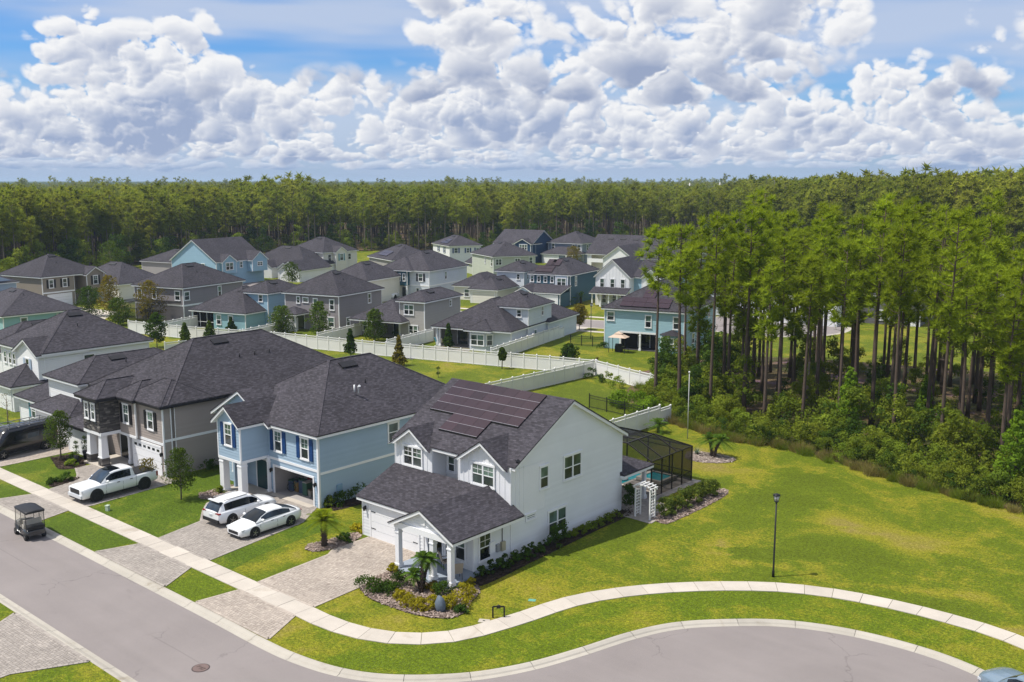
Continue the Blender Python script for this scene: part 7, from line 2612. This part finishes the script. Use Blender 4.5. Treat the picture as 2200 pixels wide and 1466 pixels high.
PALMBARK = paint('palm_bark', (0.07, 0.052, 0.04), 0.9, 0.3, 4.0, 0.1, 0.0, 0.3)
palm('sylvester_palm', 'thick trunked young palm in a mulch ring beside the drive', -47.1, 36.7, [(0, 0, 1.75, 0.17, 0, 0)], 30, 1.5, PALMY, PALMBARK)
palm('pygmy_date_palm', 'multi trunked pygmy palm before the porch', -37.5, 35.9, [(0.1, -0.2, 1.9, 0.085, -0.35, 0.5), (-0.3, 0.35, 1.65, 0.085, 0.1, 0.4), (-0.1, -0.1, 1.0, 0.07, -0.4, -0.1)], 20, 0.85, PALM, PALMBARK, leaf=0.22)
palm('palm', 'double trunked palm on the sandy island', -38.7, 70.4, [(0, 0, 1.5, 0.12, 0.4, 0.2), (-0.3, 0.1, 1.4, 0.12, -0.3, 0.1)], 22, 1.3, PALM, PALMBARK)
palm('palm', 'small palm on the lawn by the short white fence', -46.6, 74.3, [(0, 0, 0.8, 0.12, 0, 0)], 20, 1.4, PALM, PALMBARK)
q = G(1248, 652)
palm('palm', 'broad palm beside the steel blue house drive', q.x, q.y, [(0, 0, 1.2, 0.2, 0, 0)], 24, 2.4, PALM, PALMBARK)
q = G(1262, 660)
palm('palm', 'taller palm on the lawn of the white batten house', q.x + 2, q.y + 6, [(0, 0, 2.6, 0.2, 0, 0)], 24, 2.4, PALM, PALMBARK)
q = G(1222, 655)
palm('palm', 'low bushy palm by the dark parked cars', q.x, q.y, [(0, 0, 1.0, 0.2, 0, 0)], 22, 1.8, PALM, PALMBARK)
q = G(636, 601)
palm('palm', 'tall palm on the round lawn of the palm court house', q.x, q.y, [(0, 0, 3.0, 0.25, 0, 0)], 26, 2.9, PALM, PALMBARK)
q = G(1530, 980)
# agave on the island
ag = MB()
for k_ in range(16):
    a = k_ * 2.4
    e = R(70 - 3.2 * k_)
    d = Vector((math.cos(a) * math.cos(e), math.sin(a) * math.cos(e), math.sin(e)))
    s = Vector((-math.sin(a), math.cos(a), 0)) * 0.07
    ag.add([-s, s, d * 0.8], [(0, 1, 2)])
tag(ag.build('agave', leafy('agave_leaf', (0.08, 0.12, 0.09), (0.18, 0.24, 0.17), 0.1, 0.1, 1.0), None, (-40.3, 70.3, 0.02)), 'grey green agave on the sandy island', 'agave')


def yard_tree(label, x, y, h_, r_, z0, m, seed, shape='oval', ncl=34, nl=42, leaf=0.16, tr=0.05, name='yard_tree', cat='tree', bark=GREYBARK):
    a, b = tree_meshes(seed, h_, r_, z0, ncl, nl, leaf, shape, tr)
    t = thing(name, label, cat, (x, y, 0), 0)
    a.build('trunk', bark, t)
    b.build('crown', m, t)
    return t


yard_tree('slim young tree on the lush lawn beside the greige house', -62.1, 35.8, 3.7, 1.05, 1.0, YARD, 1, 'oval', 60, 46, 0.13)
yard_tree('small umbrella topped tree behind the white pickup', -66.6, 35.9, 2.1, 0.75, 1.35, AUTUMN, 2, 'oval', 16, 32, 0.11, 0.03)
yard_tree('slender young tree in the bed by the stone tower', -79.0, 35.0, 4.0, 1.0, 1.1, YARD, 3, 'oval', 60, 44, 0.14)
yard_tree('bare twiggy small tree on the lawn beyond the van', -94.0, 37.0, 3.2, 0.7, 0.8, AUTUMN, 4, 'oval', 12, 10, 0.09)
for lb, x, y, h_, r_, z0, m, sh in (
        ('narrow dark evergreen on the lawn inside the long fence', -96.6, 80.4, 3.6, 0.65, 0.9, SHRUB, 'cone'), ('rusty leaved sapling on the lawn inside the long fence', -88.6, 81.4, 3.4, 0.65, 0.3, AUTUMN, 'cone'), ('thin staked sapling near the fence corner', -77.5, 88.0, 2.4, 0.35, 1.2, YARD, 'oval'),
        ('small round tree by the fence corner', -72.2, 94.4, 2.6, 0.85, 0.7, SHRUB, 'oval'), ('feathery light green tree behind the taupe house', -120.2, 87.0, 3.9, 1.4, 0.3, YARD, 'oval'), ('bronze tinted tree on the taupe house lawn', -113.8, 89.0, 4.8, 1.3, 0.5, YARD, 'cone'), ('dense oval tree beside the grey patio', -104.9, 91.8, 4.2, 1.15, 0.4, YARD, 'oval'),
        ('small dark magnolia against the aqua yard fence', -129.0, 84.2, 1.8, 0.6, 0.2, HARDWOOD, 'cone'), ('conical young tree by the greige roof and fence', -122.2, 72.4, 2.9, 0.8, 0.2, YARD, 'cone'), ('maple with bare lower trunk beside the white gabled roof', -123.4, 68.8, 4.4, 1.1, 1.0, SHRUB, 'oval'), ('loose young tree beside the conical one', -121.8, 76.0, 2.8, 0.7, 0.3, YARD, 'cone'),
        ('broad golden tipped tree before the pool cage', -146.0, 80.6, 6.2, 1.9, 0.8, AUTUMN, 'cone'), ('orange topped maple by the far garage', -157.6, 79.8, 6.4, 1.5, 1.2, AUTUMN, 'oval'), ('dark rounded tree near the far driveway', -161.2, 78.0, 4.6, 1.7, 0.4, SHRUB, 'oval'), ('yellow green tree below the maple', -147.4, 75.8, 4.0, 1.5, 0.4, YARD, 'oval'),
        ('thin pink crape myrtle before the cream house', -186.0, 143.0, 4.0, 1.3, 0.8, AUTUMN, 'oval'), ('pale small tree on the palm court lawn', -176.5, 131.0, 4.6, 1.5, 1.0, YARD, 'oval'), ('feathery tree behind the brown shuttered house', -196.0, 100.0, 9.5, 2.4, 1.0, YARD, 'cone'), ('green tree by the far taupe drive', -152.5, 84.5, 4.0, 1.2, 0.8, YARD, 'oval'),
        ('thin street tree beside the second street', -89.5, 119.5, 3.6, 1.0, 1.0, AUTUMN, 'oval'), ('small bush tree by the grey blue house', -158.0, 208.0, 5.0, 2.2, 0.3, AUTUMN, 'oval'), ('shrubby tree by the pale blue house', -168.0, 66.0, 3.4, 1.5, 0.4, YARD, 'oval'), ('sapling beside the bay house patio', -92.6, 94.2, 3.2, 0.6, 0.4, SHRUB, 'cone')):
    yard_tree(lb, x, y, h_ * 1.08, r_ * 1.3, z0, m, int(abs(x * 3 + y)), 'oval' if r_ > 0.9 else sh, 52, 46, 0.24, 0.06)
# sweetgums and saplings at the wood's edge
for lb, px, py, h_, r_ in (('lime green sweetgum rising before the pines', 1820, 950, 6.6, 1.7), ('lime green sweetgum at the field edge', 2175, 1065, 6.2, 2.0), ('small lime sapling beside the field edge sweetgum', 2075, 1000, 3.2, 1.1), ('lime sapling among the dark trunks', 1985, 900, 4.2, 1.0)):
    p = G(px, py)
    yard_tree(lb, p.x, p.y, h_, r_, 0.4, LIME, int(px), 'cone', 60, 46, 0.24, 0.07, 'sweetgum', 'tree', BARK)
for i_, (px, py, h_) in enumerate(((1640, 935, 2.6), (1700, 955, 2.2), (1762, 960, 3.2), (1880, 985, 2.8), (1950, 1010, 2.2), (2010, 1020, 3.4), (2105, 1050, 2.6), (1570, 915, 2.4), (1500, 905, 3.0))):
    p = G(px, py)
    yard_tree('young pointed pine in the brush at the field edge', p.x, p.y + 1.2, h_, 0.85, 0.15, BRUSH2, 900 + i_, 'cone', 40, 44, 0.15, 0.04, 'young_pine', 'young pine', BARK)['group'] = 'young pines in the brush'
# clipped topiary in black pots by the stone tower
for lb, x, y in (('spiral topiary in a black pot by the stone pier', -76.6, 35.2), ('second spiral topiary in a black pot deeper by the entry', -77.6, 36.4)):
    t = thing('topiary', lb, 'topiary', (x, y, 0))
    MB().tube([(0, 0, 0), (0, 0, 0.7)], [0.16, 0.24], 8).build('pot', BLACK, t)
    c = MB()
    rn = random.Random(3)
    for z, r_ in ((0.95, 0.3), (1.4, 0.25), (1.8, 0.2)):
        leaf_clump(c, (0, 0, z), r_, 120, 0.08, rn, 0.8, 0)
    c.build('crown', SHRUB, t)
    MB().tube([(0, 0, 0.6), (0, 0, 1.9)], [0.03, 0.02], 5).build('trunk', GREYBARK, t)
t = thing('topiary', 'two ball topiary on the lawn above the solar roof', 'topiary', (-79.6, 79.2, 0))
c = MB()
rn = random.Random(4)
for z, r_ in ((0.55, 0.3), (1.15, 0.26)):
    leaf_clump(c, (0, 0, z), r_, 130, 0.1, rn, 0.8, 0)
c.build('crown', HARDWOOD, t)
MB().tube([(0, 0, -0.05), (0, 0, 1.2)], [0.04, 0.02], 5).build('trunk', GREYBARK, t)

# ------------------------------------------------------------------ pool, cage, arbor
deck = struct(put('pool_deck', None))
mb = MB()
rn = random.Random(8)
for i_ in range(26):
    for j_ in range(26):
        x, y = -46.6 + i_ * 0.4, 54.6 + j_ * 0.36
        if -45.2 < x < -40.2 and 58.2 < y + 0.18 < 62.7:
            continue
        mb.box(x + 0.006, x + 0.394, y + 0.006, y + 0.354, 0.0, 0.05 + rn.uniform(-.002, .003), rn.random())
o = mb.build('deck_pavers', PAVER2, deck)
o['kind'] = 'stuff'
WATER = mat('pool_water', lambda t, p: (p.inputs['Base Color'].__setattr__('default_value', (0.02, 0.36, 0.40, 1)), setp(p, 0.06, 0.5), bump(t, p, t.noise(pos(t), 3.0, 2.0, 0.5), 0.25, 0.05)))
pool = thing('swimming_pool', 'turquoise pool with pale coping inside the cage', 'swimming pool', (-42.7, 60.4, 0))
MB().add([(-2.4, -2.1, 0.02), (2.4, -2.1, 0.02), (2.4, 2.1, 0.02), (-2.4, 2.1, 0.02)], [(0, 1, 2, 3)]).build('water', WATER, pool)
for x0, x1, y0, y1 in ((-2.65, 2.65, -2.35, -2.1), (-2.65, 2.65, 2.1, 2.35), (-2.65, -2.4, -2.1, 2.1), (2.4, 2.65, -2.1, 2.1)):
    ubox('coping', pool, CONC, x0, x1, y0, y1, 0.0, 0.075)
spa = thing('spa', 'square turquoise spa with raised pale rim beside the pool', 'spa', (-38.9, 61.9, 0))
MB().add([(-0.85, -0.85, 0.30), (0.85, -0.85, 0.30), (0.85, 0.85, 0.30), (-0.85, 0.85, 0.30)], [(0, 1, 2, 3)]).build('water', WATER, spa)
for x0, x1, y0, y1 in ((-1.1, 1.1, -1.1, -0.85), (-1.1, 1.1, 0.85, 1.1), (-1.1, -0.85, -0.85, 0.85), (0.85, 1.1, -0.85, 0.85)):
    ubox('rim', spa, CONC, x0, x1, y0, y1, 0.0, 0.36)
fl = thing('pool_float', 'white and pink round float drifting on the pool', 'pool float', (-40.95, 60.4, 0.03))
n = 16
mb = MB()
rings = []
for i_ in range(n + 1):
    a = 2 * math.pi * i_ / n
    rings.append([((0.32 + 0.1 * math.cos(b_)) * math.cos(a), (0.32 + 0.1 * math.cos(b_)) * math.sin(a), 0.08 + 0.1 * math.sin(b_)) for b_ in [2 * math.pi * q / 8 for q in range(9)]])
loft(mb, rings, False)
mb.build('ring', LAMP_CLR, fl)
HOUSE1.hip(-9.6, 0.1, 9.2, 14.9, 2.5, 0.42, 0.3, vent=False, pipes=0, clip=((0, 11.45, 0), (0, 1, 0)))
HOUSE1.column(-0.15, 14.75, 0.05, 2.5, 0.24)
HOUSE1.column(-9.3, 14.75, 0.05, 2.5, 0.24)
cage = thing('pool_cage', 'dark bronze screened pool enclosure behind the white house', 'pool enclosure', (-36.8, 63.5, 0))
EZ, TZ = 2.75, 3.75
xl, y0 = -9.8, -5.6          # local: x from -9.8 to 0, y from -5.6 (near the lanai) to 0
frame = []
posts = [(0, y) for y in (-5.6, -4.2, -2.8, -1.4, 0)] + [(x, 0) for x in (-1.96, -3.92, -5.88, -7.84, -9.8)] + [(-9.8, y) for y in (-2.0, -4.0, -5.6)]
for (x, y) in posts:
    ubox('post', cage, BRONZE, x - 0.04, x + 0.04, y - 0.04, y + 0.04, 0.0, EZ)
inn = 2.1
tx0, tx1, tyb, tyf = xl + inn, -inn, -inn, y0
def fbar(a, b, w_=0.08):
    MB().bar(a, b, w_).build('beam', BRONZE, cage)
fbar((0, y0, EZ), (0, 0, EZ)); fbar((0, 0, EZ), (xl, 0, EZ)); fbar((xl, 0, EZ), (xl, y0, EZ))
fbar((0, y0, 0.75), (0, 0, 0.75), 0.05); fbar((0, 0, 0.75), (xl, 0, 0.75), 0.05)
fbar((tx1, tyf, TZ), (tx1, tyb, TZ)); fbar((tx1, tyb, TZ), (tx0, tyb, TZ)); fbar((tx0, tyb, TZ), (tx0, tyf, TZ))
for y in (y0, -4.2, -2.1):
    fbar((0, y, EZ), (tx1, y, TZ)); fbar((tx1, y, TZ), (tx0, y, TZ)); fbar((tx0, y, TZ), (xl, y, EZ))
fbar((0, 0, EZ), (tx1, tyb, TZ)); fbar((xl, 0, EZ), (tx0, tyb, TZ))
for x in (-4.0, -6.0):
    fbar((x, 0, EZ), (x, tyb, TZ))
fbar((0, -1.4, EZ), (tx1, -4.2, TZ), 0.05)
def scr(*pp):
    MB().add(pp, [tuple(range(len(pp)))]).build('screen_panel', SCREEN, cage)
for a, b in zip((-5.6, -4.2, -2.8, -1.4), (-4.2, -2.8, -1.4, 0)):
    scr((0.0, a, 0), (0.0, b, 0), (0.0, b, EZ), (0.0, a, EZ))
for a, b in zip((0, -1.96, -3.92, -5.88, -7.84), (-1.96, -3.92, -5.88, -7.84, -9.8)):
    scr((a, 0, 0), (b, 0, 0), (b, 0, EZ), (a, 0, EZ))
scr((xl, y0, 0), (xl, 0, 0), (xl, 0, EZ), (xl, y0, EZ))
scr((0, y0, EZ), (0, 0, EZ), (tx1, tyb, TZ), (tx1, tyf, TZ))
scr((0, 0, EZ), (xl, 0, EZ), (tx0, tyb, TZ), (tx1, tyb, TZ))
scr((xl, 0, EZ), (xl, y0, EZ), (tx0, tyf, TZ), (tx0, tyb, TZ))
scr((tx1, tyf, TZ), (tx1, tyb, TZ), (tx0, tyb, TZ), (tx0, tyf, TZ))
ab = thing('garden_arbor', 'white lattice garden arbor with curved top by the hedge', 'arbor', (-34.95, 54.3, 0))
for x in (-0.58, 0.58):
    sd_ = MB()
    for y in (-0.3, 0.3):
        sd_.box(x - 0.045, x + 0.045, y - 0.045, y + 0.045, 0, 2.05)
    for k_ in range(9):
        sd_.box(x - 0.02, x + 0.02, -0.255, 0.255, 0.18 + k_ * 0.21, 0.22 + k_ * 0.21)
    sd_.box(x - 0.018, x + 0.018, -0.02, 0.02, 0.2, 1.95)
    sd_.build('side_frame', VINYL, ab)
for y in (-0.3, 0.3):
    arch = MB()
    prev = None
    for k_ in range(9):
        a = math.pi * k_ / 8
        p = Vector((-0.72 * math.cos(a), y, 2.05 + 0.28 * math.sin(a)))
        if prev:
            arch.bar(prev, p, 0.05, 0.09)
        prev = p
    arch.build('arch_rail', VINYL, ab)
for k_ in range(7):
    a = math.pi * (k_ + 0.5) / 7
    ubox('cross_slat', ab, VINYL, -0.68 * math.cos(a) - 0.03, -0.68 * math.cos(a) + 0.03, -0.48, 0.48, 2.09 + 0.28 * math.sin(a), 2.14 + 0.28 * math.sin(a))
pavers('garden_path', 'small paved patch below the arbor', [(-36.2, 53.6), (-34.0, 53.5), (-34.2, 55.6), (-34.6, 57.5), (-36.6, 57.5), (-36.6, 55.0)], PAVER2, seed=12)

# ------------------------------------------------------------------ street furniture and small things
def street_lamp(label, x, y, H, rz=0.0):
    t = thing('street_lamp', label, 'street lamp', (x, y, 0), rz, 'black post lamps')
    MB().tube([(0, 0, -0.05), (0, 0, 0.35), (0, 0, 0.4), (0, 0, H - 0.55)], [0.085, 0.075, 0.055, 0.045], 10).build('pole', BLACK, t)
    hd = MB()
    hd.tube([(0, 0, H - 0.56), (0, 0, H - 0.50), (0, 0, H - 0.46)], [0.05, 0.12, 0.13], 8)
    hd.tube([(0, 0, H - 0.12), (0, 0, H - 0.06), (0, 0, H)], [0.23, 0.18, 0.03], 8)
    for k_ in range(4):
        a = k_ * math.pi / 2 + 0.4
        hd.bar((0.12 * math.cos(a), 0.12 * math.sin(a), H - 0.47), (0.2 * math.cos(a), 0.2 * math.sin(a), H - 0.12), 0.02)
    hd.build('lamp_head', BLACK, t)
    MB().tube([(0, 0, H - 0.46), (0, 0, H - 0.12)], [0.10, 0.18], 8).build('lantern_glass', paint('frosted_glass', (0.42, 0.43, 0.44), 0.3), t)
    return t


street_lamp('black post lamp beside the curving sidewalk on the field', -23.75, 50.55, 5.0)
street_lamp('black post lamp beside the teal house', -83.2, 113.9, 5.2)
q = G(908, 632)
street_lamp('dark post lamp before the pale grey navy house', q.x, q.y, 5.0)
p = G(1477, 943)
fp_ = thing('flagpole', 'thin pale flagpole before the pines', 'flagpole', (p.x, p.y, 0))
MB().tube([(0, 0, -0.05), (0, 0, 3), (0, 0, 5.95)], [0.05, 0.04, 0.03], 8).build('pole', paint('pale_pole', (0.5, 0.5, 0.48), 0.4), fp_)
MB().ball((0, 0, 6.0), 0.09, 0.09, 0.09).build('finial', VINYL, fp_)
# manhole with ring and raised pattern
mh = thing('manhole_cover', 'round rusty manhole cover in the street', 'manhole cover', (-39.35, 23.2, DROP))
RUST = paint('rusty_iron', (0.15, 0.105, 0.095), 0.7, 0.25, 3.0)
MB().tube([(0, 0, -0.02), (0, 0, 0.010)], [0.42, 0.42], 32).build('ring', paint('dark_iron', (0.06, 0.045, 0.045), 0.7), mh)
MB().tube([(0, 0, -0.01), (0, 0, 0.018)], [0.37, 0.37], 32).build('cover', RUST, mh)
pt = MB()
for a_, b_ in (((-0.2, -0.1), (-0.2, 0.1)), ((-0.2, 0), (-0.08, 0.1)), ((-0.02, -0.1), (0.06, 0.1)), ((0.06, 0.1), (0.12, -0.1)), ((0.2, -0.1), (0.2, 0.1)), ((0.14, 0.1), (0.26, 0.1))):
    pt.bar((*a_, 0.02), (*b_, 0.02), 0.03, 0.012)
pt.build('raised_mark', paint('dark_iron2', (0.07, 0.05, 0.045), 0.7), mh)
# green and white utility pedestals, water meter plate, bike hoop pipe, rock
def pedestal(label, x, y, m, h_=0.55, w_=0.2):
    t = thing('utility_pedestal', label, 'utility box', (x, y, 0), 0.4)
    ubox('body', t, m, -w_, w_, -w_, w_, -0.02, h_)
    ubox('cap', t, m, -w_ - 0.02, w_ + 0.02, -w_ - 0.02, w_ + 0.02, h_, h_ + 0.06)


pedestal('pale green utility pedestal on the lush lawn', -63.8, 31.2, paint('pale_green_box', (0.42, 0.5, 0.40), 0.5), 0.34, 0.11)
pedestal('grey utility marker by the blue house entry bed', -61.6, 38.9, paint('grey_marker', (0.4, 0.4, 0.4), 0.5), 0.6, 0.08)
bf = thing('backflow_pipe', 'black square pipe loop standing in the lawn by the sidewalk', 'pipe', (-32.15, 36.2, 0))
MB().bar((-0.22, -0.2, -0.03), (-0.22, -0.2, 0.62), 0.06).bar((0.22, 0.2, -0.03), (0.22, 0.2, 0.62), 0.06).bar((-0.22, -0.2, 0.62), (0.22, 0.2, 0.62), 0.06).build('pipe_loop', BLACK, bf)
MB().ball((0, 0, 0.66), 0.08, 0.08, 0.06).bar((-0.08, -0.07, 0.60), (0.08, 0.07, 0.60), 0.12).build('valve', BLACK, bf)
mp = thing('meter_lid', 'pale square water meter lid in the grass', 'meter lid', (-32.45, 35.4, 0), 0.5)
MB().box(-0.28, 0.28, -0.2, 0.2, -0.02, 0.03).build('lid', CONC, mp)
MB().box(-0.06, 0.06, -0.04, 0.04, 0.03, 0.036).build('key_slot', PLASTIC, mp)
g2 = thing('valve_lid', 'small green valve lid in the grass above the sidewalk', 'valve lid', (-32.2, 39.0, 0), 0.5)
MB().box(-0.2, 0.2, -0.14, 0.14, -0.02, 0.02).build('lid', paint('green_lid', (0.12, 0.33, 0.25), 0.5), g2)
rk = MB()
random.seed(11)
rk.ball((0, 0, 0.36), 0.32, 0.26, 0.52, 9, 7, 0.5, 0, 0.10)
tag(rk.build('rock', paint('blue_grey_rock', (0.11, 0.14, 0.18), 0.7, 0.3, 3.0), None, (-35.0, 34.75, 0)), 'blue grey standing rock in the mulch bed', 'rock')
# porch chairs
def patio_chair(label, x, y, rz, m, z=0.0, name='patio_chair', fm=None):
    t = thing(name, label, 'chair', (x, y, z), rz)
    fm = fm or PLASTIC
    for lx in (-0.25, 0.25):
        for ly in (-0.25, 0.25):
            MB().tube([(lx, ly, 0), (lx * 0.95, ly * 0.95, 0.42)], [0.018, 0.018], 6).build('leg', fm, t)
    ubox('seat', t, m, -0.27, 0.27, -0.27, 0.27, 0.40, 0.50)
    MB().add([(-0.27, 0.22, 0.5), (0.27, 0.22, 0.5), (0.27, 0.42, 1.08), (-0.27, 0.42, 1.08), (-0.27, 0.30, 0.5), (0.27, 0.30, 0.5), (0.27, 0.49, 1.07), (-0.27, 0.49, 1.07)], [(0, 1, 2, 3), (5, 4, 7, 6), (3, 2, 6, 7), (0, 3, 7, 4), (1, 5, 6, 2)]).build('back', m, t)
    for lx in (-0.29, 0.29):
        MB().bar((lx, -0.25, 0.64), (lx, 0.32, 0.66), 0.05, 0.03).build('armrest', fm, t)
    return t


TANC = paint('tan_cushion', (0.40, 0.34, 0.28), 0.8)
patio_chair('tan cushioned porch chair by the front window', -38.6, 38.9, R(150), TANC, 0.15)
patio_chair('tan cushioned porch chair near the corner column', -37.1, 38.2, R(-120), TANC, 0.15)
TQ = paint('turquoise_plastic', (0.06, 0.36, 0.55), 0.5)
CRM = paint('cream_plastic', (0.62, 0.55, 0.42), 0.5)
for lb, px, py, m, rz in (('turquoise adirondack chair at the patio edge', 941, 742, TQ, 150), ('cream adirondack chair between the two turquoise ones', 953, 743, CRM, 165), ('turquoise adirondack chair beside the cream one', 964, 744, TQ, 185)):
    p = G(px, py)
    patio_chair(lb, p.x, p.y, R(rz), m, 0.02, 'adirondack_chair', m)
sheet('patio', [F2W(-69.6, 110.0), F2W(-63.6, 110.6), F2W(-63.8, 115.0), F2W(-69.8, 115.0)], 0.014, PAVER2)
for i_, (px, py) in enumerate(((648, 702), (657, 704))):
    p = G(px, py)
    patio_chair('white plastic chair on the taupe house back porch', p.x, p.y, R(170 + 20 * i_), VINYL, 0, 'patio_chair', VINYL)['group'] = 'white chairs behind the taupe house'
# grill gazebo by the teal house
gz_ = thing('grill_gazebo', 'small tan two tier grill canopy on thin black posts', 'gazebo', (-73.6, 107.0, 0), R(14))
for x in (-1.1, 1.1):
    for y in (-0.7, 0.7):
        ubox('post', gz_, BLACK, x - 0.03, x + 0.03, y - 0.03, y + 0.03, -0.02, 2.1)
TANF = paint('tan_canopy_cloth', (0.52, 0.40, 0.31), 0.8)
MB().add([(-1.25, -0.85, 2.05), (1.25, -0.85, 2.05), (1.25, 0.85, 2.05), (-1.25, 0.85, 2.05), (-0.4, -0.25, 2.5), (0.4, -0.25, 2.5), (0.4, 0.25, 2.5), (-0.4, 0.25, 2.5)], [(0, 1, 5, 4), (1, 2, 6, 5), (2, 3, 7, 6), (3, 0, 4, 7)]).build('canopy', TANF, gz_)
MB().add([(-0.55, -0.35, 2.52), (0.55, -0.35, 2.52), (0.55, 0.35, 2.52), (-0.55, 0.35, 2.52), (0, 0, 2.85)], [(0, 1, 4), (1, 2, 4), (2, 3, 4), (3, 0, 4)]).build('top_canopy', TANF, gz_)
gl = thing('grill', 'black barbecue grill under the tan canopy', 'grill', (-73.6, 107.1, 0), R(14))
ubox('cart', gl, BLACK, -0.5, 0.5, -0.25, 0.25, 0.08, 0.85)
MB().tube([(-0.45, 0, 0.9), (0.45, 0, 0.9)], [0.26, 0.26], 12).build('lid', BLACK, gl)
ubox('side_shelf', gl, RIM, 0.5, 0.8, -0.22, 0.22, 0.82, 0.86)
# garage clutter of the blue house
rn = random.Random(21)
cl = [paint('clutter_%d' % i_, c, 0.7) for i_, c in enumerate(((0.30, 0.04, 0.03), (0.05, 0.07, 0.12), (0.28, 0.26, 0.22), (0.04, 0.10, 0.07), (0.10, 0.08, 0.06), (0.35, 0.34, 0.33), (0.25, 0.16, 0.06)))]
words_ = ('red', 'navy', 'grey', 'green', 'brown', 'white', 'tan')
spots = set()
for i_ in range(22):
    x = -57.9 + (i_ % 8) * 0.56 + rn.uniform(-.06, .06)
    y = 42.5 + (i_ // 8) * 0.9
    z = 0.02
    w_, d_, hh = rn.uniform(0.2, 0.26), rn.uniform(0.2, 0.35), rn.uniform(0.35, 1.1) + 0.35 * (i_ // 8)
    ci = rn.randrange(7)
    t = thing('storage_box', '%s box stored in the open blue garage' % words_[ci], 'box', (x, y, z), rn.uniform(-.2, .2), 'boxes stored in the open garage')
    ubox('body', t, cl[ci], -w_, w_, -d_, d_, 0, hh)
    ubox('lid', t, cl[(ci + 2) % 7], -w_ - .015, w_ + .015, -d_ - .015, d_ + .015, hh, hh + 0.05)
bk = thing('bicycle', 'dark bicycle leaning inside the open blue garage', 'bicycle', (-57.2, 42.3, 0.02), 0.5)
for x in (-0.5, 0.5):
    n = 18
    for k_ in range(1):
        w_ = MB()
        pr = [(x + 0.32 * math.cos(2 * math.pi * q / n), 0, 0.33 + 0.32 * math.sin(2 * math.pi * q / n)) for q in range(n + 1)]
        w_.tube(pr, [0.022] * (n + 1), 5, False)
        w_.build('wheel', TYRE, bk)
MB().bar((-0.5, 0, 0.33), (-0.12, 0, 0.75), 0.035).bar((-0.12, 0, 0.75), (0.4, 0, 0.78), 0.035).bar((0.4, 0, 0.78), (0.5, 0, 0.33), 0.035).bar((-0.12, 0, 0.75), (0.0, 0, 0.33), 0.035).bar((0, 0, 0.33), (0.4, 0, 0.78), 0.035).bar((-0.5, 0, 0.33), (0, 0, 0.33), 0.03).build('frame', cl[3], bk)
ubox('saddle', bk, PLASTIC, -0.24, 0.02, -0.06, 0.06, 0.86, 0.92)
ubox('handlebar', bk, PLASTIC, 0.36, 0.42, -0.28, 0.28, 0.95, 0.99)
# wooden pallet edging and planter by the fence, yellow kayak on the patio lawn
for lb, px, py, c in (('yellow kayak lying on the grass behind the grey patio house', 868, 722, (0.55, 0.42, 0.05)),):
    p = G(px, py)
    kb = MB()
    rings = [[(sx, w_ * math.cos(a), 0.18 + 0.16 * math.sin(a) * (1 if w_ > 0.05 else 0.3)) for a in [2 * math.pi * q / 10 for q in range(11)]] for sx, w_ in ((-1.4, 0.02), (-1.0, 0.22), (0, 0.33), (1.0, 0.22), (1.4, 0.02))]
    loft(kb, rings, False)
    tag(kb.build('kayak', paint('yellow_hull', c, 0.4), None, (p.x, p.y, 0), R(30)), lb, 'kayak')
lad = thing('ladder', 'grey ladder lying along the foot of the long fence', 'ladder', (*G(873, 771), 0.05), R(14))
for y in (-0.2, 0.2):
    ubox('rail', lad, RIM, -1.1, 1.1, y - 0.03, y + 0.03, -0.05, 0.03)
for k_ in range(8):
    ubox('rung', lad, RIM, -1.0 + k_ * 0.28, -0.95 + k_ * 0.28, -0.17, 0.17, -0.03, 0.01)
ac = thing('air_conditioner', 'grey air conditioner beside the bay house wall', 'air conditioner', (*F2W(-57.75, 120.5), 0), R(14))
ubox('cabinet', ac, paint('grey_cabinet', (0.32, 0.33, 0.33), 0.5), -0.38, 0.38, -0.38, 0.38, 0, 0.8)
MB().tube([(0, 0, 0.8), (0, 0, 0.83)], [0.3, 0.3], 14).build('fan_grille', PLASTIC, ac)
# transmission poles over the forest and their wires
poles = []
for lb, px, ptop, d in (('first tall pale power pole above the forest', 1482, 393, 640), ('second tall pale power pole above the forest', 1547, 392, 640), ('tall pale power pole above the pine stand', 2161, 384, 520)):
    a = math.atan2(px - 1100, 2144)
    v = Vector((-math.sin(_y), math.cos(_y))) * math.cos(a) + Vector((RT.x, RT.y)) * math.sin(a)
    z = CAM_H + (389 - ptop) * d / 2116
    t = thing('power_pole', lb, 'power pole', (v.x * d, v.y * d, 0), 0, 'power poles over the forest')
    MB().tube([(0, 0, 0), (0, 0, z)], [0.5, 0.32], 8).build('pole', paint('pale_concrete_pole', (0.62, 0.60, 0.57), 0.7), t)
    MB().bar((-1.2, 0, z - 1.2), (1.2, 0, z - 1.2), 0.2).build('crossarm', paint('pale_concrete_pole', (0.62, 0.60, 0.57), 0.7), t)
    poles.append(Vector((v.x * d, v.y * d, z)))
for lb, a, b in (('wire between the two close power poles', poles[0], poles[1]), ('wire from the second pole to the far pole', poles[1], poles[2])):
    t = thing('power_line', lb, 'wire', (a.x, a.y, 0), 0, 'wires between the power poles')
    for dz_ in (-1.2, -3.0):
        pr = []
        for k_ in range(13):
            f = k_ / 12
            p = a.lerp(b, f) - Vector((a.x, a.y, 0))
            pr.append((p.x, p.y, p.z + dz_ - 4 * 1.6 * f * (1 - f)))
        MB().tube(pr, [0.05] * 13, 4, False).build('cable', RIM, t)
